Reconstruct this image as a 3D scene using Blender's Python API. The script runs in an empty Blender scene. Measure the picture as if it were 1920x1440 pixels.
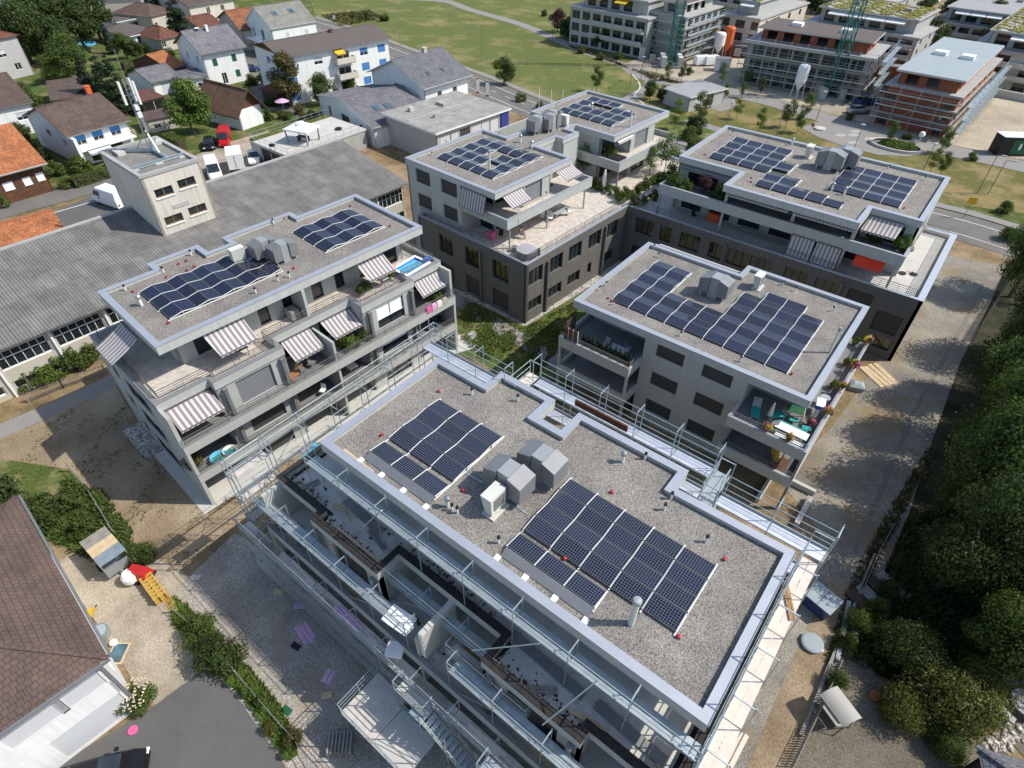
import bpy, bmesh, math, random
from math import radians as R, sin, cos, pi
from mathutils import Vector, Matrix
random.seed(7)
scn=bpy.context.scene
COL=scn.collection
# ---------------------------------------------------------------- camera model (also used to survey points of the place)
FPX,PITCH,ROLL,YAW,CH=1128.19,0.73094,0.010429,-0.6646,36.5
_cp,_sp,_cr,_sr,_cy,_sy=cos(PITCH),sin(PITCH),cos(ROLL),sin(ROLL),cos(YAW),sin(YAW)
CF=Vector((_sy*_cp,_cy*_cp,-_sp)); _r=Vector((_cy,-_sy,0)); _u=_r.cross(CF)
CX=_r*_cr+_u*_sr; CY=-_r*_sr+_u*_cr
def G(px,py,z=0.0):
    """surveyed point of the place: photo pixel -> world point at height z"""
    d=CX*(px-960)+CY*(720-py)+CF*FPX; t=(z-CH)/d.z
    return Vector((d.x*t,d.y*t,z))
cam=bpy.data.cameras.new('camera'); cam.sensor_width=36; cam.lens=36*FPX/1920; cam.clip_end=2000; cam.clip_start=.5
camo=bpy.data.objects.new('camera',cam); COL.objects.link(camo)
M=Matrix((( CX.x,CY.x,-CF.x),(CX.y,CY.y,-CF.y),(CX.z,CY.z,-CF.z))).to_4x4(); M.translation=Vector((0,0,CH)); camo.matrix_world=M
scn.camera=camo
# ---------------------------------------------------------------- light
w=bpy.data.worlds.new('World'); scn.world=w; w.use_nodes=True
nt=w.node_tree; sky=nt.nodes.new('ShaderNodeTexSky'); sky.sky_type='NISHITA'; sky.sun_disc=False
SAZ,SEL=37,48
sky.sun_elevation=R(SEL); sky.sun_rotation=R(90-SAZ); sky.air_density=1; sky.dust_density=1
bg=nt.nodes['Background']; nt.links.new(sky.outputs[0],bg.inputs[0]); bg.inputs[1].default_value=0.15
sl=bpy.data.lights.new('sun','SUN'); sl.energy=3.9; sl.angle=R(.53); sl.color=(1,.95,.87)
so=bpy.data.objects.new('sun',sl); COL.objects.link(so); so.location=(60,50,80)
so.rotation_euler=Vector((-cos(R(SAZ))*cos(R(SEL)),-sin(R(SAZ))*cos(R(SEL)),-sin(R(SEL)))).to_track_quat('-Z','Y').to_euler()
vs=scn.view_settings; vs.view_transform='Standard'; vs.look='None'; vs.exposure=.33; vs.gamma=1
# ---------------------------------------------------------------- materials
MT={}
def nmat(name):
    m=bpy.data.materials.new(name); m.use_nodes=True; b=m.node_tree.nodes['Principled BSDF']; MT[name]=m
    return m,m.node_tree,b
def nd(t,typ,**k):
    n=t.nodes.new(typ)
    for a,v in k.items():
        if a.startswith('i_'): n.inputs[int(a[2:])].default_value=v
        else: setattr(n,a,v)
    return n
def ramp(t,src,stops):
    r=t.nodes.new('ShaderNodeValToRGB'); e=r.color_ramp.elements
    while len(e)<len(stops): e.new(.5)
    for i,(p,c) in enumerate(stops): e[i].position=p; e[i].color=(*c,1)
    t.links.new(src,r.inputs[0]); return r.outputs[0]
def mixc(t,f,a,b,mode='MIX'):
    m=t.nodes.new('ShaderNodeMix'); m.data_type='RGBA'; m.blend_type=mode
    for i,v in ((0,f),(6,a),(7,b)):
        if hasattr(v,'links'): t.links.new(v,m.inputs[i])
        elif i==0: m.inputs[0].default_value=v
        else: m.inputs[i].default_value=(*v,1)
    return m.outputs[2]
def noise(t,scale,detail=3,rough=.55,vec=None):
    n=nd(t,'ShaderNodeTexNoise'); n.inputs['Scale'].default_value=scale; n.inputs['Detail'].default_value=detail; n.inputs['Roughness'].default_value=rough
    if vec is None: vec=t.nodes.new('ShaderNodeNewGeometry').outputs['Position']
    t.links.new(vec,n.inputs['Vector']); return n.outputs['Fac']
def bump(t,b,h,st,dist=.05):
    n=nd(t,'ShaderNodeBump'); n.inputs['Strength'].default_value=st; n.inputs['Distance'].default_value=dist
    t.links.new(h,n.inputs['Height']); t.links.new(n.outputs[0],b.inputs['Normal'])
def flat(name,c,rough=.7,metal=0,var=.12,scale=1.2,spec=.4,bmp=0,bs=8,streak=0):
    """plain surface with a slow mottling and fine grain"""
    m,t,b=nmat(name); lo=tuple(x*(1-var) for x in c); hi=tuple(min(1,x*(1+var)) for x in c)
    n1=noise(t,scale,4); n2=noise(t,scale*9,3)
    c1=ramp(t,n1,[(.3,lo),(.7,hi)]); c2=mixc(t,.35,c1,ramp(t,n2,[(.3,lo),(.7,hi)]))
    if streak:
        mp=nd(t,'ShaderNodeMapping'); mp.inputs['Scale'].default_value=(2.2,2.2,.16); t.links.new(t.nodes.new('ShaderNodeNewGeometry').outputs['Position'],mp.inputs[0])
        c2=mixc(t,1,c2,ramp(t,noise(t,1.6,4,.6,mp.outputs[0]),[(.32,(1-streak,)*3),(.6,(1,1,1))]),'MULTIPLY')
    t.links.new(c2,b.inputs['Base Color']); b.inputs['Roughness'].default_value=rough; b.inputs['Metallic'].default_value=metal
    b.inputs['Specular IOR Level'].default_value=spec
    if bmp: bump(t,b,noise(t,bs,4),bmp)
    return m
def UVo(t): return t.nodes.new('ShaderNodeTexCoord').outputs['UV']
def stones(name,cols,scale,rough=.95,big=None,bmp=.6,patch=None):
    m,t,b=nmat(name); v=nd(t,'ShaderNodeTexVoronoi'); v.inputs['Scale'].default_value=scale
    g=t.nodes.new('ShaderNodeNewGeometry').outputs['Position']; t.links.new(g,v.inputs['Vector'])
    s=nd(t,'ShaderNodeSeparateColor'); t.links.new(v.outputs['Color'],s.inputs[0])
    k=len(cols)-1; c=ramp(t,s.outputs[0],[(i/k,cc) for i,cc in enumerate(cols)])
    dk=ramp(t,v.outputs['Distance'],[(.45,(1,1,1)),(.85,(.45,.45,.45))]); c=mixc(t,1,c,dk,'MULTIPLY')
    if big: c=mixc(t,ramp(t,noise(t,big[0],5,.6),[(.4,(0,0,0)),(.62,(1,1,1))]),c,big[1],'MIX') if len(big)<3 else mixc(t,1,c,ramp(t,noise(t,big[0],5,.6),[(.35,big[1]),(.65,big[2])]),'MULTIPLY')
    if patch: c=mixc(t,ramp(t,noise(t,patch[0],4,.6),[(patch[2],(0,0,0)),(patch[2]+.12,(1,1,1))]),c,patch[1])
    t.links.new(c,b.inputs['Base Color']); b.inputs['Roughness'].default_value=rough; b.inputs['Specular IOR Level'].default_value=.2
    if bmp: bump(t,b,v.outputs['Distance'],bmp,.03)
    return m
def soil(name,cols,sc=.25,fine=6,rough=.95,bmp=.4):
    """patchy ground: cols=[dark,mid,light] mixed at two scales"""
    m,t,b=nmat(name); a=ramp(t,noise(t,sc,6,.62),[(.3,cols[0]),(.5,cols[1]),(.7,cols[2])])
    f=ramp(t,noise(t,fine,5,.7),[(.3,(.6,.6,.6)),(.7,(1.3,1.3,1.3))]); c=mixc(t,1,a,f,'MULTIPLY')
    t.links.new(c,b.inputs['Base Color']); b.inputs['Roughness'].default_value=rough; b.inputs['Specular IOR Level'].default_value=.15
    bump(t,b,noise(t,fine*1.7,4,.7),bmp,.08); return m
def meadow(name,g1,g2,dry,th=.55,sc=.12):
    m,t,b=nmat(name); a=ramp(t,noise(t,2.3,6,.7),[(.3,g1),(.7,g2)])
    k=ramp(t,noise(t,sc,7,.7),[(th,(0,0,0)),(th+.12,(1,1,1))]); c=mixc(t,k,a,dry)
    f=ramp(t,noise(t,9,4,.8),[(.3,(.6,.6,.6)),(.7,(1.35,1.35,1.35))]); c=mixc(t,1,c,f,'MULTIPLY')
    t.links.new(c,b.inputs['Base Color']); b.inputs['Roughness'].default_value=1; b.inputs['Specular IOR Level'].default_value=.1
    bump(t,b,noise(t,5,5,.75),.7,.12); return m
def tiles(name,c1,c2,w=.3,h=.34,mort=(.04,.03,.03),rough=.85):
    m,t,b=nmat(name); br=nd(t,'ShaderNodeTexBrick'); br.offset=.5; br.inputs['Scale'].default_value=1
    br.inputs['Brick Width'].default_value=w; br.inputs['Row Height'].default_value=h; br.inputs['Mortar Size'].default_value=.022; br.inputs['Mortar Smooth'].default_value=.6
    br.inputs['Color1'].default_value=(*c1,1); br.inputs['Color2'].default_value=(*c2,1); br.inputs['Mortar'].default_value=(*mort,1)
    u=UVo(t); t.links.new(u,br.inputs['Vector'])
    c=mixc(t,1,br.outputs['Color'],ramp(t,noise(t,.7,5,.7),[(.3,(.68,.68,.7)),(.7,(1.25,1.2,1.15))]),'MULTIPLY')
    t.links.new(c,b.inputs['Base Color']); b.inputs['Roughness'].default_value=rough; b.inputs['Specular IOR Level'].default_value=.25
    sx=nd(t,'ShaderNodeSeparateXYZ'); t.links.new(u,sx.inputs[0]); md=nd(t,'ShaderNodeMath',operation='FRACT'); dv=nd(t,'ShaderNodeMath',operation='DIVIDE'); dv.inputs[1].default_value=h
    t.links.new(sx.outputs[1],dv.inputs[0]); t.links.new(dv.outputs[0],md.inputs[0]); bump(t,b,md.outputs[0],.7,-.06); return m
def stripes(name,c1,c2,w,axis=0,bmp=0,soft=0,rough=.8,duty=.5,var=None,metal=0,sheet=None):
    m,t,b=nmat(name); sx=nd(t,'ShaderNodeSeparateXYZ'); t.links.new(UVo(t),sx.inputs[0])
    dv=nd(t,'ShaderNodeMath',operation='DIVIDE'); dv.inputs[1].default_value=w; fr=nd(t,'ShaderNodeMath',operation='FRACT')
    t.links.new(sx.outputs[axis],dv.inputs[0]); t.links.new(dv.outputs[0],fr.inputs[0])
    if soft:
        pp=nd(t,'ShaderNodeMath',operation='PINGPONG'); pp.inputs[1].default_value=.5; t.links.new(fr.outputs[0],pp.inputs[0]); src=pp.outputs[0]; c=ramp(t,src,[(.1,c1),(.4,c2)])
    else: src=fr.outputs[0]; c=ramp(t,src,[(duty-.02,c1),(duty+.02,c2)])
    if var: c=mixc(t,1,c,ramp(t,noise(t,var,6,.7),[(.3,(.66,.66,.68)),(.7,(1.22,1.2,1.16))]),'MULTIPLY')
    if sheet:
        br=nd(t,'ShaderNodeTexBrick'); br.offset=0; br.inputs['Scale'].default_value=1; br.inputs['Brick Width'].default_value=sheet[0]; br.inputs['Row Height'].default_value=sheet[1]; br.inputs['Mortar Size'].default_value=.03
        br.inputs['Color1'].default_value=(.86,.86,.87,1); br.inputs['Color2'].default_value=(1.1,1.09,1.07,1); br.inputs['Mortar'].default_value=(.72,.72,.72,1); t.links.new(UVo(t),br.inputs['Vector']); c=mixc(t,1,c,br.outputs['Color'],'MULTIPLY')
    t.links.new(c,b.inputs['Base Color']); b.inputs['Roughness'].default_value=rough; b.inputs['Metallic'].default_value=metal; b.inputs['Specular IOR Level'].default_value=.3
    if bmp: bump(t,b,src,bmp,.06)
    return m
def glass(name,c=(.03,.04,.045),rough=.05):
    m,t,b=nmat(name); t.links.new(ramp(t,noise(t,.8,2),[(.35,tuple(x*.4 for x in c)),(.7,c)]),b.inputs['Base Color'])
    b.inputs['Roughness'].default_value=rough; b.inputs['Specular IOR Level'].default_value=.8; return m
def pvmat(name,cw,ch,line=(.20,.22,.27),cell=(.008,.011,.03),lw=.07,both=True):
    m,t,b=nmat(name); sx=nd(t,'ShaderNodeSeparateXYZ'); t.links.new(UVo(t),sx.inputs[0]); outs=[]
    for i,wd in ((0,cw),(1,ch)):
        if i==1 and not both: continue
        a=nd(t,'ShaderNodeMath',operation='DIVIDE'); a.inputs[1].default_value=wd; t.links.new(sx.outputs[i],a.inputs[0])
        f=nd(t,'ShaderNodeMath',operation='FRACT'); t.links.new(a.outputs[0],f.inputs[0])
        p=nd(t,'ShaderNodeMath',operation='PINGPONG'); p.inputs[1].default_value=.5; t.links.new(f.outputs[0],p.inputs[0])
        l=nd(t,'ShaderNodeMath',operation='LESS_THAN'); l.inputs[1].default_value=lw; t.links.new(p.outputs[0],l.inputs[0]); outs.append(l.outputs[0])
    s=outs[0]
    if both:
        mx=nd(t,'ShaderNodeMath',operation='MAXIMUM'); t.links.new(outs[0],mx.inputs[0]); t.links.new(outs[1],mx.inputs[1]); s=mx.outputs[0]
    oi=nd(t,'ShaderNodeObjectInfo'); cc=ramp(t,oi.outputs['Random'],[(0,tuple(x*.7 for x in cell)),(1,tuple(x*1.5 for x in cell))]); t.links.new(mixc(t,s,cc,line),b.inputs['Base Color']); rr=ramp(t,oi.outputs['Random'],[(0,(.1,.1,.1)),(1,(.26,.26,.26))]); t.links.new(rr,b.inputs['Roughness']); b.inputs['Specular IOR Level'].default_value=.42; return m
def leafmat(name,c1,c2,c3=None,tr=.25):
    m,t,b=nmat(name); g=nd(t,'ShaderNodeNewGeometry'); rp=g.outputs['Random Per Island']
    st=[(0,c1),(.65,c2)]+([(1,c3)] if c3 else [])
    c=ramp(t,rp,st); c=mixc(t,1,c,ramp(t,noise(t,.5,3),[(.3,(.7,.7,.7)),(.7,(1.25,1.25,1.2))]),'MULTIPLY')
    t.links.new(c,b.inputs['Base Color']); b.inputs['Roughness'].default_value=.6; b.inputs['Specular IOR Level'].default_value=.3
    tl=nd(t,'ShaderNodeBsdfTranslucent'); t.links.new(c,tl.inputs[0]); ms=nd(t,'ShaderNodeMixShader'); ms.inputs[0].default_value=tr
    t.links.new(b.outputs[0],ms.inputs[1]); t.links.new(tl.outputs[0],ms.inputs[2]); t.links.new(ms.outputs[0],t.nodes['Material Output'].inputs[0]); return m
flat('plaster',(.41,.42,.39),.85,var=.06,scale=.6,streak=.07); flat('plaster_dark',(.135,.128,.115),.9,var=.08,scale=.5,streak=.15)
flat('plaster_edge',(.45,.455,.43),.85,var=.06,streak=.12); flat('plaster_warm',(.36,.345,.30),.9,var=.08,scale=.5)
flat('cap',(.40,.425,.465),.5,.35,var=.08,scale=.8,spec=.5); flat('cap_light',(.50,.53,.58),.45,.4,var=.06)
flat('steel',(.42,.45,.46),.4,.85,var=.15,scale=3); flat('galv',(.40,.46,.48),.45,.6,var=.25,scale=2.5); flat('rail',(.16,.155,.15),.5,.3)
flat('duct',(.23,.235,.24),.5,.35,var=.12,scale=1.5); flat('duct_light',(.36,.37,.37),.5,.3,var=.08); flat('duct_cream',(.60,.60,.54),.6,var=.05)
flat('black',(.012,.012,.013),.6); flat('screen_metal',(.58,.61,.66),.5,.4,var=.1,scale=2); flat('coping_grey',(.24,.24,.24),.6,.2,var=.08); flat('pallet_yellow',(.50,.33,.07),.75,var=.15,scale=3); flat('dusty',(.52,.505,.46),.92,var=.22,scale=.9,bmp=.2); flat('rubber',(.02,.02,.02),.8); flat('white',(.78,.78,.76),.6,var=.05); flat('white_wall',(.78,.79,.77),.85,var=.05,scale=.5,streak=.12)
flat('cream_wall',(.62,.575,.49),.9,var=.08,scale=.5,streak=.18); flat('beige_wall',(.50,.46,.38),.9,var=.1,scale=.4); flat('grey_wall',(.42,.41,.40),.9,var=.08)
flat('red',(.42,.02,.015),.5); flat('red_fabric',(.75,.045,.015),.8); flat('orange',(.62,.12,.03),.5,var=.15); flat('yellow',(.72,.45,.02),.6); flat('blue',(.03,.16,.55),.5); flat('dark_blue',(.03,.05,.25),.5)
flat('pink',(.62,.12,.28),.7); flat('lilac',(.62,.38,.55),.7,var=.2,scale=4); flat('teal',(.03,.30,.27),.5,var=.2); flat('green_paint',(.015,.10,.045),.6); flat('crane_green',(.02,.16,.13),.5,.2)
flat('wood',(.33,.20,.10),.75,var=.25,scale=3); flat('wood_pale',(.55,.42,.26),.8,var=.2,scale=3); flat('wood_grey',(.26,.24,.21),.85,var=.3,scale=3); flat('brown_board',(.11,.045,.025),.8,var=.3,scale=3); flat('dark_wood',(.07,.05,.035),.8,var=.3,scale=3)
flat('concrete',(.36,.355,.34),.9,var=.15,scale=.7,bmp=.2); flat('concrete_wet',(.17,.175,.17),.8,var=.35,scale=.6); flat('concrete_pale',(.50,.485,.44),.9,var=.1,scale=.8); flat('plank',(.53,.49,.44),.85,var=.22,scale=2.2)
flat('plank_pale',(.62,.56,.48),.85,var=.12,scale=2.2)
flat('bitumen',(.025,.022,.020),.8,var=.6,scale=4,bmp=.6); flat('deck_floor',(.55,.50,.44),.85,var=.1,scale=1.5); flat('deck_grey',(.19,.19,.19),.85,var=.12)
flat('asphalt',(.115,.112,.108),.95,var=.14,scale=.35,bmp=.25,bs=30); flat('asphalt_old',(.155,.145,.13),.95,var=.2,scale=.3,bmp=.3,bs=25); flat('paint',(.70,.70,.66),.7,var=.15,scale=3)
flat('pave',(.25,.235,.215),.95,var=.08,scale=.5); flat('car_white',(.80,.81,.82),.25,var=.02); flat('car_red',(.45,.01,.012),.22,var=.05); flat('car_black',(.012,.012,.014),.18); flat('car_silver',(.45,.46,.48),.25,.5); flat('car_blue',(.03,.06,.16),.25)
flat('roof_flat',(.20,.195,.175),.95,var=.3,scale=.8,bmp=.3); flat('roof_grey',(.30,.30,.30),.9,var=.12,scale=.6); flat('roof_green',(.30,.35,.36),.8,var=.1,scale=.7); flat('roof_brown',(.115,.095,.085),.9,var=.15)
flat('cream_fabric',(.72,.66,.60),.9,var=.05); flat('beige_fabric',(.37,.355,.32),.9,var=.06); flat('paper',(.6,.6,.6),.8); flat('terracotta',(.35,.12,.05),.85); flat('skin',(.5,.3,.2),.6); flat('sky_blue',(.10,.42,.62),.5,var=.2,scale=4)
flat('bark',(.085,.065,.048),.95,var=.35,scale=5,bmp=.6)
flat('screen_white',(.85,.86,.88),.7,var=.02); flat('antenna_white',(.7,.7,.68),.5); flat('fleece',(.33,.33,.34),.9)
stones('gravel_roof',[(.13,.12,.11),(.22,.205,.185),(.29,.27,.24),(.34,.315,.28),(.42,.395,.36)],27,big=(.45,(.80,.80,.81),(1.14,1.13,1.1)))
stones('gravel_roof_far',[(.20,.185,.165),(.29,.265,.235),(.38,.35,.31)],14,big=(.3,(.86,.86,.86),(1.1,1.1,1.1)))
stones('lane',[(.19,.175,.15),(.25,.23,.195),(.30,.275,.235),(.40,.37,.32)],22,bmp=.3,big=(.22,(.72,.72,.74),(1.3,1.27,1.18)),patch=(.16,(.24,.185,.115),.52))
stones('yard_gravel',[(.26,.24,.205),(.34,.31,.265),(.42,.385,.33),(.54,.5,.44)],20,bmp=.3,big=(.3,(.75,.75,.75),(1.15,1.13,1.1)),patch=(.2,(.30,.235,.16),.55))
stones('pebbles',[(.2,.18,.15),(.38,.34,.29),(.52,.48,.42),(.7,.67,.6)],7,bmp=1); stones('garden_gravel',[(.13,.11,.08),(.18,.155,.115),(.24,.21,.16)],22,bmp=.3,big=(.4,(.8,.8,.8),(1.1,1.1,1.1)))
soil('dry_ground',[(.10,.085,.04),(.25,.18,.10),(.38,.29,.18)],.3,5); soil('earth',[(.18,.135,.08),(.29,.22,.14),(.39,.315,.215)],.2,7); soil('sand_yard',[(.24,.20,.15),(.37,.315,.24),(.46,.395,.30)],.35,8,bmp=.2)
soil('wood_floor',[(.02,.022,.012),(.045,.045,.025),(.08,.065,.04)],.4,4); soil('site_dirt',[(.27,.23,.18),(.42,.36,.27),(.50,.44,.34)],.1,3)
meadow('meadow',(.095,.12,.035),(.15,.17,.055),(.24,.21,.09),.50,.10); meadow('dry_grass',(.10,.105,.03),(.17,.155,.055),(.26,.205,.095),.45,.15); meadow('lawn',(.06,.09,.022),(.10,.13,.035),(.22,.18,.09),.5,.35); meadow('verge',(.06,.095,.02),(.12,.15,.04),(.26,.22,.11),.5,.4)
tiles('tile_brown',(.115,.083,.066),(.145,.105,.083)); tiles('tile_dark',(.115,.082,.068),(.13,.093,.078),w=.3,h=.3,mort=(.06,.043,.036)); tiles('tile_grey',(.17,.17,.185),(.22,.22,.235)); tiles('tile_orange',(.36,.13,.055),(.50,.21,.09),w=.22,h=.36,mort=(.12,.04,.02)); tiles('tile_orange2',(.36,.15,.07),(.24,.10,.05)); stones('lane_rut',[(.17,.16,.135),(.23,.21,.18),(.29,.265,.225)],24,bmp=.2); tiles('tile_chalet',(.135,.085,.055),(.19,.115,.07),mort=(.07,.04,.03)); tiles('tile_red',(.20,.085,.05),(.13,.06,.045)); tiles('slate',(.15,.155,.175),(.18,.185,.205),w=.4,h=.3)
tiles('brick_red',(.28,.085,.045),(.34,.11,.055),w=.3,h=.2,mort=(.2,.11,.08)); tiles('shingle',(.10,.045,.022),(.16,.075,.035),w=.15,h=.18)
stripes('corrugated',(.135,.133,.13),(.215,.21,.20),.27,0,bmp=.7,soft=1,rough=.9,var=.5,sheet=(1.05,2.5)); stripes('metal_seam',(.18,.18,.16),(.33,.325,.30),.9,0,soft=0,duty=.08,rough=.8,var=.6)
stripes('awning_stripe',(.22,.195,.195),(.50,.475,.46),.36,0,rough=.9); stripes('awning_thin',(.2,.18,.19),(.6,.58,.56),.3,0,rough=.9)
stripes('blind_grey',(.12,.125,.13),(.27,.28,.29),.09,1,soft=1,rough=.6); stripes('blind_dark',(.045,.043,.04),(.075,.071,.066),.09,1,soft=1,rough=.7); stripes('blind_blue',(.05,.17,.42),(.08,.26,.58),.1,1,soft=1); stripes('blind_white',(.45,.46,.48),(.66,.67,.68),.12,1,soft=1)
stripes('ribbed',(.24,.25,.26),(.40,.41,.42),.12,0,soft=1,rough=.6,metal=.3); stripes('pavers',(.40,.36,.31),(.56,.51,.45),.6,0,duty=.04,rough=.85,var=2)
pvmat('pv_grid',.128,.128,line=(.15,.17,.21),lw=.06,cell=(.005,.007,.02)); pvmat('pv_line',.128,.4,both=False,lw=.045,line=(.10,.115,.15),cell=(.006,.008,.024)); pvmat('pv_far',.128,.16,lw=.06,line=(.10,.115,.15),cell=(.006,.009,.026))
glass('glass'); glass('glass_warm',(.045,.045,.03)); glass('glass_blue',(.08,.16,.2))
leafmat('leaf_dark',(.035,.06,.016),(.065,.10,.025),(.11,.15,.04),tr=.45); leafmat('leaf_mid',(.055,.09,.018),(.10,.15,.032),(.18,.22,.055),tr=.45); leafmat('leaf_light',(.07,.12,.018),(.13,.20,.035),(.21,.27,.06),tr=.4); leafmat('leaf_autumn',(.05,.06,.012),(.11,.10,.025),(.20,.13,.04)); leafmat('leaf_olive',(.07,.09,.018),(.12,.14,.03),(.24,.22,.05),tr=.35); leafmat('leaf_yellow',(.16,.20,.02),(.28,.30,.04)); leafmat('leaf_purple',(.045,.015,.018),(.10,.04,.045),(.2,.1,.09)); leafmat('leaf_conifer',(.018,.038,.016),(.035,.06,.024),tr=.3)
leafmat('sedum',(.20,.20,.02),(.40,.36,.03),(.10,.12,.02)); leafmat('flower_pink',(.5,.05,.2),(.75,.2,.4)); leafmat('flower_yellow',(.6,.5,.03),(.8,.65,.05)); leafmat('flower_cream',(.75,.55,.42),(.85,.75,.65))
# ---------------------------------------------------------------- mesh builder
def V3(p): return p if isinstance(p,Vector) else Vector(p)
class MB:
    def __init__(s): s.v=[];s.f=[];s.m=[];s.k=[]
    def poly(s,pts,mi=0):
        n=len(s.v); s.v+= [tuple(p) for p in pts]; s.f.append(tuple(range(n,n+len(pts)))); s.m.append(mi); return s
    quad=lambda s,a,b,c,d,mi=0: s.poly((a,b,c,d),mi)
    def prism(s,pts,z0,z1,mi=0,top=None,bottom=True,side=True):
        """closed prism over a counter-clockwise outline"""
        s.k.append(len(s.f))
        A=sum(pts[i][0]*pts[(i+1)%len(pts)][1]-pts[(i+1)%len(pts)][0]*pts[i][1] for i in range(len(pts)))
        if A<0: pts=pts[::-1]
        n=len(pts)
        if side:
            for i in range(n):
                a=pts[i];b=pts[(i+1)%n]; s.quad((a[0],a[1],z0),(b[0],b[1],z0),(b[0],b[1],z1),(a[0],a[1],z1),mi)
        s.poly([(p[0],p[1],z1) for p in pts],mi if top is None else top)
        if bottom: s.poly([(p[0],p[1],z0) for p in pts[::-1]],mi)
        return s
    def box(s,x0,y0,z0,x1,y1,z1,mi=0,top=None):
        if x0>x1:x0,x1=x1,x0
        if y0>y1:y0,y1=y1,y0
        return s.prism([(x0,y0),(x1,y0),(x1,y1),(x0,y1)],z0,z1,mi,top)
    def bar(s,a,b,w,h=None,mi=0):
        """square bar between two points"""
        h=h or w; a=V3(a);b=V3(b); d=(b-a)
        if d.length<1e-6: return s
        d.normalize(); u=d.cross(Vector((0,0,1)))
        if u.length<1e-3: u=Vector((1,0,0))
        u.normalize(); q=u.cross(d); u=u*w/2; q=q*h/2
        A=[a-u-q,a+u-q,a+u+q,a-u+q];B=[p+(b-a) for p in A]
        for i in range(4): j=(i+1)%4; s.quad(A[j],A[i],B[i],B[j],mi)
        s.poly(A,mi); s.poly(B[::-1],mi); return s
    def tube(s,a,b,r,n=8,mi=0,r2=None,caps=True):
        s.k.append(len(s.f)); a=V3(a);b=V3(b); d=(b-a).normalized(); u=d.cross(Vector((0,0,1)))
        if u.length<1e-3: u=Vector((1,0,0))
        u.normalize(); q=d.cross(u); r2=r if r2 is None else r2
        A=[a+(u*cos(2*pi*i/n)+q*sin(2*pi*i/n))*r for i in range(n)];B=[b+(u*cos(2*pi*i/n)+q*sin(2*pi*i/n))*r2 for i in range(n)]
        for i in range(n): j=(i+1)%n; s.quad(A[i],A[j],B[j],B[i],mi)
        if caps: s.poly(A[::-1],mi); s.poly(B,mi)
        return s
    def lathe(s,prof,c=(0,0,0),n=14,mi=0):
        for (r0,z0),(r1,z1) in zip(prof,prof[1:]):
            for i in range(n):
                a=2*pi*i/n;b=2*pi*(i+1)/n
                P=[(c[0]+r0*cos(a),c[1]+r0*sin(a),c[2]+z0),(c[0]+r0*cos(b),c[1]+r0*sin(b),c[2]+z0),(c[0]+r1*cos(b),c[1]+r1*sin(b),c[2]+z1),(c[0]+r1*cos(a),c[1]+r1*sin(a),c[2]+z1)]
                if r0<1e-4: P=P[1:] if False else [P[0],P[2],P[3]]
                elif r1<1e-4: P=P[:3]
                s.poly(P,mi)
        return s
    def wall(s,a,b,z0,z1,th,ops=(),mi=0,inner=True,rmi=None):
        """wall from a to b (outside on the right hand of a->b), with real openings (s0,s1,za,zb)"""
        a=Vector((a[0],a[1],0));b=Vector((b[0],b[1],0)); L=(b-a).length; d=(b-a)/L; n=Vector((d.y,-d.x,0))
        P=lambda t,z,o=0: a+d*t-n*o+Vector((0,0,z))
        xs=sorted({0,L}|{o[0] for o in ops}|{o[1] for o in ops}); zs=sorted({z0,z1}|{o[2] for o in ops}|{o[3] for o in ops})
        for x0,x1 in zip(xs,xs[1:]):
            run=None
            for q0,q1 in zip(zs,zs[1:]):
                if any(o[0]-1e-6<=x0 and x1<=o[1]+1e-6 and o[2]-1e-6<=q0 and q1<=o[3]+1e-6 for o in ops): continue
                s.quad(P(x0,q0),P(x1,q0),P(x1,q1),P(x0,q1),mi)
                if inner: s.quad(P(x1,q0,th),P(x0,q0,th),P(x0,q1,th),P(x1,q1,th),mi)
        r=mi if rmi is None else rmi
        for o in ops:
            x0,x1,q0,q1=o[:4]
            s.quad(P(x0,q0),P(x0,q0,th),P(x1,q0,th),P(x1,q0),r); s.quad(P(x0,q1),P(x1,q1),P(x1,q1,th),P(x0,q1,th),r)
            s.quad(P(x0,q0),P(x0,q1),P(x0,q1,th),P(x0,q0,th),r); s.quad(P(x1,q0),P(x1,q0,th),P(x1,q1,th),P(x1,q1),r)
        s.quad(P(0,z1),P(L,z1),P(L,z1,th),P(0,z1,th),mi); s.quad(P(0,z0),P(0,z1),P(0,z1,th),P(0,z0,th),mi); s.quad(P(L,z0),P(L,z0,th),P(L,z1,th),P(L,z1),mi)
        return s
    def each(s,name,mats,parent=None):
        """every prism / tube of the builder becomes a part of its own"""
        ks=s.k+[len(s.f)]; out=[]
        for a,b in zip(ks,ks[1:]):
            q=MB(); idx={}
            for f,mi in zip(s.f[a:b],s.m[a:b]): q.poly([s.v[i] for i in f],mi)
            out.append(q.build(name,mats,parent))
        return out
    def build(s,name,mats,parent=None,loc=None,rotz=0,smooth=False,uv=True):
        me=bpy.data.meshes.new(name); me.from_pydata(s.v,[],s.f)
        if isinstance(mats,str): mats=[mats]
        for x in mats: me.materials.append(MT[x])
        if len(mats)>1: me.polygons.foreach_set('material_index',s.m)
        if uv:
            l=me.uv_layers.new(name='uv').data; Z=Vector((0,0,1)); V=[Vector(q) for q in s.v]
            for p in me.polygons:
                n=p.normal; vs_=[V[i] for i in p.vertices]
                if abs(n.z)>.996: e=(vs_[1]-vs_[0]); u=Vector((1,0,0)); q=Vector((0,1,0))
                else: u=Z.cross(n).normalized(); q=n.cross(u)
                for k,li in enumerate(p.loop_indices): l[li].uv=(vs_[k].dot(u),vs_[k].dot(q))
        if smooth: me.polygons.foreach_set('use_smooth',[True]*len(me.polygons))
        me.update(); o=bpy.data.objects.new(name,me); COL.objects.link(o)
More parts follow.
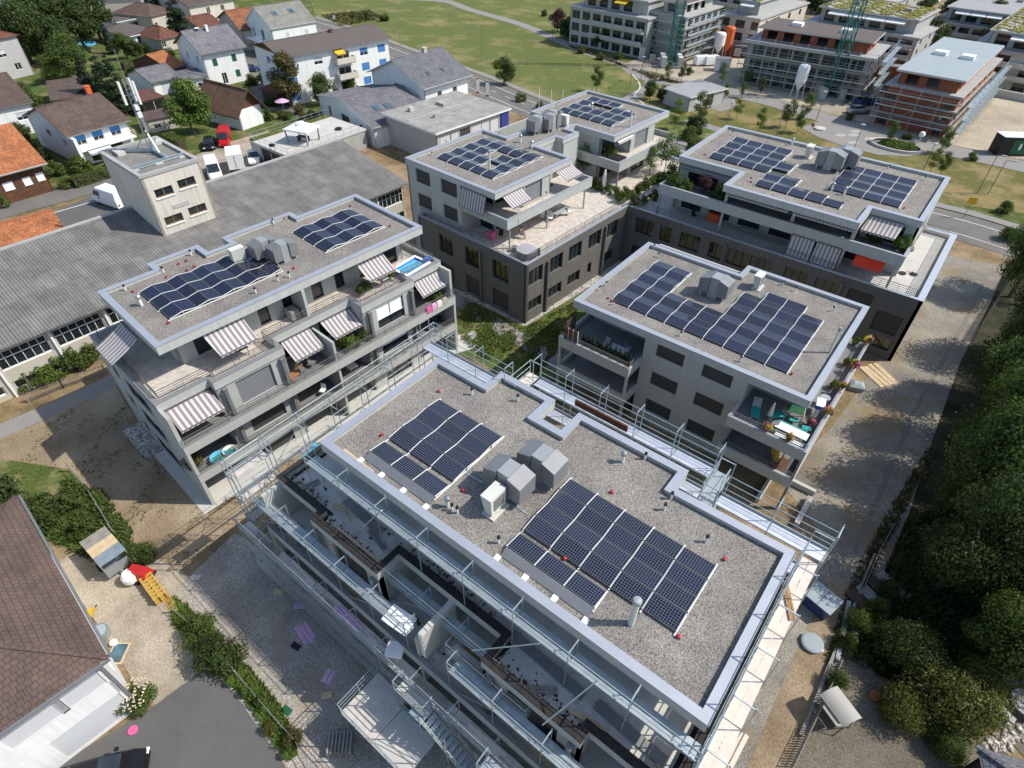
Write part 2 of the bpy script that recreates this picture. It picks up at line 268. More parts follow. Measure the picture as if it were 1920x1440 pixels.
        if parent is not None: o.parent=parent
        if loc is not None: o.location=loc
        if rotz: o.rotation_euler=(0,0,rotz)
        return o
def tag(o,label=None,cat=None,group=None,kind=None):
    if label: o['label']=label
    if cat: o['category']=cat
    if group: o['group']=group
    if kind: o['kind']=kind
    return o
def thing(name,label,cat,loc=(0,0,0),rotz=0,group=None):
    o=bpy.data.objects.new(name,None); COL.objects.link(o); o.location=loc; o.rotation_euler=(0,0,rotz); o.empty_display_size=.3
    return tag(o,label,cat,group)
KIDS={}
def kids(o): return [c for c in bpy.data.objects if c.parent==o]
def dup(root,loc,rotz=0,label=None,group=None,scale=None,tree=None):
    tree=tree or [(c,kids(c)) for c in kids(root)]
    r=root.copy(); COL.objects.link(r); r.location=loc; r.rotation_euler=(0,0,rotz)
    if scale: r.scale=scale if hasattr(scale,'__len__') else (scale,)*3
    if label: r['label']=label
    if group: r['group']=group
    for c,gs in tree:
        d=c.copy(); COL.objects.link(d); d.parent=r
        for g in gs: e=g.copy(); COL.objects.link(e); e.parent=d
    return r
def ground(name,pts,z,m,px=True,kind='structure'):
    P=[G(x,y,0) for x,y in pts] if px else [Vector((x,y,0)) for x,y in pts]
    a=sum(P[i].x*P[(i+1)%len(P)].y-P[(i+1)%len(P)].x*P[i].y for i in range(len(P)))
    if a<0: P=P[::-1]
    o=MB().poly([(p.x,p.y,z) for p in P]).build(name,m); o['kind']=kind; return o
ORD=['first','second','third','fourth','fifth','sixth','seventh','eighth','ninth','tenth','eleventh','twelfth','thirteenth','fourteenth','fifteenth','sixteenth','seventeenth','eighteenth','nineteenth','twentieth']
class Fr:
    """local frame of a building: origin and turn"""
    def __init__(s,ox,oy,deg): s.o=Vector((ox,oy,0)); s.a=R(deg); s.u=Vector((cos(s.a),sin(s.a),0)); s.v=Vector((-sin(s.a),cos(s.a),0))
    def L(s,px,py,z): d=G(px,py,z)-s.o; return (d.dot(s.u),d.dot(s.v))
    def W(s,x,y,z=0): return s.o+s.u*x+s.v*y+Vector((0,0,z))
FA=Fr(-36.8,9.65,-3.94); FB=Fr(-29.8,40.1,-3.3); FW=Fr(0,0,0)
# ================================================================ the ground and what lies on it
o=MB().quad((-620,-120,0),(320,-120,0),(320,900,0),(-620,900,0)).build('ground','dry_ground'); o['kind']='structure'
def strip(name,pts,w,z,m,px=True,kind='structure'):
    P=[G(x,y,0) if px else Vector((x,y,0)) for x,y in pts]; L=[];Rr=[]
    # smooth the centre line a little
    Q=[P[0]]
    for i in range(len(P)-1):
        p0=P[max(i-1,0)];p1=P[i];p2=P[i+1];p3=P[min(i+2,len(P)-1)]
        for k in range(1,5):
            t=k/4; Q.append(.5*((2*p1)+(p2-p0)*t+(2*p0-5*p1+4*p2-p3)*t*t+(3*p1-p0-3*p2+p3)*t**3))
    for i,p in enumerate(Q):
        d=(Q[min(i+1,len(Q)-1)]-Q[max(i-1,0)]).normalized(); n=Vector((-d.y,d.x,0)); L.append(p+n*w/2);Rr.append(p-n*w/2)
    mb=MB()
    for i in range(len(Q)-1): mb.quad((Rr[i].x,Rr[i].y,z),(Rr[i+1].x,Rr[i+1].y,z),(L[i+1].x,L[i+1].y,z),(L[i].x,L[i].y,z))
    o=mb.build(name,m); o['kind']=kind; return o
ground('meadow',[(560,-70),(1000,-70),(1250,105),(1225,165),(1150,205),(1010,215),(870,150),(720,90),(640,75),(595,40)],.02,'meadow')
ground('garden_ground',[(-400,130),(-300,-40),(380,-60),(600,-20),(640,80),(760,150),(700,270),(480,330),(300,330),(-100,440)],.012,'lawn')
ground('dry_meadow',[(1170,190),(1260,150),(1500,200),(1920,320),(2300,420),(2200,520),(1900,420),(1740,395),(1500,330),(1240,290)],.012,'dry_grass')
ground('far_ground',[(1240,120),(1060,60),(900,-60),(2600,-60),(2600,520),(1920,335),(1480,215),(1260,160)],.01,'dry_ground')
ground('site_ground',[(1170,120),(1225,100),(1370,90),(1500,130),(1640,140),(1900,170),(2300,260),(2300,400),(1920,300),(1720,258),(1540,208),(1440,180),(1290,152)],.03,'site_dirt')
ground('green_strip',[(1180,225),(1250,200),(1340,240),(1400,270),(1300,310),(1180,290)],.024,'verge')
ground('road_verge',[(1730,375),(1920,400),(2100,450),(2100,500),(1920,425),(1740,385)],.02,'lawn')
# public path and street
strip('footpath',[(640,-8),(760,-2),(837,3),(880,18),(980,47),(1060,82),(1113,103),(1185,128),(1222,150)],3.2,.045,'pave')
strip('footpath',[(1222,150),(1215,165),(1190,180),(1165,195),(1140,215)],2.6,.05,'pave')
strip('street',[(1185,127),(1222,147),(1300,160),(1440,190),(1540,220),(1630,243),(1715,266),(1800,287),(1915,312),(2150,372)],5.2,.055,'pave')
ground('plaza',[(1502,240),(1540,226),(1640,245),(1735,272),(1738,288),(1700,294),(1645,291),(1580,274),(1530,256)],.06,'pave')
ground('kiosk_forecourt',[(1320,200),(1350,176),(1378,186),(1380,203),(1350,210)],.05,'pave')
strip('footpath',[(1290,225),(1330,238),(1400,258),(1480,275)],2.2,.04,'pave')
strip('kerb_edge',[(1240,222),(1200,190),(1190,178),(1200,165),(1196,152),(1185,140)],.35,.065,'concrete_pale')
strip('main_road',[(560,38),(640,62),(730,97),(873,150),(1013,208),(1200,270),(1400,330),(1750,412),(1920,462),(2200,545)],8.4,.03,'asphalt_old')
for off,nm in ((-1.5,'left'),(2.1,'right')): pass
P=[(560,38),(640,62),(730,97),(873,150),(1013,208),(1200,270),(1400,330),(1750,412),(1920,462),(2200,545)]
def offs(pts,o):
    Q=[G(x,y,0) for x,y in pts]; out=[]
    for i,p in enumerate(Q):
        d=(Q[min(i+1,len(Q)-1)]-Q[max(i-1,0)]).normalized(); out.append((p.x-d.y*o,p.y+d.x*o))
    return out
strip('road_edge_line',offs(P,2.2),.14,.045,'paint',px=False); strip('cycle_line',offs(P,-2.4),.12,.045,'paint',px=False)
Q=offs(P,0)
for i in range(40):
    t=i*4.6; 
    # dashes along the centre
    acc=0
    for a,b in zip(Q,Q[1:]):
        L=math.hypot(b[0]-a[0],b[1]-a[1])
        if acc+L>t:
            k=(t-acc)/L; d=((b[0]-a[0])/L,(b[1]-a[1])/L); x=a[0]+(b[0]-a[0])*k; y=a[1]+(b[1]-a[1])*k
            w=G(700,90,0)
            if x>-110 and x<-60: o=MB().quad((x-d[1]*-.06,y+d[0]*-.06,.046),(x+d[0]*1.6-d[1]*-.06,y+d[1]*1.6+d[0]*-.06,.046),(x+d[0]*1.6+d[1]*-.06,y+d[1]*1.6-d[0]*-.06,.046),(x+d[1]*-.06,y-d[0]*-.06,.046)).build('centre_dash','paint'); o['kind']='structure'
            break
        acc+=L
strip('pavement',offs(P,5.2),1.6,.1,'pave',px=False)
# quiet street at the upper left and parking
strip('side_street',[(-120,440),(0,397),(120,365),(200,342),(300,312),(400,300),(470,318),(560,300)],5.0,.03,'asphalt_old')
ground('parking_court',[(95,402),(190,358),(300,352),(330,392),(235,440),(100,470)],.036,'asphalt'); ground('van_court',[(345,300),(420,270),(500,246),(600,300),(500,330),(400,345),(330,325)],.034,'sand_yard')
strip('edge_line',[(100,400),(190,374),(240,360)],.18,.05,'paint')
strip('drive',[(470,70),(480,120),(500,190),(560,210),(600,225)],3.5,.03,'asphalt_old'); strip('drive',[(560,38),(540,60),(500,75)],3,.03,'asphalt_old')
# around the new blocks
ground('yard_lawn',[(760,520),(870,540),(985,610),(1080,555),(1200,460),(1100,640),(1060,760),(1020,760),(900,680),(800,640),(720,560)],.012,'verge')
ground('gravel_margin',[(985,612),(1135,520),(1220,440),(1200,430),(975,590),(870,548),(760,500),(755,512),(865,556)],.02,'pebbles')
strip('yard_path',[(740,505),(812,545),(870,568),(940,615),(1000,650),(1060,690),(1100,720)],1.9,.026,'pave'); strip('yard_path',[(1060,690),(1100,640),(1150,590),(1230,520)],2.2,.03,'asphalt_old')
ground('paved_edge',[FA.W(-5.0,-2.6)[:2],FA.W(3.35,-2.6)[:2],FA.W(3.35,24.2)[:2],FA.W(-5.0,24.2)[:2]],.03,'concrete_pale',px=False)
ground('paved_corner',[(770,655),(890,620),(900,650),(800,680)],.034,'concrete_pale')
strip('left_path',[(-160,890),(0,810),(110,762),(215,712),(330,655)],2.0,.02,'pave')
ground('pebble_margin',[FA.W(-9.6,-3.2)[:2],FA.W(-5.1,-3.2)[:2],FA.W(-5.1,-1.85)[:2],FA.W(-9.6,-1.85)[:2]],.026,'pebbles',px=False)
ground('earth_yard',[(-200,860),(0,830),(215,722),(300,860),(392,966),(620,812),(640,840),(440,985),(330,1075),(240,1085),(130,1010),(-100,1000)],.010,'earth')
ground('sand_yard',[(100,1060),(175,1015),(330,1060),(385,1110),(375,1180),(385,1255),(292,1322),(262,1300),(215,1215),(140,1110)],.02,'sand_yard')
ground('driveway',[(190,1385),(292,1322),(385,1252),(440,1300),(540,1445),(560,1600),(60,1600),(60,1460)],.024,'asphalt')
ground('gravel_yard',[(335,1100),(440,1000),(520,1040),(760,1250),(1100,1500),(900,1640),(580,1640),(540,1440),(400,1260)],.022,'yard_gravel')
ground('weedy_edge',[(0,860),(130,880),(210,960),(250,1050),(150,1040),(60,1000),(-50,960)],.016,'verge')
ground('gravel_lane',[(1735,470),(1885,500),(1860,560),(1800,680),(1750,820),(1705,960),(1650,1090),(1575,1250),(1490,1440),(1440,1700),(1250,1700),(1330,1440),(1440,1200),(1540,1000),(1460,900),(1560,800),(1640,690),(1720,570)],.018,'lane')
ground('clay_track',[(1560,1075),(1610,1100),(1560,1240),(1480,1440),(1440,1640),(1330,1640),(1400,1440),(1490,1230)],.024,'earth')
ground('under_floor',[(-24,8.6),(0.6,8.6),(.6,23),(-24,23)],.02,'concrete_wet',px=False)
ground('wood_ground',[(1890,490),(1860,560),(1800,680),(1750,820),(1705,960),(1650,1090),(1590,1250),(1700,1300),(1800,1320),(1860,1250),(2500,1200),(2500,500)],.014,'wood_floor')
ground('garden_court',[(1490,1440),(1570,1240),(1640,1230),(1800,1340),(1920,1440),(2000,1640),(1450,1700)],.02,'garden_gravel'); ground('garden_court',[(1845,1290),(1880,1235),(2000,1190),(2200,1250),(2100,1500),(1920,1420),(1850,1340)],.028,'garden_gravel')
ground('paver_row',[G(1355,700,0)[:2],G(1,1,0)[:2],G(1,1,0)[:2]],.0,'pave',px=False) if False else None
# wooden planks on the lane are built with the small things

strip('wheel_rut',[(1850,520),(1790,640),(1720,760),(1660,900),(1600,1040)],.35,.03,'lane_rut')
# ================================================================ component helpers for the new apartment blocks
def inset(pts,w):
    A=sum(pts[i][0]*pts[(i+1)%len(pts)][1]-pts[(i+1)%len(pts)][0]*pts[i][1] for i in range(len(pts)))
    s=1 if A>0 else -1; n=len(pts); out=[]
    for i in range(n):
        p0=Vector(pts[i-1][:2]);p1=Vector(pts[i][:2]);p2=Vector(pts[(i+1)%n][:2])
        d1=(p1-p0).normalized();d2=(p2-p1).normalized(); n1=Vector((-d1.y,d1.x))*s; n2=Vector((-d2.y,d2.x))*s
        b=n1+n2; k=w*2/b.dot(b) if b.length>1e-4 else w
        q=p1+b*k; out.append((q.x,q.y))
    return out
def ring(mb,pts,w,z0,z1,mi=0,out=0):
    o=inset(pts,-out) if out else pts; q=inset(pts,w); n=len(pts)
    A=sum(pts[i][0]*pts[(i+1)%n][1]-pts[(i+1)%n][0]*pts[i][1] for i in range(n))
    if A<0: o=o[::-1]; q=q[::-1]
    for i in range(n):
        j=(i+1)%n; a,b,c,d=o[i],o[j],q[j],q[i]
        mb.quad((*a,z1),(*b,z1),(*c,z1),(*d,z1),mi); mb.quad((*a,z0),(*b,z0),(*b,z1),(*a,z1),mi); mb.quad((*c,z0),(*d,z0),(*d,z1),(*c,z1),mi); mb.quad((*b,z0),(*a,z0),(*d,z0),(*c,z0),mi)
    return mb
def roof(p,out,zb,zt,wall='plaster_edge',gravel='gravel_roof',capw=.42,cap='cap'):
    zg=zt-.28
    m=MB(); m.prism(out,zb,zg-.004,0); m.build('roof_slab',wall,p); ring(MB(),out,capw-.04,zg-.002,zt-.07).build('parapet',wall,p)
    ring(MB(),out,capw,zt-.068,zt,out=.025).build('parapet_cap',cap,p)
    # the slab top is a tray: gravel lies just over it, framed by the upstand
    MB().poly([(x,y,zg) for x,y in inset(out,capw-.06)]).build('roof_gravel',gravel,p)
def rail(p,pts,z,h=.9,nb=4,step=1.5,m='rail',r=.022,name='railing',post=.03):
    mb=MB()
    for (ax,ay),(bx,by) in zip(pts,pts[1:]):
        L=math.hypot(bx-ax,by-ay); n=max(1,round(L/step))
        for i in range(n+1): t=i/n; x=ax+(bx-ax)*t; y=ay+(by-ay)*t; mb.bar((x,y,z-.15),(x,y,z+h),post)
        for k in range(nb): zz=z+h*(k+1)/nb-.01; mb.bar((ax,ay,zz),(bx,by,zz),r*1.4 if k<nb-1 else r*2)
    return mb.build(name,m,p)
def window(p,a,b,s0,s1,z0,z1,dep=.16,mul=(.5,),fill='glass',fr='black',fw=.06,name='window',trans=None):
    """window set back in an opening of wall a->b: frame part with its pane as sub-part"""
    a=Vector((a[0],a[1],0));b=Vector((b[0],b[1],0)); d=(b-a).normalized(); n=Vector((d.y,-d.x,0)); P=lambda t,z,o=0: a+d*t-n*(dep+o)+Vector((0,0,z))
    mb=MB(); h=fw/2
    for t in (s0+h,s1-h): mb.bar(P(t,z0,.03),P(t,z1,.03),fw,.06)
    for z in (z0+h,z1-h): mb.bar(P(s0+fw,z,.03),P(s1-fw,z,.03),.06,fw)
    for k in mul: t=s0+(s1-s0)*k; mb.bar(P(t,z0+fw,.03),P(t,z1-fw,.03),fw,.05)
    if trans: mb.bar(P(s0+fw,trans,.03),P(s1-fw,trans,.03),.05,fw*.8)
    f=mb.build(name,fr,p)
    MB().quad(P(s0+.01,z0+.01,.05),P(s1-.01,z0+.01,.05),P(s1-.01,z1-.01,.05),P(s0+.01,z1-.01,.05)).build('pane',fill,f); return f
def blind(p,a,b,s0,s1,z0,z1,dep=.17,m='blind_dark',name='roller_shutter'):
    a=Vector((a[0],a[1],0));b=Vector((b[0],b[1],0)); d=(b-a).normalized(); n=Vector((d.y,-d.x,0)); P=lambda t,z,o=0: a+d*t-n*(dep+o)+Vector((0,0,z))
    mb=MB(); mb.quad(P(s0,z0),P(s1,z0),P(s1,z1),P(s0,z1)); mb.bar(P(s0,z0+.03,-.03),P(s1,z0+.03,-.03),.05,.05); return mb.build(name,m,p)
def awning(p,a,b,c,d,m='awning_stripe',arms=True,bx='rail'):
    """a,b = top edge, c,d = bottom edge (d below a); cloth with valance, cassette, front bar and folding arms"""
    a,b,c,d=map(V3,(a,b,c,d)); n=(b-a).cross(d-a).normalized()*.012; mb=MB()
    # several spans so the cloth sags a little
    N=4; prev=(a,b)
    for i in range(1,N+1):
        t=i/N; sg=Vector((0,0,-.07*math.sin(pi*t))); q=(a.lerp(d,t)+sg,b.lerp(c,t)+sg)
        mb.quad(prev[0],prev[1],q[1],q[0]); mb.quad(prev[1]-n*2,prev[0]-n*2,q[0]-n*2,q[1]-n*2); prev=q
    dz=Vector((0,0,-.16)); mb.quad(d,c,c+dz,d+dz)
    o=mb.build('awning',m,p)
    k=MB(); k.bar(a+Vector((0,0,.05)),b+Vector((0,0,.05)),.13,.13); k.bar(d,c,.05,.06)
    if arms:
        for s,e in ((a,d),(b,c)):
            mid=s.lerp(e,.5)+((b-a).normalized()*(.45 if s is a else -.45))+Vector((0,0,-.12)); k.bar(s+Vector((0,0,-.1)),mid,.04); k.bar(mid,e,.04)
    k.build('awning_frame',bx,o); return o
def downpipe(p,x,y,z0,z1,w=.24,m='duct',name='downpipe'):
    return MB().box(x-w/2,y-w/2,z0,x+w/2,y+w/2,z1).box(x-w/2-.03,y-w/2-.03,z1,x+w/2+.03,y+w/2+.03,z1+.1).build(name,m,p)
# ---------------------------------------------------------------- terraced block with bays (two of them, one finished, one still in scaffolding)
def terraced_block(F,name,label,y0,y1,bays,xb,xo,ends,roofpts,finished=True):
    """local x = outwards (front), y = along the front. xb=(end,bay,recess) parapet lines of the terrace, xo = balcony line"""
    t=thing(name,label,'apartment building',(F.o.x,F.o.y,0),F.a)
    xe,xm,xr=xb; (b0,b1),(b2,b3)=bays; W='plaster'; H=8.7
    outl=[(-9.7,y0),(xe,y0),(xe,b0),(xm,b0),(xm,b1),(xr,b1),(xr,b2),(xm,b2),(xm,b3),(xe,b3),(xe,y1),(-9.7,y1)]
    lx=-.6 # back wall of loggias
    ops_side=[]
    # rear + end walls
    mb=MB(); mb.wall((-9.7,y1),(-9.7,y0),0,H,.25); sideop=[(2.2,3.4,6.6,7.9),(4.6,8.6,6.2,7.9),(2.2,3.4,3.7,5.),(4.6,8.6,3.3,5.),(2.2,3.4,.8,2.1),(4.6,8.6,.4,2.1)]
    mb.wall((-9.7,y0),(xo-.35,y0),0,H,.25,sideop)
    mb.wall((xo-.35,y1),(-9.7,y1),0,H,.25,[(s,e,a,b) for s,e,a,b in [(3,4.4,6.5,7.9),(3,4.4,3.6,5.),(6.5,8.5,6.5,7.9),(6.5,8.5,3.6,5.)]])
    # front walls of each storey: bays stand forward, loggias lie back
    plan=[(y0,b0,'L'),(b0,b1,'B'),(b1,b2,'L'),(b2,b3,'B'),(b3,y1,'L')]
    for k,z in enumerate((0,2.9,5.8)):
        top=z+2.9-.22
        for s,e,kk in plan:
            x=xm-.12 if kk=='B' else lx; L=e-s
            if kk=='B': o=[(L*.26,L*.78,z+.25,z+2.4)] 
            elif L>5: o=[(.5,2.6,z+.12,z+2.3),(L-2.6,L-.5,z+.12,z+2.3)]
            else: o=[(.5,L-.5,z+.12,z+2.3)]
            mb.wall((x,s),(x,e),z,top,.22,o)
            for q in o:
                if kk=='B':
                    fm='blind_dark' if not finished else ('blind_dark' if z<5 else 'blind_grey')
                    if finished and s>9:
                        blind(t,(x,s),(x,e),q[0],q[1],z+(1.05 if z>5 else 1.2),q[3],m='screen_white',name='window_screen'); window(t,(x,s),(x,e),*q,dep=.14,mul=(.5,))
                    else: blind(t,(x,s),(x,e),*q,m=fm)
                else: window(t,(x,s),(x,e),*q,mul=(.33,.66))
            if kk=='B':
                for yy,(xa,xb_) in ((s,(lx,x)),(e,(lx,x))):
                    if yy==s: mb.wall((xa,yy),(xb_,yy),z,top,.18)
                    else: mb.wall((xb_,yy),(xa,yy),z,top,.18)
    mb.build('facade',W,t)
    if True:
        for q in sideop: window(t,(-9.7,y0),(xo,y0),*q,dep=.08,mul=(.5,) if q[1]-q[0]>2 else ())
    # floor slabs with balcony bands
    for z in (2.9,5.8):
        m=MB(); m.box(-9.4,y0+.27,z-.22,xo-.17,y1-.27,z); m.build('balcony_floor','deck_grey' if finished else 'dusty',t)
        m=MB(); m.box(xo-.15,y0+.002,z-.38,xo,y1,z+.42); m.box(lx,y1-.15,z-.38,xo-.152,y1,z+.42); m.box(lx,y0+.252,z-.2,xo-.152,y0+.262,z+.1) ; m.each('balcony_band',W,t)
        MB().box(xo-.2,y0-.02,z+.423,xo+.02,y1+.02,z+.46).each('balcony_coping','deck_grey',t)
        if finished: rail(t,[(xo-.1,y0+.3),(xo-.1,y1-.1),(.4,y1-.1)],z+.46,.62,3)
    m=MB(); m.box(-9.4,y0+.27,.02,xo-.1,y1-.27,.1); m.build('ground_floor_slab','concrete_pale',t)
    m=MB()
    for y in (y0+.12,y1-.12): m.box(xo-.3,y-.12,.1,xo-.02,y+.12,2.5)
    for y in (b1*.5+b2*.5,): m.box(lx,y-.1,.1,xo-.2,y+.1,2.5)
    m.box(xo-.3,y1-.24,3.32,xo-.02,y1-.02,5.4); m.box(xo-.3,y0+.001,3.32,xo-.02,y0+.22,5.4); m.each('corner_pier',W,t)
    ym=(b1+b2)/2
    for z in (2.9,5.8):
        MB().prism([(lx,ym-.1),(xo-.16,ym-.1),(xo-.16,ym+.1),(lx,ym+.1)],z+.001,z+2.2).build('divider_wall',W,t)
        for y in (b0+.55,b1-.4,b2+.6,b3-.4): downpipe(t,xm+.12,y,z+.1,z+2.45)
    # terrace deck over the second floor
    m=MB(); m.prism(outl,H-.24,H-.03); m.build('terrace_slab','plaster_edge',t)
    m=MB(); ring(m,outl,.3,H-.028,H+.42); m.build('terrace_parapet',W,t)
    ring(MB(),outl,.36,H+.424,H+.46,out=.025).build('terrace_coping','coping_grey' if finished else 'bitumen',t)
    MB().poly([(x,y,H+.0) for x,y in inset(outl,.3)]).build('terrace_floor','pavers' if finished else 'dusty',t)
    # attic storey
    ax=-1.9; a0,a1=y0+3.2,y1-1.6
    doors=[(1.3,4.3,.1,2.3),(6.3,7.2,.1,2.3),(8.4,9.4,.1,2.3),(11.0,12.0,.1,2.3),(13.2,14.1,.1,2.3),(15.6,a1-a0-.6,.1,2.3)]
    m=MB(); m.wall((ax,a0),(ax,a1),H,11.5,.2,[(s,e,H+b,H+c) for s,e,b,c in doors]); m.wall((-9.2,a0),(ax,a0),H,11.5,.2,[(2,5.5,H+.1,H+2.3)]); m.wall((ax,a1),(-9.2,a1),H,11.5,.2); m.wall((-9.2,a1),(-9.2,a0),H,11.5,.2); m.build('attic_wall',W,t)
    for s,e,b,c in doors: window(t,(ax,a0),(ax,a1),s,e,H+b,H+c,mul=(.33,.66) if e-s>2 else ())
    window(t,(-9.2,a0),(ax,a0),2,5.5,H+.1,H+2.3,mul=(.5,))
    if finished: MB().prism([(ax,ym-.12),(.1,ym-.12),(.1,ym+.12),(ax,ym+.12)],H+.01,11.45).build('divider_wall',W,t)
    roof(t,roofpts,11.5,12.2)
    return t
RA=[(0,0),(0,22.7),(-9.3,22.7),(-9.3,16.5),(-10.5,16.5),(-10.5,10.1),(-9.1,10.1),(-9.1,8.2),(-10.8,8.2),(-10.8,4.1),(-9.5,4.1),(-9.5,0)]
tA=terraced_block(FA,'apartment_building','finished grey flat-roofed block on the left with many grey striped awnings over its balconies',-1.8,23.3,((1.8,7.2),(14.2,19.6)),(1.35,2.0,.4),3.0,None,RA)
for q in ([(1.3,-1.45,8.3),(1.3,1.6,8.3),(2.8,1.7,7.35),(2.8,-1.4,7.35)],[(.35,7.8,8.3),(.35,10.3,8.3),(2.0,10.4,7.35),(2.0,7.8,7.35)],[(.35,11.3,8.3),(.35,14.0,8.3),(1.8,14.2,7.35),(1.8,11.5,7.35)],[(1.3,20.1,8.3),(1.3,23.0,8.3),(2.4,23.1,7.35),(2.4,20.1,7.35)],
          [(-.55,3.0,11.35),(-.55,6.0,11.35),(1.15,6.0,10.15),(1.15,3.2,10.15)],[(-.7,15.9,11.35),(-.7,18.6,11.35),(1.05,18.65,10.2),(1.0,16.05,10.2)],[(-6.0,-.1,11.25),(-3.2,-.1,11.25),(-3.3,-2.25,10.15),(-6.1,-2.25,10.15)]):
    awning(tA,*q)
rail(tA,[(-9,-1.35),(.85,-1.35),(.85,2.2),(1.5,2.2),(1.5,6.8),(.0,6.8),(.0,14.6),(1.4,14.6),(1.4,19.2),(.9,19.2),(.9,22.85),(-6,22.85)],9.0,.75,4)
FE=Fr(-21.92,11.05,-90)
RE=[(0,0),(0,22.7),(-9.4,22.7),(-9.25,17.6),(-9.25,16.6),(-10.75,16.6),(-10.75,9.7),(-9.0,9.95),(-9.0,8.1),(-10.75,8.1),(-10.75,3.95),(-9.3,3.95),(-9.3,0)]
RE=[(0,0),(0,22.7),(-9.45,22.7),(-9.45,17.6),(-9.2,17.6),(-9.2,16.6),(-10.78,16.6),(-10.78,9.75),(-9.0,9.75),(-9.0,8.05),(-10.78,8.05),(-10.78,3.95),(-9.3,3.95),(-9.3,0)]
RE=[(0,0),(0,22.7),(-9.45,22.7),(-9.3,16.6),(-10.78,16.6),(-10.78,9.75),(-9.0,9.75),(-9.0,8.05),(-10.78,8.05),(-10.78,3.95),(-9.3,3.95),(-9.3,0)]
tE=terraced_block(FE,'apartment_building','unfinished flat-roofed block in the foreground wrapped in steel scaffolding',-2.5,22.9,((1.3,6.7),(13.6,19.0)),(1.9,2.5,1.0),3.5,None,RE,False)
# rubble and torn membrane along the unfinished terrace edge, divider wall with insulation boards
m=MB(); rng=random.Random(3)
for (xa,ya,xb_,yb) in ((1.5,-2.2,1.5,1.0),(2.1,1.6,2.1,6.4),(.65,6.9,.65,13.4),(2.1,14.0,2.1,18.7)):
    for i in range(90):
        tt=rng.random(); x=xa+(xb_-xa)*tt-rng.random()*.5; y=ya+(yb-ya)*tt+rng.uniform(-.1,.1); s=rng.uniform(.03,.13); a=rng.random()*3
        m.poly([(x+cos(a+k*pi/2)*s,y+sin(a+k*pi/2)*s*.6,8.74+rng.random()*.05) for k in range(4)],rng.choice((0,0,0,1,2)))
tag(m.build('torn_membrane',['bitumen','concrete_pale','concrete'],tE),kind='stuff')
m=MB(); ring(m,inset([(-9.7,-2.5),(1.9,-2.5),(1.9,1.3),(2.5,1.3),(2.5,6.7),(1.0,6.7),(1.0,13.6),(2.5,13.6),(2.5,19),(1.9,19),(1.9,22.9),(-9.7,22.9)],.33),.22,8.705,8.72); m.build('bitumen_edge','bitumen',tE)
MB().box(.9,10.25,5.81,3.2,10.55,8.55).build('insulated_divider',"concrete_pale",tE)
q=MB()
for k in range(5): q.box(3.2,10.27+k*.055,5.9,3.24,10.31+k*.055,8.5)
q.each('insulation_edge','white',tE)
# planter upstands and half-finished membrane on the attic side, loose sheets against the wall
for (x0,y0,x1,y1) in ((-.6,-1.9,-.3,.9),(-1.4,6.0,-1.1,6.9)): MB().box(x0,y0,8.75,x1,y1,9.15).build('upstand','concrete_pale',tE)
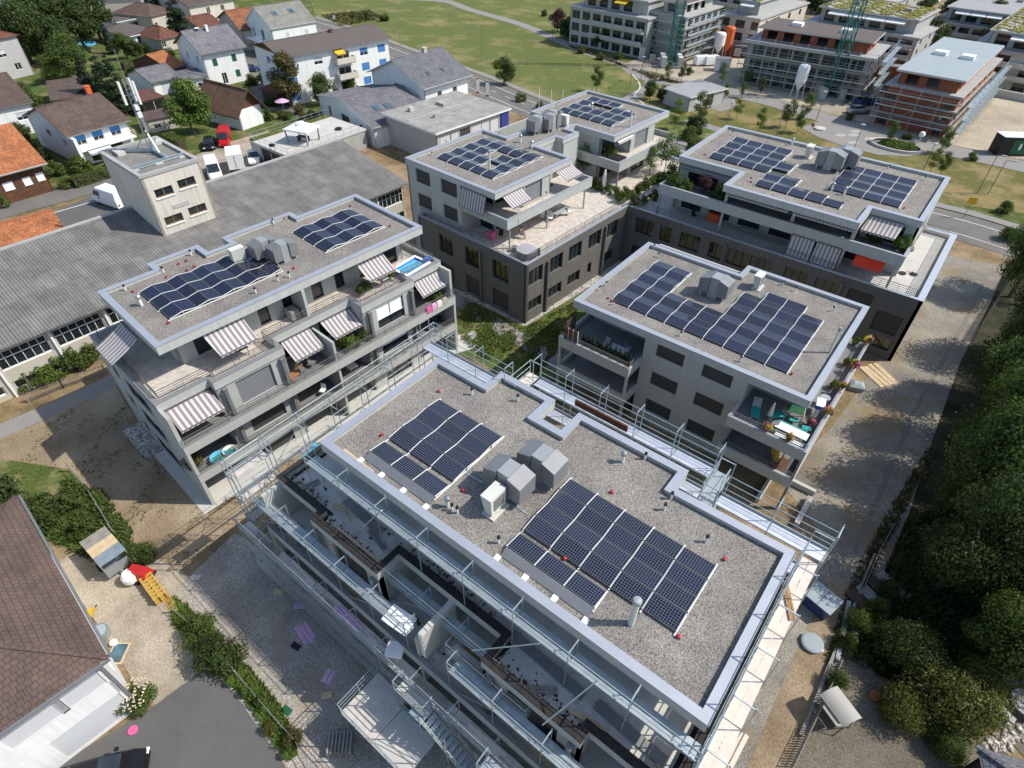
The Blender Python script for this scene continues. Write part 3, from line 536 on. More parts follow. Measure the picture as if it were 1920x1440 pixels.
# ---------------------------------------------------------------- block C
def block_C():
    t=thing('apartment_building','three-storey grey block with flower boxes and loggias at both front corners','apartment building',(0,0,0)); W='plaster'
    mb=MB(); Y=35.5; ops=[]
    for z in (7.0,4.1,1.2): ops+=[(14.75-13.7,14.75-11.4,z,z+1.3),(14.75-9.9,14.75-7.6,z,z+1.3)]
    mb.wall((-14.75,Y),(-6.5,Y),0,8.2,.25,ops)
    for o in ops: blind(t,(-14.75,Y),(-6.5,Y),*o)
    for (x,y0,y1,r) in ((-14.75,Y,38,0),(-6.5,38,Y,1)): mb.wall((x,38.2 if not r else Y+.25),(x,Y+.25 if not r else 38.2),0,8.2,.2)
    for (xa,xb_) in ((-21.2,-14.75),(-6.5,-2.5)):
        L=xb_-xa
        for z in (0,2.9,5.8):
            if z==0 and xa>-10: continue
            o=[(.6,L*.45,z+.1,z+2.3),(L*.55,L-.5,z+.1,z+2.3)]; mb.wall((xa,38.2),(xb_,38.2),z,min(z+2.9,8.2),.2,o)
            for q in o: window(t,(xa,38.2),(xb_,38.2),*q)
    mb.wall((-2.5,38.2),(-2.5,49.5),0,8.2,.25,[(2,5,6,8),(7,9.5,6,8),(2,5,3,5),(7,9.5,3,5)])
    for q in [(2,5,6,8),(7,9.5,6,8),(2,5,3,5),(7,9.5,3,5)]: window(t,(-2.5,38.2),(-2.5,49.5),*q)
    mb.wall((-2.5,49.5),(-21.2,49.5),0,8.2,.25); mb.wall((-21.2,49.5),(-21.2,38.2),0,8.2,.25,[(3,5,6.5,8),(3,5,3.6,5)])
    mb.build('facade',W,t)
    # balconies
    for z in (2.9,5.8):
        MB().box(-21.1,33.75,z-.2,-14.9,38.2,z).build('balcony_floor','deck_grey',t)
        MB().prism([(-6.5,33.75),(-1.3,33.75),(-1.3,49.4),(-2.5,49.4),(-2.5,38.2),(-6.5,38.2)],z-.2,z).build('balcony_floor','deck_grey',t)
        m=MB(); m.box(-21.4,33.5,z-.4,-14.75,33.7,z+.5); m.box(-21.4,33.702,z-.4,-21.2,38.1,z+.5); m.box(-14.95,33.702,z-.4,-14.752,Y-.005,z+.5)
        m.box(-6.7,33.5,z-.4,-1.13,33.7,z+.5); m.box(-1.33,33.702,z-.4,-1.132,49.5,z+.5); m.box(-6.7,33.702,z-.4,-6.5,Y-.005,z+.5); m.each('balcony_band',W,t)
        m=MB(); m.box(-21.42,33.48,z+.502,-14.73,33.72,z+.53); m.box(-6.72,33.48,z+.502,-1.11,33.72,z+.53); m.box(-1.35,33.722,z+.502,-1.11,49.52,z+.53); m.each('balcony_coping','cap' if z>5 else 'plaster_edge',t)
        rail(t,[(-6.55,33.62),(-1.25,33.62),(-1.25,49.3)],z+.53,.5,3); rail(t,[(-21.3,33.6),(-14.85,33.6),(-14.85,35.3)],z+.53,.5,3)
    m=MB()
    for x,y in ((-21.28,33.62),(-14.87,33.62)):
        m.box(x-.1,y-.1,0,x+.1,y+.1,2.5); m.box(x-.1,y-.1,3.43,x+.1,y+.1,5.4)
    m.box(-21.38,33.52,6.35,-21.2,33.7,6.36)
    m.each('corner_pier',W,t)
    m=MB(); m.box(-1.33,33.5,0,-1.13,33.75,2.49); m.box(-1.31,33.52,3.43,-1.15,33.68,5.39); m.build('corner_post',"duct",t)
    m=MB(); m.wall((-6.5,36.5),(-2.3,36.5),0,2.5,.3,[(.3,3.6,.02,2.3)]); m.build('garage_wall','concrete',t)
    MB().quad((-6.2,37.1,.03),(-2.9,37.1,.03),(-2.9,37.1,2.3),(-6.2,37.1,2.3)).build('garage_door','black',t)
    roof(t,[(-21.45,35.45),(-2.33,35.45),(-2.33,49.74),(-12.5,49.74),(-12.5,47.9),(-21.45,47.9)],8.2,8.9)
    MB().box(-21.1,34.0,6.345,-21.04,35.4,7.7).box(-21.04,33.72,6.345,-20.4,33.78,7.5).each('privacy_screen','dark_wood',t)
    return t
tC=block_C()
# ---------------------------------------------------------------- block B with F (shared dark plinth)
tB=thing('apartment_building','pale grey block on dark base with a big tiled terrace and corner whirlpool','apartment building',(FB.o.x,FB.o.y,0),FB.a)
mb=MB(); up=[(15.4-12.3,15.4-10.2),(15.4-8.4,15.4-6.3),(15.4-4.5,15.4-2.3)]
opl=[(a,b,3.7,5.8) for a,b in up]+[(a,b,.35,2.45) for a,b in up]
mb.wall((-15.4,0),(0,0),0,6.8,.3,opl)
for i,o in enumerate(opl):
    if i<3: window(tB,(-15.4,0),(0,0),*o,dep=.22,mul=(.4,.7),fill='glass_warm')
    else: blind(tB,(-15.4,0),(0,0),*o,dep=.18,m='blind_dark')
r1=[(.35,2.5,4.15,5.95),(3.6,5.7,4.15,5.95),(6.7,8.9,4.15,5.95),(10.1,12.4,4.15,5.95),(13.4,15.6,4.15,5.95),(.35,2.5,1.15,2.45),(3.5,5.8,1.15,2.45),(6.8,9.0,1.15,2.45),(10.4,11.1,1.15,2.45),(13.4,15.2,1.15,2.45)]
mb.wall((0,0),(0,17.6),0,6.8,.3,r1)
for o in r1: window(tB,(0,0),(0,17.6),*o,dep=.22,mul=(.33,.66) if o[1]-o[0]>1 else (),fill='glass',trans=o[2]+.5 if o[2]>4 else None)
mb.wall((-15.4,40),(-15.4,0),0,6.8,.3); mb.build('plinth_facade','plaster_dark',tB)
m=MB()
for x,z in ((-6.05,0),): m.box(x-.1,-.25,0,x+.1,-.04,6.)
for y in (3.1,13.0): m.box(.04,y-.1,0,.28,y+.1,6.0)
m.box(.04,17.0,0,.25,17.2,6); m.each('downpipe','rail',tB)
pl=[(-15.4,0),(0,0),(0,17.6),(0.6,33),(-15.4,33)]
ring(MB(),pl,.28,6.803,6.86,out=.02).build('plinth_coping','cap',tB)
MB().prism([(x,y) for x,y in inset(pl,.3)],6.2,6.45).build('terrace_floor','pavers',tB)
rail(tB,[(-15.2,.35),(-.35,.35),(-.35,17.2)],6.86,.75,4)
# attic storeys (two) of B
W='plaster'; mb=MB()
lw=[(1.35,3.55,10.0,11.5),(5.15,7.5,10.0,11.5),(1.35,3.5,7.3,8.8),(5.3,7.4,7.3,8.8)]
mb.wall((-17.6,.95),(-9.6,.95),0,11.5,.25,lw); 
for o in lw: blind(tB,(-17.6,.95),(-9.6,.95),*o)
mb.wall((-17.6,21),(-17.6,.95),0,11.5,.25)
mb.wall((-9.6,3.2),(-7.2,3.2),6.45,11.5,.2,[(.3,2.2,6.55,8.8),(.3,2.2,9.4,11.3)]); mb.wall((-9.6,1.2),(-9.6,3.2),6.45,11.5,.2)
mb.wall((-7.2,3.2),(-7.2,5.3),9.3,11.5,.2,[(.2,1.9,9.4,11.3)]); mb.wall((-7.2,3.2),(-7.2,12.6),6.45,9.0,.2,[(.3,1.5,6.55,8.8),(2.4,5.6,6.55,8.8),(6.6,8.8,6.55,8.8)])
for s in ((.3,1.5),(2.4,5.6),(6.6,8.8)): window(tB,(-7.2,3.2),(-7.2,12.6),s[0],s[1],6.55,8.8,mul=(.5,))
window(tB,(-7.2,3.2),(-7.2,5.3),.2,1.9,9.4,11.3,mul=(.5,)); window(tB,(-9.6,3.2),(-7.2,3.2),.3,2.2,9.4,11.3,mul=(.5,)); window(tB,(-9.6,3.2),(-7.2,3.2),.3,2.2,6.55,8.8,mul=(.5,))
mb.wall((-5.0,5.0),(-5.0,9.4),9.3,11.5,.2,[(.4,3.1,9.4,11.35)]); blind(tB,(-5.0,5.0),(-5.0,9.4),.4,3.1,9.4,11.35,m='blind_grey')
mb.wall((-7.2,5.0),(-5.0,5.0),9.3,11.5,.2); mb.wall((-5.0,9.4),(-7.2,9.4),9.3,11.5,.2); mb.wall((-7.2,9.4),(-7.2,12.7),9.3,11.5,.2,[(.5,2.8,9.4,11.3)]); window(tB,(-7.2,9.4),(-7.2,12.7),.5,2.8,9.4,11.3)
mb.wall((-7.2,12.7),(-9.95,12.7),6.45,11.5,.2)
mb.wall((-9.95,12.7),(-9.95,16.4),6.45,11.6,.2); mb.wall((-9.95,16.4),(-8.9,16.4),6.45,11.6,.2); mb.wall((-8.9,16.4),(-8.9,19.3),6.45,11.6,.2); mb.wall((-8.9,19.3),(-10.6,19.3),6.45,11.6,.2)
mb.build('facade',W,tB)
m=MB(); m.prism([(-9.4,1.2),(-3.6,1.2),(-3.6,14.6),(-7.2,14.6),(-7.2,12.9),(-9.4,12.9)],9.0,9.25); m.build('balcony_floor','pavers',tB)
m=MB(); m.box(-9.6,1.0,8.85,-3.38,1.2,9.85); m.box(-3.58,1.202,8.85,-3.382,14.7,9.85); m.box(-7.0,14.5,8.85,-3.582,14.7,9.85); m.each('balcony_parapet',W,tB)
m=MB(); m.box(-9.6,.98,9.853,-3.36,1.24,9.89); m.box(-3.62,1.242,9.853,-3.36,14.72,9.89); m.box(-7,14.46,9.853,-3.622,14.72,9.89); m.each('balcony_coping','cap',tB)
m=MB()
for y in (1.75,7.6,14.0): m.tube((-3.75,y,6.45),(-3.75,y,8.85),.09,8)
m.each('column','duct_light',tB)
RB=[(-17.7,.9),(-4.85,.9),(-4.85,12.8),(-9.95,12.8),(-9.95,16.4),(-8.9,16.4),(-8.9,19.3),(-10.6,19.3),(-10.6,20.9),(-5.1,20.9),(-5.1,30.1),(-5.1,32.8),(-17.7,32.8),(-17.7,21),(-14,21),(-14,12.6),(-17.7,12.6)]
roof(tB,RB,11.5,12.15,gravel='gravel_roof_far')
awning(tB,(-9.4,.88,11.45),(-6.0,.88,11.45),(-6.0,.4,9.75),(-9.4,.4,9.75),arms=False); awning(tB,(-4.9,2.0,11.45),(-4.9,4.75,11.45),(-3.55,4.75,10.7),(-3.55,2.0,10.7)); awning(tB,(-5.2,10.2,11.45),(-5.2,13.0,11.45),(-3.6,13.2,10.7),(-3.6,10.5,10.7))
# F: the far head of the same building
mb=MB(); mb.wall((-10.6,21),(-7.0,21),6.45,11.5,.2); mb.wall((-7,21),(-7,24.6),6.45,11.5,.2,[(.4,3.2,9.4,11.3),(.4,3.2,6.6,8.7)]); mb.wall((-7,24.6),(-5.2,24.6),6.45,11.5,.2); mb.wall((-5.2,24.6),(-5.2,30),6.45,11.5,.2,[(.9,3.8,9.4,11.3),(.9,3.8,6.6,8.7)]); mb.wall((-5.2,30),(-7,30),6.45,11.5,.2); mb.wall((-7,30),(-7,32.6),6.45,11.5,.2,[(.4,2.,9.4,11.3)]); mb.wall((-7,32.6),(-17.6,32.6),0,11.5,.2); mb.wall((-17.6,32.6),(-17.6,21),0,11.5,.2); mb.wall((-17.6,21),(-14,21),0,11.5,.2); mb.build('facade',W,tB)
window(tB,(-7,21),(-7,24.6),.4,3.2,9.4,11.3); window(tB,(-7,21),(-7,24.6),.4,3.2,6.6,8.7); blind(tB,(-5.2,24.6),(-5.2,30),.9,3.8,9.4,11.3,m='blind_grey'); window(tB,(-5.2,24.6),(-5.2,30),.9,3.8,6.6,8.7)
m=MB(); m.box(-9.6,20.0,9.0,-3.55,32.4,9.25); m.build('balcony_floor','pavers',tB)
m=MB(); m.box(-9.8,19.8,8.85,-3.33,20.0,9.85); m.box(-3.53,20.002,8.85,-3.332,32.4,9.85); m.box(-7,32.2,8.85,-3.532,32.4,9.85); m.each('balcony_parapet',W,tB)
m=MB(); m.box(-9.8,19.78,9.853,-3.31,20.04,9.89); m.box(-3.57,20.042,9.853,-3.31,32.42,9.89); m.each('balcony_coping','cap',tB)
m=MB()
for y in (20.4,30.5): m.tube((-3.75,y,6.45),(-3.75,y,8.85),.09,8)
m.each('column','duct_light',tB)
awning(tB,(-5.1,21.6,11.45),(-5.1,24.6,11.45),(-4.8,24.6,11.3),(-4.8,21.6,11.3),m='white',arms=False)
# ---------------------------------------------------------------- block D
tD=thing('apartment_building','long grey upper right block with deep shaded loggias and a red sunshade','apartment building',(0,0,0))
mb=MB(); X0=-28.9
ws=[(-27.6,-25.4),(-24.6,-23.2),(-22.2,-19.9),(-18.85,-17.4),(-16.8,-14.5),(-14.4,-12.2),(-10.9,-8.7),(-7.9,-5.6)]
op=[(a-X0,b-X0,4.1,5.9) for a,b in ws]+[(a-X0,b-X0,1.1,2.5) for a,b in ws[:4]]
op+=[(-4.9-X0,-2.7-X0,4.0,5.9),(-1.95-X0,.3-X0,2.6,4.7),(-1.1-X0,.35-X0,.9,2.1)]
mb.wall((X0,57.3),(1,57.3),0,6.8,.3,op); mb.wall((1,57.3),(1,73),0,6.8,.3)
for i,o in enumerate(op):
    if i in (12,13): blind(tD,(X0,57.3),(1,57.3),*o,dep=.2)
    else: window(tD,(X0,57.3),(1,57.3),*o,dep=.2,mul=(.33,.66) if o[1]-o[0]>2 else (.5,),fill='glass_warm' if i<9 else 'glass')
mb.build('plinth_facade','plaster_dark',tD)
m=MB()
for x in (-28.4,-17.1,-5.6): m.box(x-.1,57.05,0,x+.1,57.27,6.2)
m.each('downpipe','rail',tD)
pl=[(X0+.35,57.3),(1,57.3),(1,73),(X0+.35,73)]
MB().prism(inset(pl,.3),6.2,6.45).build('terrace_floor','concrete_pale',tD)
m=MB(); m.box(X0+.3,57.28,6.803,1.02,57.6,6.86); m.box(.45,57.602,6.803,1.02,73,6.86); m.box(-1.9,72.4,6.8,.448,73,6.86); m.each('plinth_coping','cap_light',tD)
rail(tD,[(X0+.6,57.75),(.2,57.75),(.2,72.2),(-1.8,72.2)],6.5,1.0,5)
W='plaster'; mb=MB()
for z,h in ((6.45,2.55),(9.25,2.25)):
    o=[(1,3.4,z+.1,z+2.1),(4.2,6.6,z+.1,z+2.1)] if z<9 else []
    xs=[(-25.4,-2.1)] if z<9 else [(-18.6,-6.3)]
    for a,b in xs:
        L=b-a; o=[(s,s+2.3,z+.1,z+2.1) for s in [1+i*3.3 for i in range(int((L-1)//3.3))]]
        mb.wall((a,61.3),(b,61.3),z,z+h,.2,o)
        for q in o: window(tD,(a,61.3),(b,61.3),*q)
mb.wall((-25.4,61.0),(-18.6,61.0),9.25,11.5,.2,[(1.2,4.6,9.35,11.3)]); window(tD,(-25.4,61.0),(-18.6,61.0),1.2,4.6,9.35,11.3,fill='glass')
mb.wall((-6.3,61.0),(-2.0,61.0),9.25,11.5,.2,[(.5,3.3,9.35,11.2)]); window(tD,(-6.3,61.0),(-2.0,61.0),.5,3.3,9.35,11.2)
mb.wall((-2.0,61.0),(-2.0,72.8),6.45,11.5,.2,[(2,5,6.6,8.8),(7,9,6.6,8.8),(2,5,9.6,11.2)]); mb.wall((-25.4,72.8),(-25.4,61),0,11.5,.2); mb.wall((-2,72.8),(-25.4,72.8),6,11.5,.2); mb.wall((-18.6,61),(-18.6,61.3),9.25,11.5,.2); mb.build('facade',W,tD)
m=MB(); m.prism([(-25.7,58.3),(-2.1,58.3),(-2.1,61.4),(-25.7,61.4)],9.0,9.25); m.build('balcony_floor','deck_grey',tD)
m=MB(); m.box(-25.95,58.05,8.85,-1.86,58.27,9.85); m.box(-25.95,58.272,8.85,-25.75,61,9.85); m.box(-2.06,58.272,8.85,-1.862,61,9.85); m.each('balcony_parapet',W,tD)
m=MB(); m.box(-25.97,58.03,9.853,-1.84,58.3,9.89); m.box(-2.1,58.302,9.853,-1.84,61,9.89); m.each('balcony_coping','cap',tD)
m=MB()
for x in (-25.7,-18.6,-6.7,-2.2): m.box(x-.1,58.1,6.45,x+.1,58.3,8.85)
for x in (-18.7,-12.0,-6.5): m.box(x-.15,58.35,9.25,x+.15,58.6,11.5)
m.each('column','duct_light',tD)
roof(tD,[(-25.5,60.8),(-18.8,60.8),(-18.8,56.9),(-6.2,56.9),(-6.2,60.8),(-1.95,60.8),(-1.95,73),(-25.5,73)],11.5,12.15,gravel='gravel_roof_far')
for a,b in ((-11.5,-9.3),(-9.1,-6.9)): awning(tD,(a,58.02,8.85),(b,58.02,8.85),(b,57.75,6.9),(a,57.75,6.9),arms=False)
awning(tD,(-5.6,58.3,8.85),(-3.1,58.3,8.85),(-3.1,57.6,8.1),(-5.6,57.6,8.1),m='red_fabric',arms=False)
awning(tD,(-6.1,60.7,11.45),(-3.2,60.7,11.45),(-3.3,58.9,10.75),(-6.2,58.9,10.75))
for a,b in ((-18.4,-12.3),(-11.7,-6.5)): awning(tD,(a,57.3,11.45),(b,57.3,11.45),(b,57.1,11.25),(a,57.1,11.25),m='awning_thin',arms=False)
awning(tD,(-25.2,60.75,11.3),(-19,60.75,11.3),(-19,60.45,11.15),(-25.2,60.45,11.15),m='duct',arms=False)
# ================================================================ things standing on the roofs
PMESH={}
def panel_meshes(key,pv,lw=1.56,dw=.96,rise=.16):
    if key in PMESH: return PMESH[key]
    out=[]
    for up in (0,1):
        z0,z1=(.12,.12+rise) if up==0 else (.12+rise,.12)
        m=MB(); t=.035; P=lambda x,y,o=0: (x,y,z0+(z1-z0)*y/dw+o)
        m.quad(P(0,0),P(lw,0),P(lw,dw),P(0,dw),0)
        a=.022
        for (x0,y0,x1,y1) in ((0,0,lw,a),(0,dw-a,lw,dw),(0,a,a,dw-a),(lw-a,a,lw,dw-a)): m.quad(P(x0,y0,.004),P(x1,y0,.004),P(x1,y1,.004),P(x0,y1,.004),1)
        m.quad(P(0,0,-t),P(lw,0,-t),P(lw,0),P(0,0),1); m.quad(P(lw,dw,-t),P(0,dw,-t),P(0,dw),P(lw,dw),1); m.quad(P(0,dw,-t),P(0,0,-t),P(0,0),P(0,dw),1); m.quad(P(lw,0,-t),P(lw,dw,-t),P(lw,dw),P(lw,0),1); m.quad(P(0,dw,-t),P(lw,dw,-t),P(lw,0,-t),P(0,0,-t),1)
        o=m.build('panel',[pv,'rail']); out.append(o.data); bpy.data.objects.remove(o)
    PMESH[key]=out; return out
def pv_array(F,x0,y0,nx,ny,z,pv,label,mask=None,px=1.615,py=1.0,first=0,shield=False,big=None):
    o=F.W(x0,y0,z); t=thing('solar_array',label,'solar panels',o,F.a,'solar arrays on the gravel roofs'); RS=.10 if pv=='pv_grid' else .16; ms=panel_meshes(pv+str(py),pv,1.56,py-.025,RS)
    cells=[(i,j) for i in range(nx) for j in range(ny) if mask is None or mask(i,j)]
    for i,j in cells:
        p=bpy.data.objects.new('panel',ms[(j+first)%2]); COL.objects.link(p); p.parent=t; p.location=(i*px+.03,j*py+.0125,0)
    # white carrier rails between the columns follow the wave
    S=set(cells)
    for i in range(nx+1):
        js=sorted({j for a,j in cells if a in (i,i-1)})
        runs=[];
        for j in js:
            if runs and runs[-1][1]==j-1: runs[-1][1]=j
            else: runs.append([j,j])
        for a,b in runs:
            m=MB(); e=0
            for j in range(a,b+1):
                up=(j+first)%2; za,zb=(.12,.12+RS) if up==0 else (.12+RS,.12); m.bar((i*px,j*py,za+.0),(i*px,(j+1)*py,zb+.0),.034,.05)
                m.bar((i*px,j*py+ (py if up==0 else 0),.0),(i*px,j*py+(py if up==0 else 0),.25),.05)
            m.bar((i*px,a*py-.15,.03),(i*px,(b+1)*py+.15,.03),.07,.05); m.build('carrier_rail','antenna_white' if not shield else 'antenna_white',t)
    if shield:
        m=MB(); L=nx*px; m.quad((0,-.5,.02),(L,-.5,.02),(L,-.03,.21),(0,-.03,.21)); m.quad((L,-.5,.015),(0,-.5,.015),(0,-.03,.2),(L,-.03,.2)); m.build('wind_shield','duct',t)
        for k in range(nx+1): MB().box(k*px-.15,-.95,0,k*px+.12,-.55,.1).build('ballast_block','white',t)
    return t
pv_array(FW,-19.33,13.7,3,4,11.94,'pv_grid','three by four solar array at the upper left of the scaffolded block roof')
pv_array(FW,-19.33,12.38,3,1,11.94,'pv_grid','single row of three solar panels left of the four metal hoods',shield=True,first=1)
pv_array(FW,-9.9,13.62,5,4,11.94,'pv_grid','largest solar array of twenty panels on the scaffolded block roof')
pv_array(FW,-9.9,12.38,3,1,11.94,'pv_grid','single row of three solar panels beside the tall grey flue',shield=True,first=1)
pv_array(FA,-7.45,2.1,3,9,11.94,'pv_line','wavy solar array on the near half of the awning block roof',px=1.62,py=.96)
pv_array(FA,-7.4,14.8,3,6,11.94,'pv_line','smaller wavy solar array on the far half of the awning block roof',px=1.62,py=.97)
pv_array(FW,-19.17,37.6,9,9,8.64,'pv_far','U-shaped solar array on the three-storey block roof',mask=lambda i,j: j<4 or (j<8 and (i<2 or i>4)) or (j==8 and i in(6,7)))
pv_array(FB,-15.6,3.5,5,8,11.9,'pv_far','square solar array around a flue on the block with the whirlpool terrace',mask=lambda i,j:(i,j) not in ((3,1),(2,5),(3,5),(3,2),(2,4)),py=.96)
pv_array(FB,-15.6,23.9,5,7,11.9,'pv_far','farthest solar array on the small head block near the road',mask=lambda i,j:(i,j) not in ((1,4),(2,4),(4,5),(4,6),(3,6)))
pv_array(FW,-23.1,62.9,5,7,11.9,'pv_far','solar array at the left end of the long upper right roof',mask=lambda i,j:i<4 or 0<j<4)
pv_array(FW,-16.6,59.2,5,4,11.9,'pv_far','stepped solar array along the front edge of the long upper right roof',mask=lambda i,j:(j==0) or (j==1 and i<4) or (j>=2 and i in (0,1)))
pv_array(FW,-10.8,62.9,4,7,11.9,'pv_far','solar array at the right end of the long upper right roof')
# folded sheet-metal ventilation hoods: high middle shaft, two cantilevered side hoods with sloping tops
def hood_proto():
    t=thing('ventilation_hood','x','vent hood')
    MB().box(-.34,-.5,0,.34,.5,1.72).build('shaft','duct_light',t)
    for s in (-1,1):
        m=MB(); x0,x1=s*.36,s*1.12
        A=[(x0,-.62,.38),(x1,-.62,.38),(x1,.62,.38),(x0,.62,.38)]; B=[(x0,-.62,1.72),(x1,-.62,1.46),(x1,.62,1.46),(x0,.62,1.72)]
        if s<0: A=A[::-1];B=B[::-1]
        for i in range(4): j=(i+1)%4; m.quad(A[i],A[j],B[j],B[i])
        m.poly(B); m.poly(A[::-1]); m.build('side_hood','duct',t)
    MB().box(-.5,-.65,-.02,.5,.65,.05).build('base_plate','duct',t)
    for x in(-.9,.9): MB().bar((x,-.45,0),(x,-.45,.38),.05).build('leg','white',t)
    return t
hp=hood_proto(); HT=[(c,[]) for c in kids(hp)]
GH='ventilation hoods on the gravel roofs'
def put(p,tree,F,x,y,z,rot,label,group,scale=None,first=[None]):
    w=F.W(x,y,z)
    return dup(p,w,F.a+rot,label,group,scale,tree)
for x,y,r,l in ((-11.95,15.1,0,'nearer of the two grey metal hoods on the scaffolded block roof'),(-11.25,16.95,0,'farther of the two grey metal hoods on the scaffolded block roof')): put(hp,HT,FW,x,y,11.92,r,l,GH,1.04)
for x,y,r,l in ((-5.45,11.15,pi/2,'left metal hood of the pair on the awning block roof'),(-4.0,11.9,pi/2,'right metal hood of the pair on the awning block roof')): put(hp,HT,FA,x,y,11.92,r,l,GH,.92)
put(hp,HT,FW,-13.0,43.7,8.62,0,'single grey hood on the roof with the U-shaped solar array',GH,1.1)
for x,y,l in ((-12.3,68.0,'nearer tall hood on the long upper right roof'),(-11.3,69.5,'farther tall hood on the long upper right roof')): put(hp,HT,FW,x,y,11.87,0,l,GH,1.15)
for x,y,l in ((-12.9,16.6,'front left hood at the link between the two far roofs'),(-12.2,18.2,'middle hood at the link between the two far roofs'),(-12.9,19.4,'rear hood at the link between the two far roofs')): put(hp,HT,FB,x,y,11.87,pi/2,l,GH,1.05)
for o in kids(hp): bpy.data.objects.remove(o)
bpy.data.objects.remove(hp)
# upright heat-pump cabinets
def cabinet(F,x,y,z,rot,label,s=1):
    w=F.W(x,y,z); t=thing('vent_cabinet',label,'vent cabinet',w,F.a+rot,'upright cream vent cabinets on the roofs'); t.scale=(s,)*3
    m=MB(); A=[(-.5,-.2,.18),(.5,-.2,.18),(.5,.22,.18),(-.5,.22,.18)];B=[(-.55,-.42,1.3),(.55,-.42,1.3),(.55,.22,1.3),(-.55,.22,1.3)]
    for i in range(4): j=(i+1)%4; m.quad(A[i],A[j],B[j],B[i])
    m.poly(B); m.poly(A[::-1]); m.build('casing','duct_cream',t)
    MB().box(-.6,-.35,0,.6,.4,.08).build('base_plate','concrete_pale',t); MB().box(-.35,.225,.4,.35,.25,1.15).build('grille','duct',t)
    m=MB(); m.tube((.3,-.25,.05),(.3,-.25,.18),.06); m.build('foot','duct',t); return t
cabinet(FW,-11.75,13.75,11.92,-pi/2,'cream vent cabinet between the two solar fields of the scaffolded block',1.05)
cabinet(FA,-6.3,9.3,11.92,pi/2,'cream vent cabinet beside the metal hoods of the awning block')
cabinet(FW,-10.6,47.2,8.62,-pi/2,'cream vent cabinet in the roof notch of the three-storey block'); cabinet(FW,-14.9,69.8,11.87,-pi/2,'cream vent cabinet at the back edge of the long upper right roof'); cabinet(FB,-11.9,20.4,11.87,0,'cream vent cabinet beside the three far hoods')
# small vent pipes and red vacuum caps
def pipe_proto(kind):
    t=thing('vent_pipe','x','vent pipe')
    if kind=='black':
        MB().tube((0,0,0),(0,0,.34),.055,8).build('pipe','antenna_white',t); MB().tube((0,0,.34),(0,0,.46),.075,8).build('cowl','black',t)
    elif kind=='bend':
        MB().tube((0,0,0),(0,0,.28),.05,8).build('pipe','antenna_white',t); MB().tube((0,0,.28),(.1,.06,.42),.06,8).build('cowl','black',t)
    elif kind=='white':
        MB().tube((0,0,0),(0,0,.5),.09,10).build('pipe','antenna_white',t); MB().lathe([(.09,.5),(.15,.52),(.15,.66),(.08,.74),(0,.76)],n=10).build('cowl','steel',t)
    else:
        MB().tube((0,0,0),(0,0,1.75),.15,12).build('pipe','duct_cream',t); MB().lathe([(.15,1.75),(.2,1.76),(.2,1.95),(.16,2.0),(0,2.02)],n=12).build('cowl','duct_light',t)
    return t
PP={k:pipe_proto(k) for k in ('black','bend','white','tall')}; PTREE={k:[(c,[]) for c in kids(v)] for k,v in PP.items()}
def pipes(kind,lst,z,where,group,F=None,scale=None):
    for i,(px,py) in enumerate(lst):
        p=G(px,py,z); nm=where if isinstance(where,str) else where[i]
        k={'black':'short black-capped','bend':'short bent black','white':'stubby white steel-capped','tall':'tall grey'}[kind]
        dup(PP[kind],p,random.random()*6,('%s vent pipe %s, %s from the left'%(k,nm,ORD[i])) if len(lst)>1 else '%s vent pipe %s'%(k,nm),group,scale,PTREE[kind])
gp='vent pipes on the gravel roofs'
pipes('black',[(848,957),(858,962),(935,1018),(885,740),(971,752),(1209,861),(1258,935),(1245,956),(1323,1016)],11.93,'on the scaffolded block roof',gp,scale=1.15)
pipes('white',[(840,950),(1167,866)],11.93,'on the scaffolded block roof',gp,scale=1.1); pipes('tall',[(1183,1169)],11.93,'beside the largest solar array',gp)
pipes('black',[(236,545),(307,511),(359,479),(513,420),(522,527),(543,520),(480,550)],11.93,'on the awning block roof',gp,scale=1.1); pipes('white',[(266,573)],11.93,'left of the long wavy solar array',gp,scale=1.2)
pipes('bend',[(1123,544),(1135,536),(1150,571),(1226,467),(1233,482),(1275,630),(1388,678),(1468,534),(1490,546),(1562,583)],8.63,'on the U-array roof',gp,scale=1.1); pipes('tall',[(1555,661)],8.63,'leaning near the right edge of the U-array roof',gp,scale=(.55,.55,1.15))
pipes('bend',[(1373,253),(1443,265),(1665,316),(1758,345),(1733,338),(1407,340),(1580,387)],11.88,'on the long upper right roof',gp); pipes('white',[(1484,272),(1559,357),(1582,365)],11.88,'on the long upper right roof',gp,scale=1.1)
pipes('bend',[(810,292),(837,270),(908,257),(936,256),(1025,367),(1106,181),(1047,197),(1145,242),(1190,221)],11.88,'on the whirlpool block roofs',gp); pipes('white',[(976,267),(997,279),(1109,206)],11.88,'on the whirlpool block roofs',gp,scale=1.2); pipes('tall',[(918,317),(1181,238)],11.88,'on the whirlpool block roofs',gp,scale=(.7,.7,.95))
for v in PP.values():
    for o in kids(v): bpy.data.objects.remove(o)
    bpy.data.objects.remove(v)
def cap_proto():
    t=thing('red_roof_cap','x','roof cap'); MB().lathe([(.0,0),(.07,.0),(.07,.1),(.13,.13),(.12,.2),(0,.24)],n=10).build('dome','red',t); MB().box(-.16,-.03,.03,.16,.03,.07).build('flange','red',t); return t
cp=cap_proto(); CT=[(c,[]) for c in kids(cp)]
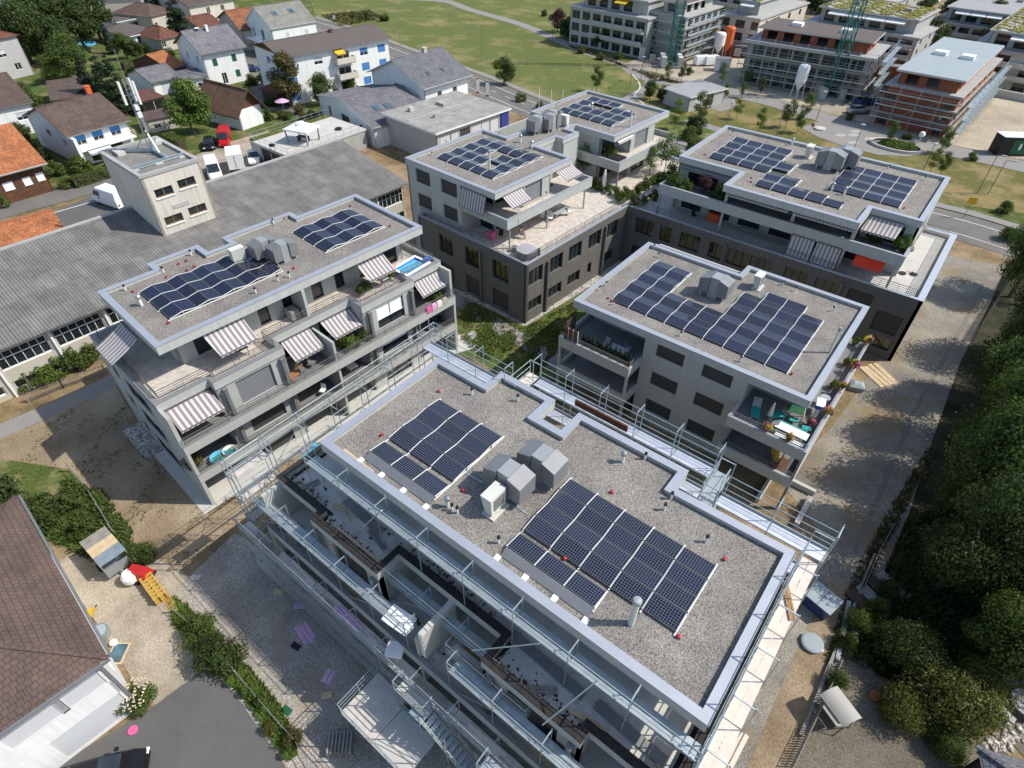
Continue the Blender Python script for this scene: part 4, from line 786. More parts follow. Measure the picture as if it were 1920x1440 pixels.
for where,z,l in (('scaffolded block',11.93,[(823,735),(716,817),(869,921),(1147,924),(1059,1049),(1358,1050),(1272,1195)]),('awning block',11.93,[(250,548),(316,607),(335,496),(350,490),(351,508),(365,501),(312,521),(533,411),(551,504),(731,425),(657,387),(576,422)]),('U-array block',8.63,[(1140,560),(1298,624),(1484,702),(1147,566)]),('long upper right',11.88,[(1322,291),(1600,363),(1695,391),(1408,342)])):
    for i,(x,y) in enumerate(l): dup(cp,G(x,y,z),i,'%s little red cap on the %s roof'%(ORD[i],where),'red caps on the gravel roofs',.72,CT); bpy.data.objects[-1] if False else None
for o in kids(cp): bpy.data.objects.remove(o)
bpy.data.objects.remove(cp)
# lightning conductor strips and a loose lath on the scaffolded block roof
for a,b in (((865,883),(905,905)),((950,938),(990,965))):
    tag(MB().bar(G(*a,11.95),G(*b,11.95),.07,.04).build('conductor_strip','galv'),'thin metal strip on gravel '+('left' if a[0]<900 else 'right')+' of the cream vent cabinet','metal strip')
tag(MB().bar(G(645,843,11.96),G(700,886,11.96),.16,.06).build('wooden_lath','wood_pale'),'pale loose lath lying on the gravel near the left roof edge','lath')
tag(MB().bar(G(641,846,11.95),G(692,884,11.95),.12,.05).build('dark_lath','dark_wood'),'dark loose lath lying beside the pale one on the gravel','lath')
# ================================================================ steel scaffolding round the unfinished block
def sc_mesh(fn,name,mats):
    m=MB(); fn(m); o=m.build(name,mats); d=o.data; bpy.data.objects.remove(o); return d
def frame_m(m,w,h,base=0,head=False):
    r=.03
    m.tube((0,0,base),(0,0,h),r,6); m.tube((0,w,base),(0,w,h-(.0)),r,6)
    m.bar((0,0,h-.02),(0,w,h-.02),.05,.05); m.bar((0,0,h-.45),(0,w,h-.45),.04)
SCM={}
def scaffold(label,p0,p1,out,levels,w=.72,bay=2.5,zb=0,guard=1.0,deckm='galv',openlv=(),inner=False,diag=True,group='scaffold runs round the unfinished block',tall=False):
    """run from p0 to p1; `out`=+1/-1: side the guard rails stand on; levels = deck heights"""
    a=Vector((p0[0],p0[1],0)); b=Vector((p1[0],p1[1],0)); L=(b-a).length; n=max(1,round(L/bay)); bl=L/n; ang=math.atan2((b-a).y,(b-a).x)
    t=thing('scaffold',label,'scaffold',a,ang,group)
    key=(round(bl,2),w,deckm,out,tall)
    if key not in SCM:
        y0,y1=(0,w); go=0 if out<0 else w
        def dk(m):
            for k in range(2): yy=(.04+k*(abs(w)-.04)/2)*(1 if w>0 else -1); m.box(.03,yy,-.05,bl-.03,yy+(abs(w)-.1)/2*(1 if w>0 else -1),0)
        def gr(m):
            for z in ((.5,1.0) if not tall else (.5,1.0,1.5)): m.tube((0,go,z),(bl,go,z),.024,5)
            m.box(.03,go-.02,0,bl-.03,go+.02,.15)
        def dg(m): m.tube((0,go,-1.9),(bl,go,.0),.022,5)
        SCM[key]=(sc_mesh(dk,'deck',deckm),sc_mesh(gr,'guard_rail','galv'),sc_mesh(dg,'brace','steel'))
    dm,gm,bm=SCM[key]
    top=levels[-1]
    if tall: guard=2.0
    for i in range(n+1):
        m=MB(); x=i*bl
        for y in (0,w): m.tube((x,y,zb),(x,y,top+guard+.12*((i*7)%3)*.5),.028,6)
        z=top
        for z in levels: m.bar((x,0,z-.08),(x,w,z-.08),.05)
        m.bar((x,0,top+guard),(x,w,top+guard),.05)
        m.build('frame','galv',t)
    for k,z in enumerate(levels):
        for i in range(n):
            for me,nm in ((dm,'deck'),(gm,'guard_rail')):
                if nm=='deck' and k in openlv: continue
                o=bpy.data.objects.new(nm,me); COL.objects.link(o); o.parent=t; o.location=(i*bl,0,z)
            if diag and i%3==(k%3) and z>2: o=bpy.data.objects.new('brace',bm); COL.objects.link(o); o.parent=t; o.location=(i*bl,0,z)
    return t
# rear run (between the block and the three-storey one)
LV=[1.1,3.1,5.1,7.1,9.1,11.1]
scaffold('rear scaffold, left piece with bright metal deck',(-24.45,21.35),(-17.3,21.35),1,LV,w=.8,deckm='screen_metal',tall=True)
scaffold('rear scaffold, long middle piece with bright metal deck',(-16.4,23.05),(-4.4,23.05),1,LV,w=.85,deckm='screen_metal',tall=True)
scaffold('rear scaffold, right piece towards the gravel lane',(-3.5,21.6),(2.0,21.6),1,LV,w=.85,deckm='screen_metal',tall=True)
scaffold('short cross scaffold with pale boards at the left roof notch',(-16.45,21.35),(-16.45,23.9),1,[9.1,11.15],w=.8,deckm='plank_pale',diag=False)
scaffold('short cross scaffold with glassy deck at the right roof notch',(-3.55,21.6),(-3.55,23.8),1,[9.1,11.15],w=.8,deckm='roof_green',diag=False)
scaffold('left scaffold of bare rails facing the awning block',(-25.3,7.4),(-25.3,24.0),1,[2,4.,6.0,8.,10.],w=.72,openlv=(0,1,2,3,4))
scaffold('right scaffold with pale plank deck beside the gravel lane',(1.05,7.6),(1.05,23.0),-1,[1.1,3.1,5.1,7.1,9.1,11.1],w=-.8 if False else .8,deckm='plank_pale') if False else None
tR=scaffold('right scaffold with pale plank deck beside the gravel lane',(1.9,7.6),(1.9,21.4),1,[1.1,3.1,5.1,7.1,9.1,11.1],w=.85,deckm='plank_pale',tall=True)
# front: deck along the roof edge, deck over the second-floor balcony, outer decks
scaffold('top front scaffold with glassy metal deck right under the roof edge',(-22.3,10.08),(1.0,10.08),-1,[11.05],w=.72,zb=8.72,bay=2.9,deckm='galv',diag=False)
scaffold('middle front scaffold left of the concrete divider',(-25.2,7.62),(-12.4,7.62),-1,[7.75],w=.72,zb=5.9,deckm='galv')
scaffold('middle front scaffold right of the concrete divider',(-9.6,7.62),(1.2,7.62),-1,[7.75],w=.72,zb=5.9,deckm='galv')
scaffold('inner scaffold over the recessed balcony between the two bays',(-15.2,9.0),(-7.6,9.0),-1,[8.0],w=.72,zb=5.9,deckm='galv')
scaffold('outer front scaffold with the lowest long row of dusty decks',(-26.3,6.62),(-1.3,6.62),-1,[1.,3.,5.2],w=.74,deckm='plank')
# working platform on two big panels and the stair tower
t=thing('work_platform','dusty two-panel loading platform in front of the scaffold','platform',(-14.1,3.9,0))
MB().box(0,0,2.86,2.32,2.6,3.0).build('platform_panel','plank',t); MB().box(2.36,0,2.86,4.75,2.6,3.0).build('platform_panel','concrete_pale',t)
rail(t,[(0,2.6),(0,0),(4.75,0)],3.0,1.05,3,1.2,'galv',r=.02,name='guard_rail',post=.05)
m=MB()
for x in (.05,2.35,4.7):
    for y in (.05,2.5): m.tube((x,y,0),(x,y,2.86),.03,6)
m.each('post','galv',t); m=MB(); m.tube((.1,.1,.2),(2.3,.1,2.8),.02,5); m.tube((2.4,.1,.2),(4.6,.1,2.8),.02,5); m.each('brace','galv',t)
t=thing('stair_tower','aluminium scaffold stairs descending beside the loading platform','stairs',(-9.75,5.7,0))
m=MB()
for i in range(12): m.box(.1+i*.27,.08,5.1-i*.2,.34+i*.27,.72,5.14-i*.2)
m.each('tread','galv',t)
for y in (.04,.76): MB().bar((.05,y,5.15),(3.4,y,2.65),.04,.18).build('stringer','galv',t)
for y in (-.02,.82):
    for h in (.5,1.0): MB().tube((.0,y,5.2+h),(3.4,y,2.7+h),.022,5).build('handrail','galv',t)
m=MB()
for x in (-.05,1.65,3.45):
    for y in (-.05,.85): m.tube((x,y,0),(x,y,6.4),.028,6)
m.each('post','galv',t)
MB().box(-.9,0,5.1,-.02,.8,5.15).build('landing','galv',t); MB().box(3.5,0,2.6,4.4,.8,2.65).build('landing','galv',t)
# long slanting prop poles
for a,b,l in (((-18.6,9.1,8.0),(-16.1,10.2,11.9),'left'),((-9.0,8.7,8.9),(-6.2,10.0,11.2),'middle'),((-4.6,8.2,8.9),(-3.4,10.1,11.6),'right')):
    tag(MB().tube(a,b,.035,6).build('prop_pole','galv'),'%s of three slanting steel poles tied to the top front scaffold'%l,'pole','slanting poles on the scaffold')
# materials lying about on terraces and decks
def pack(name,label,cat,pts,z0,z1,m,px=None):
    o=MB().prism(pts,z0,z1).build(name,m); return tag(o,label,cat)
def slab(cx,cy,z,w,d,h,rot,m,name,label,cat,parent=None):
    t=MB().box(-w/2,-d/2,0,w/2,d/2,h).build(name,m,None,(cx,cy,z),rot); return tag(t,label,cat)
def planks(cx,cy,z,w,d,n,rot,m,name,label,cat):
    t=thing(name,label,cat,(cx,cy,z),rot); r=random.Random(int(cx*7+cy*3))
    for i in range(n):
        x=-w/2+i*w/n; o=MB().box(0,-d/2,0,w/n*.86,d/2,.05).build('board',m,t); o.location=(x+r.uniform(-.02,.02),r.uniform(-.15,.15),.002*i); o.rotation_euler=(0,0,r.uniform(-.04,.04))
    return t
planks(-16.6,6.95,5.22,.5,1.9,3,pi/2,'lilac','foam_boards','pink insulation boards lying on the outer scaffold deck','insulation boards'); planks(-20.7,5.9,0,.8,1.4,3,1.4,'lilac','foam_boards','lilac insulation boards on the gravel under the scaffold','insulation boards')
planks(-17.4,5.0,0,.6,.8,2,.4,'lilac','foam_boards','small lilac foam pieces further along under the scaffold','insulation boards')
slab(-3.9,8.35,5.85,.1,2.6,1.2,pi/2,'yellow','yellow_sheet','stained yellow formwork sheet on the right middle balcony','formwork sheet')
planks(-9.6,9.0,5.9,1.2,1.5,4,.6,'wood','cardboard','brown cardboard sheets on the balcony floor right of the divider','cardboard')
slab(-10.0,8.5,5.86,.5,.35,.03,.3,'paper','paper_bag','white paper sack beside the brown cardboard','paper sack')
for x,y,w,l in ((-18.7,10.6,3.2,'left'),(-6.0,10.4,4.2,'middle'),(-1.6,10.3,3.4,'right')):
    slab(x,y,8.75,w,.5,.05,-.05,'duct','metal_sheet','%s grey folded metal sheet lying at the attic wall under the scaffold'%l,'metal sheet')
slab(-17.4,9.2,8.75,3.9,.14,.09,0,'wood_pale','timber','pale timber along the inner edge of the left terrace bay','timber')
slab(-13.2,7.95,7.8,1.5,1.0,.04,.1,'white','cement_board','white dusty boards on the deck corner left of the divider','boards')
slab(-13.0,7.2,6.0,.9,.8,.1,.5,'white','cement_board','small white board on the lower balcony left of the divider','boards')

# more gear in front of the block: a second stair flight, cross decks, long ledgers and braces
scaffold('short cross scaffold left of the stair tower',(-11.9,6.0),(-9.9,6.0),-1,[3.,5.2],w=.7,deckm='plank',bay=2)
scaffold('second outer scaffold row behind the stair tower',(-10.4,8.35),(-5.6,8.35),-1,[5.2,7.3],w=.7,deckm='plank',zb=3.4)
scaffold('narrow scaffold tower at the right foot of the stairs',(-6.2,5.7),(-4.4,5.7),-1,[2.6,4.6,6.2],w=.8,deckm='galv',bay=1.8)
scaffold('upper left corner scaffold joining the left and the outer front runs',(-26.1,7.4),(-26.1,9.8),1,[5.2,7.2,9.2],w=.7,deckm='plank',bay=2.4,zb=0)
rr=random.Random(12)
for i in range(9):
    x=-25.5+i*2.7; a_=(x,6.55,.3+ (i%2)*2); b_=(x+2.5,6.55,2.4+(i%2)*2.3)
    tag(MB().tube(a_,b_,.024,5).build('diagonal_tube','galv'),'%s slanting tube across the outer front scaffold from the left'%ORD[i],'scaffold tube','slanting tubes on the outer front scaffold')
for i in range(7):
    x=-24+i*3.4; y=rr.uniform(6.8,7.2)
    planks(x,y,5.215,.5,2.2,2,pi/2+rr.uniform(-.05,.05),'plank_pale' if i%2 else 'wood_grey','loose_planks','%s pair of loose planks on the outer scaffold deck from the left'%ORD[i],'planks')
for i,(x,y,z,r_,m_) in enumerate(((-19.6,10.3,8.74,.3,'wood_pale'),(-17.0,10.1,8.74,-.2,'duct'),(-22.8,10.0,8.74,1.2,'wood_grey'),(-11.5,9.4,5.84,.5,'wood_pale'),(-3.2,9.6,8.74,.1,'wood_pale'),(-5.6,9.3,8.74,.6,'wood_grey'),(-13.9,8.9,5.84,.2,'dark_wood'),(-21.5,8.2,5.84,.1,'wood'),(-6.9,8.3,5.84,.4,'wood_grey'),(-23.4,8.3,5.84,.9,'duct'),(-17.6,8.1,5.84,.0,'wood_pale'))):
    planks(x,y,z,.35,1.6,2,r_+pi/2,m_,'stored_boards','%s little heap of building boards on the raw terraces and balconies'%ORD[i],'boards')
m=MB()
for i in range(170):
    x=rr.uniform(-24,.3); y=rr.choice((rr.uniform(8.0,8.8),rr.uniform(9.3,10.9))); z=5.83 if y<9 else 8.73
    if y>9 and -15.2<x<-8.3: continue
    s=rr.uniform(.03,.12); a0=rr.random()*3; m.prism([(x+cos(a0+k*pi/2)*s,y+sin(a0+k*pi/2)*s*.7) for k in range(4)],z,z+rr.uniform(.02,.08),rr.randrange(3))
tag(m.build('building_rubble',['concrete_pale','wood_pale','bitumen']),kind='stuff')

for i,(x0,y0,x1,y1,z) in enumerate(((2.3,8.0,2.3,14.5,6.2),(2.55,7.4,2.55,12.5,4.0))):
    planks((x0+x1)/2,(y0+y1)/2,z,.45,abs(y1-y0),2,0,'white' if i else 'plank_pale','long_boards','%s long white boards along the foot of the right scaffold'%('upper' if not i else 'lower'),'boards')
planks(1.45,18.6,11.13,.3,1.7,3,.5,'wood','timber_offcuts','brown timber offcuts on the right scaffold deck near the corner','timber')
tag(MB().box(-13.2+.0,23.0,11.3,-9.6,23.12,11.75).build('red_board','brown_board'),'dark red board leaning along the rear scaffold deck','board')
# ================================================================ the older houses, hall, tower and the far quarter
def bldg(name,label,cat,A,B,C,z,wall='white_wall',roofm='tile_brown',kind='gable',ridge='AB',rpx=None,zr=None,over=.5,wins=(),zb=0,gable=None,depth=None,group=None,roofth=.16,base=None,fascia='dark_wood',win_frame='white',rot=None):
    a=G(*A,z);b=G(*B,z); d=(b-a); d.z=0; L=d.length; ang=math.atan2(d.y,d.x)
    if rot is not None: ang=R(rot); d=Vector((cos(ang),sin(ang),0))*L; a=b-d
    u=d/L; v=Vector((-u.y,u.x,0))
    if depth: D=depth
    elif rpx is not None: D=2*(G(*rpx,zr)-a).dot(v)
    else: D=(G(*C,z)-b).dot(v)
    D=max(D,2.5)
    t=thing(name,label,cat,(a.x,a.y,0),ang,group)
    cs=[(0,0),(L,0),(L,D),(0,D)]; sides=[(cs[i],cs[(i+1)%4]) for i in range(4)]; Ls=[L,D,L,D]
    ops={0:[],1:[],2:[],3:[]}; W=[]
    for wn in wins:
        s,c,z0,w,h=wn[:5]; fill=wn[5] if len(wn)>5 else 'glass'; x0=c*Ls[s]-w/2; x1=x0+w
        x0=max(.1,x0);x1=min(Ls[s]-.1,x1)
        if x1-x0<.3: continue
        ops[s].append((x0,x1,z0,z0+h)); W.append((s,x0,x1,z0,z0+h,fill))
    m=MB()
    for i in range(4): m.wall(sides[i][0],sides[i][1],zb,z,.2,ops[i],inner=False)
    if kind=='gable':
        if ridge=='AB': h=(zr-z)
        for e in ((0,1) if True else ()):
            if ridge=='AB':
                x=0 if e==0 else L; P=[(x,0,z),(x,D,z),(x,D/2,zr)]
            else:
                y=0 if e==0 else D; P=[(0,y,z),(L,y,z),(L/2,y,zr)]
            if (ridge=='AB' and e==0) or (ridge!='AB' and e==1): P=P[::-1]
            (m if gable is None else m).poly(P,1)
    m.build('wall',[wall,gable or wall],t)
    if base: 
        q=MB(); ring(q,cs,.05,zb,zb+.5,out=.03); q.build('plinth',base,t)
    for s,x0,x1,z0,z1,fill in W:
        p,q=sides[s]
        if fill.startswith('blind') or fill in ('green_paint','screen_white','brown_board','dark_wood','white'): blind(t,p,q,x0,x1,z0,z1,m=fill,dep=.06,name='shutter')
        elif fill.startswith('half'):
            h=(z1-z0); window(t,p,q,x0,x1,z0,z1,dep=.1,fr=win_frame); blind(t,p,q,x0,x1,z0+h*.45,z1,m=fill[5:],dep=.06,name='shutter')
        else: window(t,p,q,x0,x1,z0,z1,dep=.1,fill=fill,fr=win_frame,mul=(.5,) if x1-x0>.9 else ())
    o=over
    if kind=='gable':
        m=MB()
        if ridge=='AB':
            sl=(zr-z)/(D/2); ze=z-o*sl
            for s in (0,1):
                y0,y1=(-o,D/2) if s==0 else (D+o,D/2)
                P=[(-o,y0,ze),(L+o,y0,ze),(L+o,y1,zr),(-o,y1,zr)]
                if s: P=P[::-1]
                T=[(p[0],p[1],p[2]+roofth) for p in P]
                m.poly(T); m.poly(P[::-1])
                for i in range(4): j=(i+1)%4; m.quad(P[i],P[j],T[j],T[i],1)
        else:
            sl=(zr-z)/(L/2); ze=z-o*sl
            for s in (0,1):
                x0,x1=(-o,L/2) if s==0 else (L+o,L/2)
                P=[(x0,D+o,ze),(x0,-o,ze),(x1,-o,zr),(x1,D+o,zr)]
                if s: P=P[::-1]
                T=[(p[0],p[1],p[2]+roofth) for p in P]
                m.poly(T); m.poly(P[::-1])
                for i in range(4): j=(i+1)%4; m.quad(P[i],P[j],T[j],T[i],1)
        rf=m.build('roof',[roofm,fascia],t)
        if ridge=='AB': MB().bar((-o,D/2,zr+roofth),(L+o,D/2,zr+roofth),.28,.12).build('ridge',roofm,rf); MB().bar((-o,-o-.06,ze+.05),(L+o,-o-.06,ze+.05),.12,.12).build('gutter','duct',rf)
        else: MB().bar((L/2,-o,zr+roofth),(L/2,D+o,zr+roofth),.28,.12).build('ridge',roofm,rf)
    elif kind=='hip':
        h=min(L,D)/2; P=[(-o,-o),(L+o,-o),(L+o,D+o),(-o,D+o)]; m=MB()
        if L>=D: r0,r1=(h,D/2),(L-h,D/2)
        else: r0,r1=(L/2,h),(L/2,D-h)
        R0=(*r0,zr);R1=(*r1,zr); E=[(*p,z) for p in P]
        if L>=D: F=[(E[0],E[1],R1,R0),(E[1],E[2],R1),(E[2],E[3],R0,R1),(E[3],E[0],R0)]
        else: F=[(E[0],E[1],R0),(E[1],E[2],R1,R0),(E[2],E[3],R1),(E[3],E[0],R0,R1)]
        for f in F: m.poly(f)
        m.poly(E[::-1],1); rf=m.build('roof',[roofm,fascia],t)
        q=MB(); q.bar(R0,R1,.24,.12)
        for e_,r_ in ((E[0],R0),(E[3],R0) if L>=D else (E[1],R0),(E[1],R1) if L>=D else (E[2],R1),(E[2],R1) if L>=D else (E[3],R1)): q.bar(e_,r_,.24,.12)
        q.build('ridge_tiles',roofm,rf)
    elif kind=='flat':
        m=MB(); P=[(-o,-o),(L+o,-o),(L+o,D+o),(-o,D+o)]; m.prism(P,z,z+roofth,1,0); m.build('roof',[roofm,fascia],t)
    elif kind=='tray':
        P=[(-o,-o),(L+o,-o),(L+o,D+o),(-o,D+o)]; m=MB(); m.prism(P,z,z+.1); m.build('roof','concrete_pale',t); ring(MB(),P,.3,z+.103,z+.4).build('parapet',fascia,t); MB().poly([(x,y,z+.13) for x,y in inset(P,.29)]).build('roof_cover',roofm,t)
    elif kind=='mono':
        m=MB(); P=[(-o,-o,z),(L+o,-o,z),(L+o,D+o,zr),(-o,D+o,zr)]; T=[(p[0],p[1],p[2]+roofth) for p in P]; m.poly(T); m.poly(P[::-1])
        for i in range(4): j=(i+1)%4; m.quad(P[i],P[j],T[j],T[i],1)
        m.build('roof',[roofm,fascia],t)
    t['_L']=L; t['_D']=D; return t
def chimney(t,x,y,z0,z1,w=.5,m='brown_board'):
    MB().box(x-w/2,y-w/2,z0,x+w/2,y+w/2,z1).box(x-w/2-.06,y-w/2-.06,z1,x+w/2+.06,y+w/2+.06,z1+.1).build('chimney',m,t)
def skylight(t,x,y,z,sl,w=.8,h=1.1):
    a=math.atan(sl); f=MB(); c,s=cos(a),sin(a)
    P=[(x-w/2,y,z),(x+w/2,y,z),(x+w/2,y+h*c,z+h*s),(x-w/2,y+h*c,z+h*s)]; n=Vector((0,-s,c))*.1
    T=[tuple(Vector(p)+n) for p in P]; f.poly(T)
    for i in range(4): j=(i+1)%4; f.quad(P[i],P[j],T[j],T[i])
    o=f.build('skylight','duct',t); k=Vector((0,-s,c))*.115; q=[Vector(p)+k for p in P]; cc=sum(q,Vector())/4; MB().poly([tuple(cc+(p-cc)*.8) for p in q]).build('pane','glass_blue',o)
wg=lambda s,n,zs,w,h,f='glass',a=.12,b=.88:[(s,a+(b-a)*(i/(n-1) if n>1 else .5),z,w,h,f) for z in zs for i in range(n)]
# --- green shuttered house
t=bldg('house','tall white house with dark green shutters and pale grey tiled roof','house',(377,100),(455,86),None,6.2,roofm='tile_grey',rpx=(340,60),zr=9.0,over=.55,wins=[(0,.25,3.6,.95,1.3,'green_paint'),(0,.72,3.8,.95,1.3,'green_paint'),(0,.72,1.0,.95,1.3,'green_paint'),(0,.38,.2,1,2,'glass'),(3,.75,3.9,.8,1.3),(3,.35,3.9,.8,1.3),(3,.75,1.2,.8,1.3),(3,.35,1.2,.8,1.3),(3,.55,6.2-.4,.7,.2)])
chimney(t,t['_L']*.5,t['_D']*.42,8,9.6,.45,'white'); MB().lathe([(0,0),(.35,.06),(.5,.18)],(t['_L']*.3,t['_D']*.45,9.2),12).build('satellite_dish','white',t)
t=bldg('house','big white modern house with weathered grey roof and two skylights','house',(508,55),(592,41),None,5.8,roofm='roof_flat',rpx=(475,14),zr=9.2,over=.15,fascia='white',wins=[(0,.32,2.6,.8,2.0,'blind_white'),(0,.75,2.6,.8,2.0,'blind_white'),(3,.25,2.8,1,2.2),(3,.6,2.8,1.6,2.2),(3,.5,.2,2.4,2.1)])
for k in (.3,.66): skylight(t,t['_L']*k,t['_D']*.24,5.8+.16+t['_D']*.24*3.4/(t['_D']/2),3.4/(t['_D']/2),1.3,1.5)
m=MB(); m.box(-2.2,2,3.0,-.02,9,3.1); m.build('balcony','white',t); rail(t,[(-.05,2.05),(-2.15,2.05),(-2.15,8.9)],3.1,1,2,1.2,'white')
# --- long apartment house with blue shutters
fr=[(.1,7,.0),]
wn=[]
for z in (5.9,3.3,.8):
    for c,f in ((.045,'blind_blue'),(.30,'half_blind_white'),(.74,'blind_blue' if z<5 else 'half_blind_blue'),(.92,'blind_blue' if z>1 else 'half_blind_blue')):
        wn.append((0,c,z,1.7,1.35,f))
    wn.append((3,.45,z,1.3,1.3,'half_blind_blue'))
    wn.append((0,.535,z-.5,2.6,1.9,'glass'))
t=bldg('apartment_house','long white three-storey house with blue shutters and low brown roof','apartment house',(530,107),(727,70),None,8.2,roofm='roof_brown',rpx=(500,80),zr=9.5,over=.6,wins=wn,fascia='brown_board',gable='brown_board')
L=t['_L']
for z in (.0,2.75,5.4):
    MB().box(L*.44,-1.3,z+.0,L*.62,-.02,z+.12).build('balcony_floor','concrete',t); MB().box(L*.44,-1.35,z+.125,L*.62,-1.25,z+1.1).build('balcony_front','cream_wall',t)
    for x in (.44,.62): MB().box(L*x-.06,-1.24,z+.125,L*x+.06,-.03,z+1.1).build('balcony_side','cream_wall',t)
awning(t,(L*.445,-.1,7.9),(L*.53,-.1,7.9),(L*.53,-1.6,7.3),(L*.445,-1.6,7.3),m='yellow',arms=False); chimney(t,L*.58,t['_D']*.45,9,10,.5)
# --- small roofs round them
bldg('shed','little outbuilding with bright orange tiled roof beside the green-shuttered house','shed',(318,130),(347,122),None,2.8,roofm='tile_orange',rpx=(303,97),zr=4.6,over=.2,wall='brown_board')
bldg('garage','white garage with pale grey tiled gable roof and pink parasol in front','garage',(284,155),(335,143),None,2.5,roofm='tile_grey',rpx=(267,129),zr=3.9,over=.35,wins=[(0,.5,.1,2.4,2.1,'blind_white')])
bldg('annex','low white annex with grey roof at the foot of the green-shuttered house','annex',(337,152),(386,144),(372,128),2.7,roofm='slate',kind='hip',zr=3.4,over=.4,wins=[(0,.3,.1,.9,2,'glass'),(0,.7,.9,.8,1)])
bldg('barn','brown timber barn with wide orange-brown tiled roof above white base','barn',(445,208),(487,194),(446,168),3.2,roofm='tile_chalet',zr=5.9,ridge='BC',over=.9,gable='brown_board',wins=[])
bldg('carport','brown roofed carport sheltering two parked cars','carport',(265,192),(308,182),(288,165),2.5,wall='dark_wood',roofm='tile_red',kind='flat',over=.1,wins=[(0,.5,.0,7,2.3,'black')])
bldg('shed','low dark flat-roofed shed under the carport','shed',(275,228),(331,216),(318,202),1.9,wall='beige_wall',roofm='tile_dark',kind='flat',over=.2,wins=[(0,.3,.5,1,.7),(0,.75,.5,1,.7)])
t=bldg('house','white house with brown roof and long balcony with blue-shuttered windows','house',(128,254),(236,225),None,4.6,roofm='tile_brown',rpx=(79,201),zr=7.0,over=.5,fascia='wood_grey',wins=[(0,.15,2.8,1.5,1.5,'half_blind_blue'),(0,.45,2.8,1.5,1.5,'half_blind_blue'),(0,.76,2.8,1.5,1.5,'half_blind_blue'),(0,.5,.2,5,1.8,'glass'),(3,.45,2.6,1.3,1.2,'half_blind_dark'),(3,.8,2.2,1.2,1.2)])
L=t['_L']; MB().box(.3,-1.6,2.4,L,-.02,2.55).build('balcony_floor','white',t); rail(t,[(.3,-.1),(.3,-1.55),(L,-1.55)],2.55,.95,3,1.6,'white'); MB().box(-.2,-1.6,0,.25,-.02,4.4).build('wing_wall','white_wall',t); awning(t,(1,-1.6,2.4),(L*.5,-1.6,2.4),(L*.5,-2.5,2.1),(1,-2.5,2.1),m='blind_white',arms=False); chimney(t,L*.95,t['_D']*.6,6,8,.7,'orange')
bldg('shed','square shed with mid-brown roof and yellow side awning','shed',(97,190),(167,180),(131,148),2.7,wall='wood',roofm='tile_brown',kind='flat',over=.2,wins=[(0,.5,.2,4,2,'dark_wood')])
t=bldg('house','white house with dark tiled roof at the left picture edge','house',(-50,212),(56,191),None,4.6,roofm='tile_dark',rpx=(-60,150),zr=7.0,over=.4,wins=[(0,.75,2.2,1.6,1.2,'half_blind_white'),(0,.9,2.2,.5,1.2,'brown_board'),(0,.5,1,1,1)])
bldg('house','house with orange clay tiles and brown shingled wall by the side street','house',(-60,340),(74,305),None,4.0,wall='shingle',roofm='tile_orange',rpx=(-60,252),zr=6.8,over=.7,fascia='white',wins=[(0,.72,1.6,1.0,1.1,'screen_white'),(0,.92,1.7,1.0,1.1,'screen_white'),(0,.45,1.6,1.2,1.1,'screen_white')])
bldg('workshop','low building with orange clay roof at the left end of the parking court','workshop',(-60,492),(122,440),None,3.4,wall='cream_wall',roofm='tile_orange',rpx=(98,398),zr=4.6,over=.3)
bldg('apartment_house','tall grey rendered house with balconies at the upper left edge','apartment house',(-60,84),(30,66),(12,24),7.2,wall='grey_wall',roofm='tile_red',kind='hip',zr=9.2,over=.5,wins=[(0,.55,4,1.4,1.3,'half_blind_white'),(0,.75,1.4,1.2,1.2)]+wg(1,2,(4.4,1.8),1.5,1.6))
bldg('house','cream house at the top edge with shuttered windows','house',(352,10),(436,-4),None,5.2,wall='cream_wall',roofm='tile_brown',rpx=(340,-30),zr=8,wins=[(0,.4,2.8,1,1.3),(0,.72,2.8,1,1.3)])
bldg('farmhouse','old house with long red-brown roof behind the green-shuttered house','house',(410,34),(452,56),(484,14),4.4,wall='beige_wall',roofm='tile_orange2',ridge='BC',zr=7.0,over=.5)
bldg('shed','small red-brown tiled roof in front of the dark spruce','shed',(372,52),(414,44),None,2.6,wall='beige_wall',roofm='tile_red',rpx=(366,30),zr=4.2,over=.3)
bldg('bungalow','upper flat-roofed brown bungalow between the gardens','bungalow',(220,42),(266,33),(246,12),2.8,roofm='roof_brown',kind='flat',over=.5,fascia='white',wins=[(0,.5,.3,4,2)])
bldg('bungalow','lower flat-roofed brown bungalow with white eaves','bungalow',(246,68),(294,58),(268,40),2.7,roofm='roof_brown',kind='flat',over=.6,fascia='white',wins=[(0,.5,.3,4,2)])
for i,(a,b,c,z,rm,lb) in enumerate((((282,32),(330,20),(318,0),3.5,'tile_brown','dark roof beside the blue cedar near the top edge'),((180,-2),(262,-6),(250,-24),6,'slate','grey block at the very top behind the hedge'),((62,-12),(160,-30),(150,-50),6,'tile_brown','house hidden behind the big upper left trees'),((300,75),(340,66),(326,52),2.5,'tile_red','rusty roof just behind the green-shuttered house'))):
    bldg('house',lb,'house',a,b,c,z,wall='beige_wall',roofm=rm,kind='hip',zr=z+2,over=.4,wins=wg(0,2,(.9,),1,1.2))
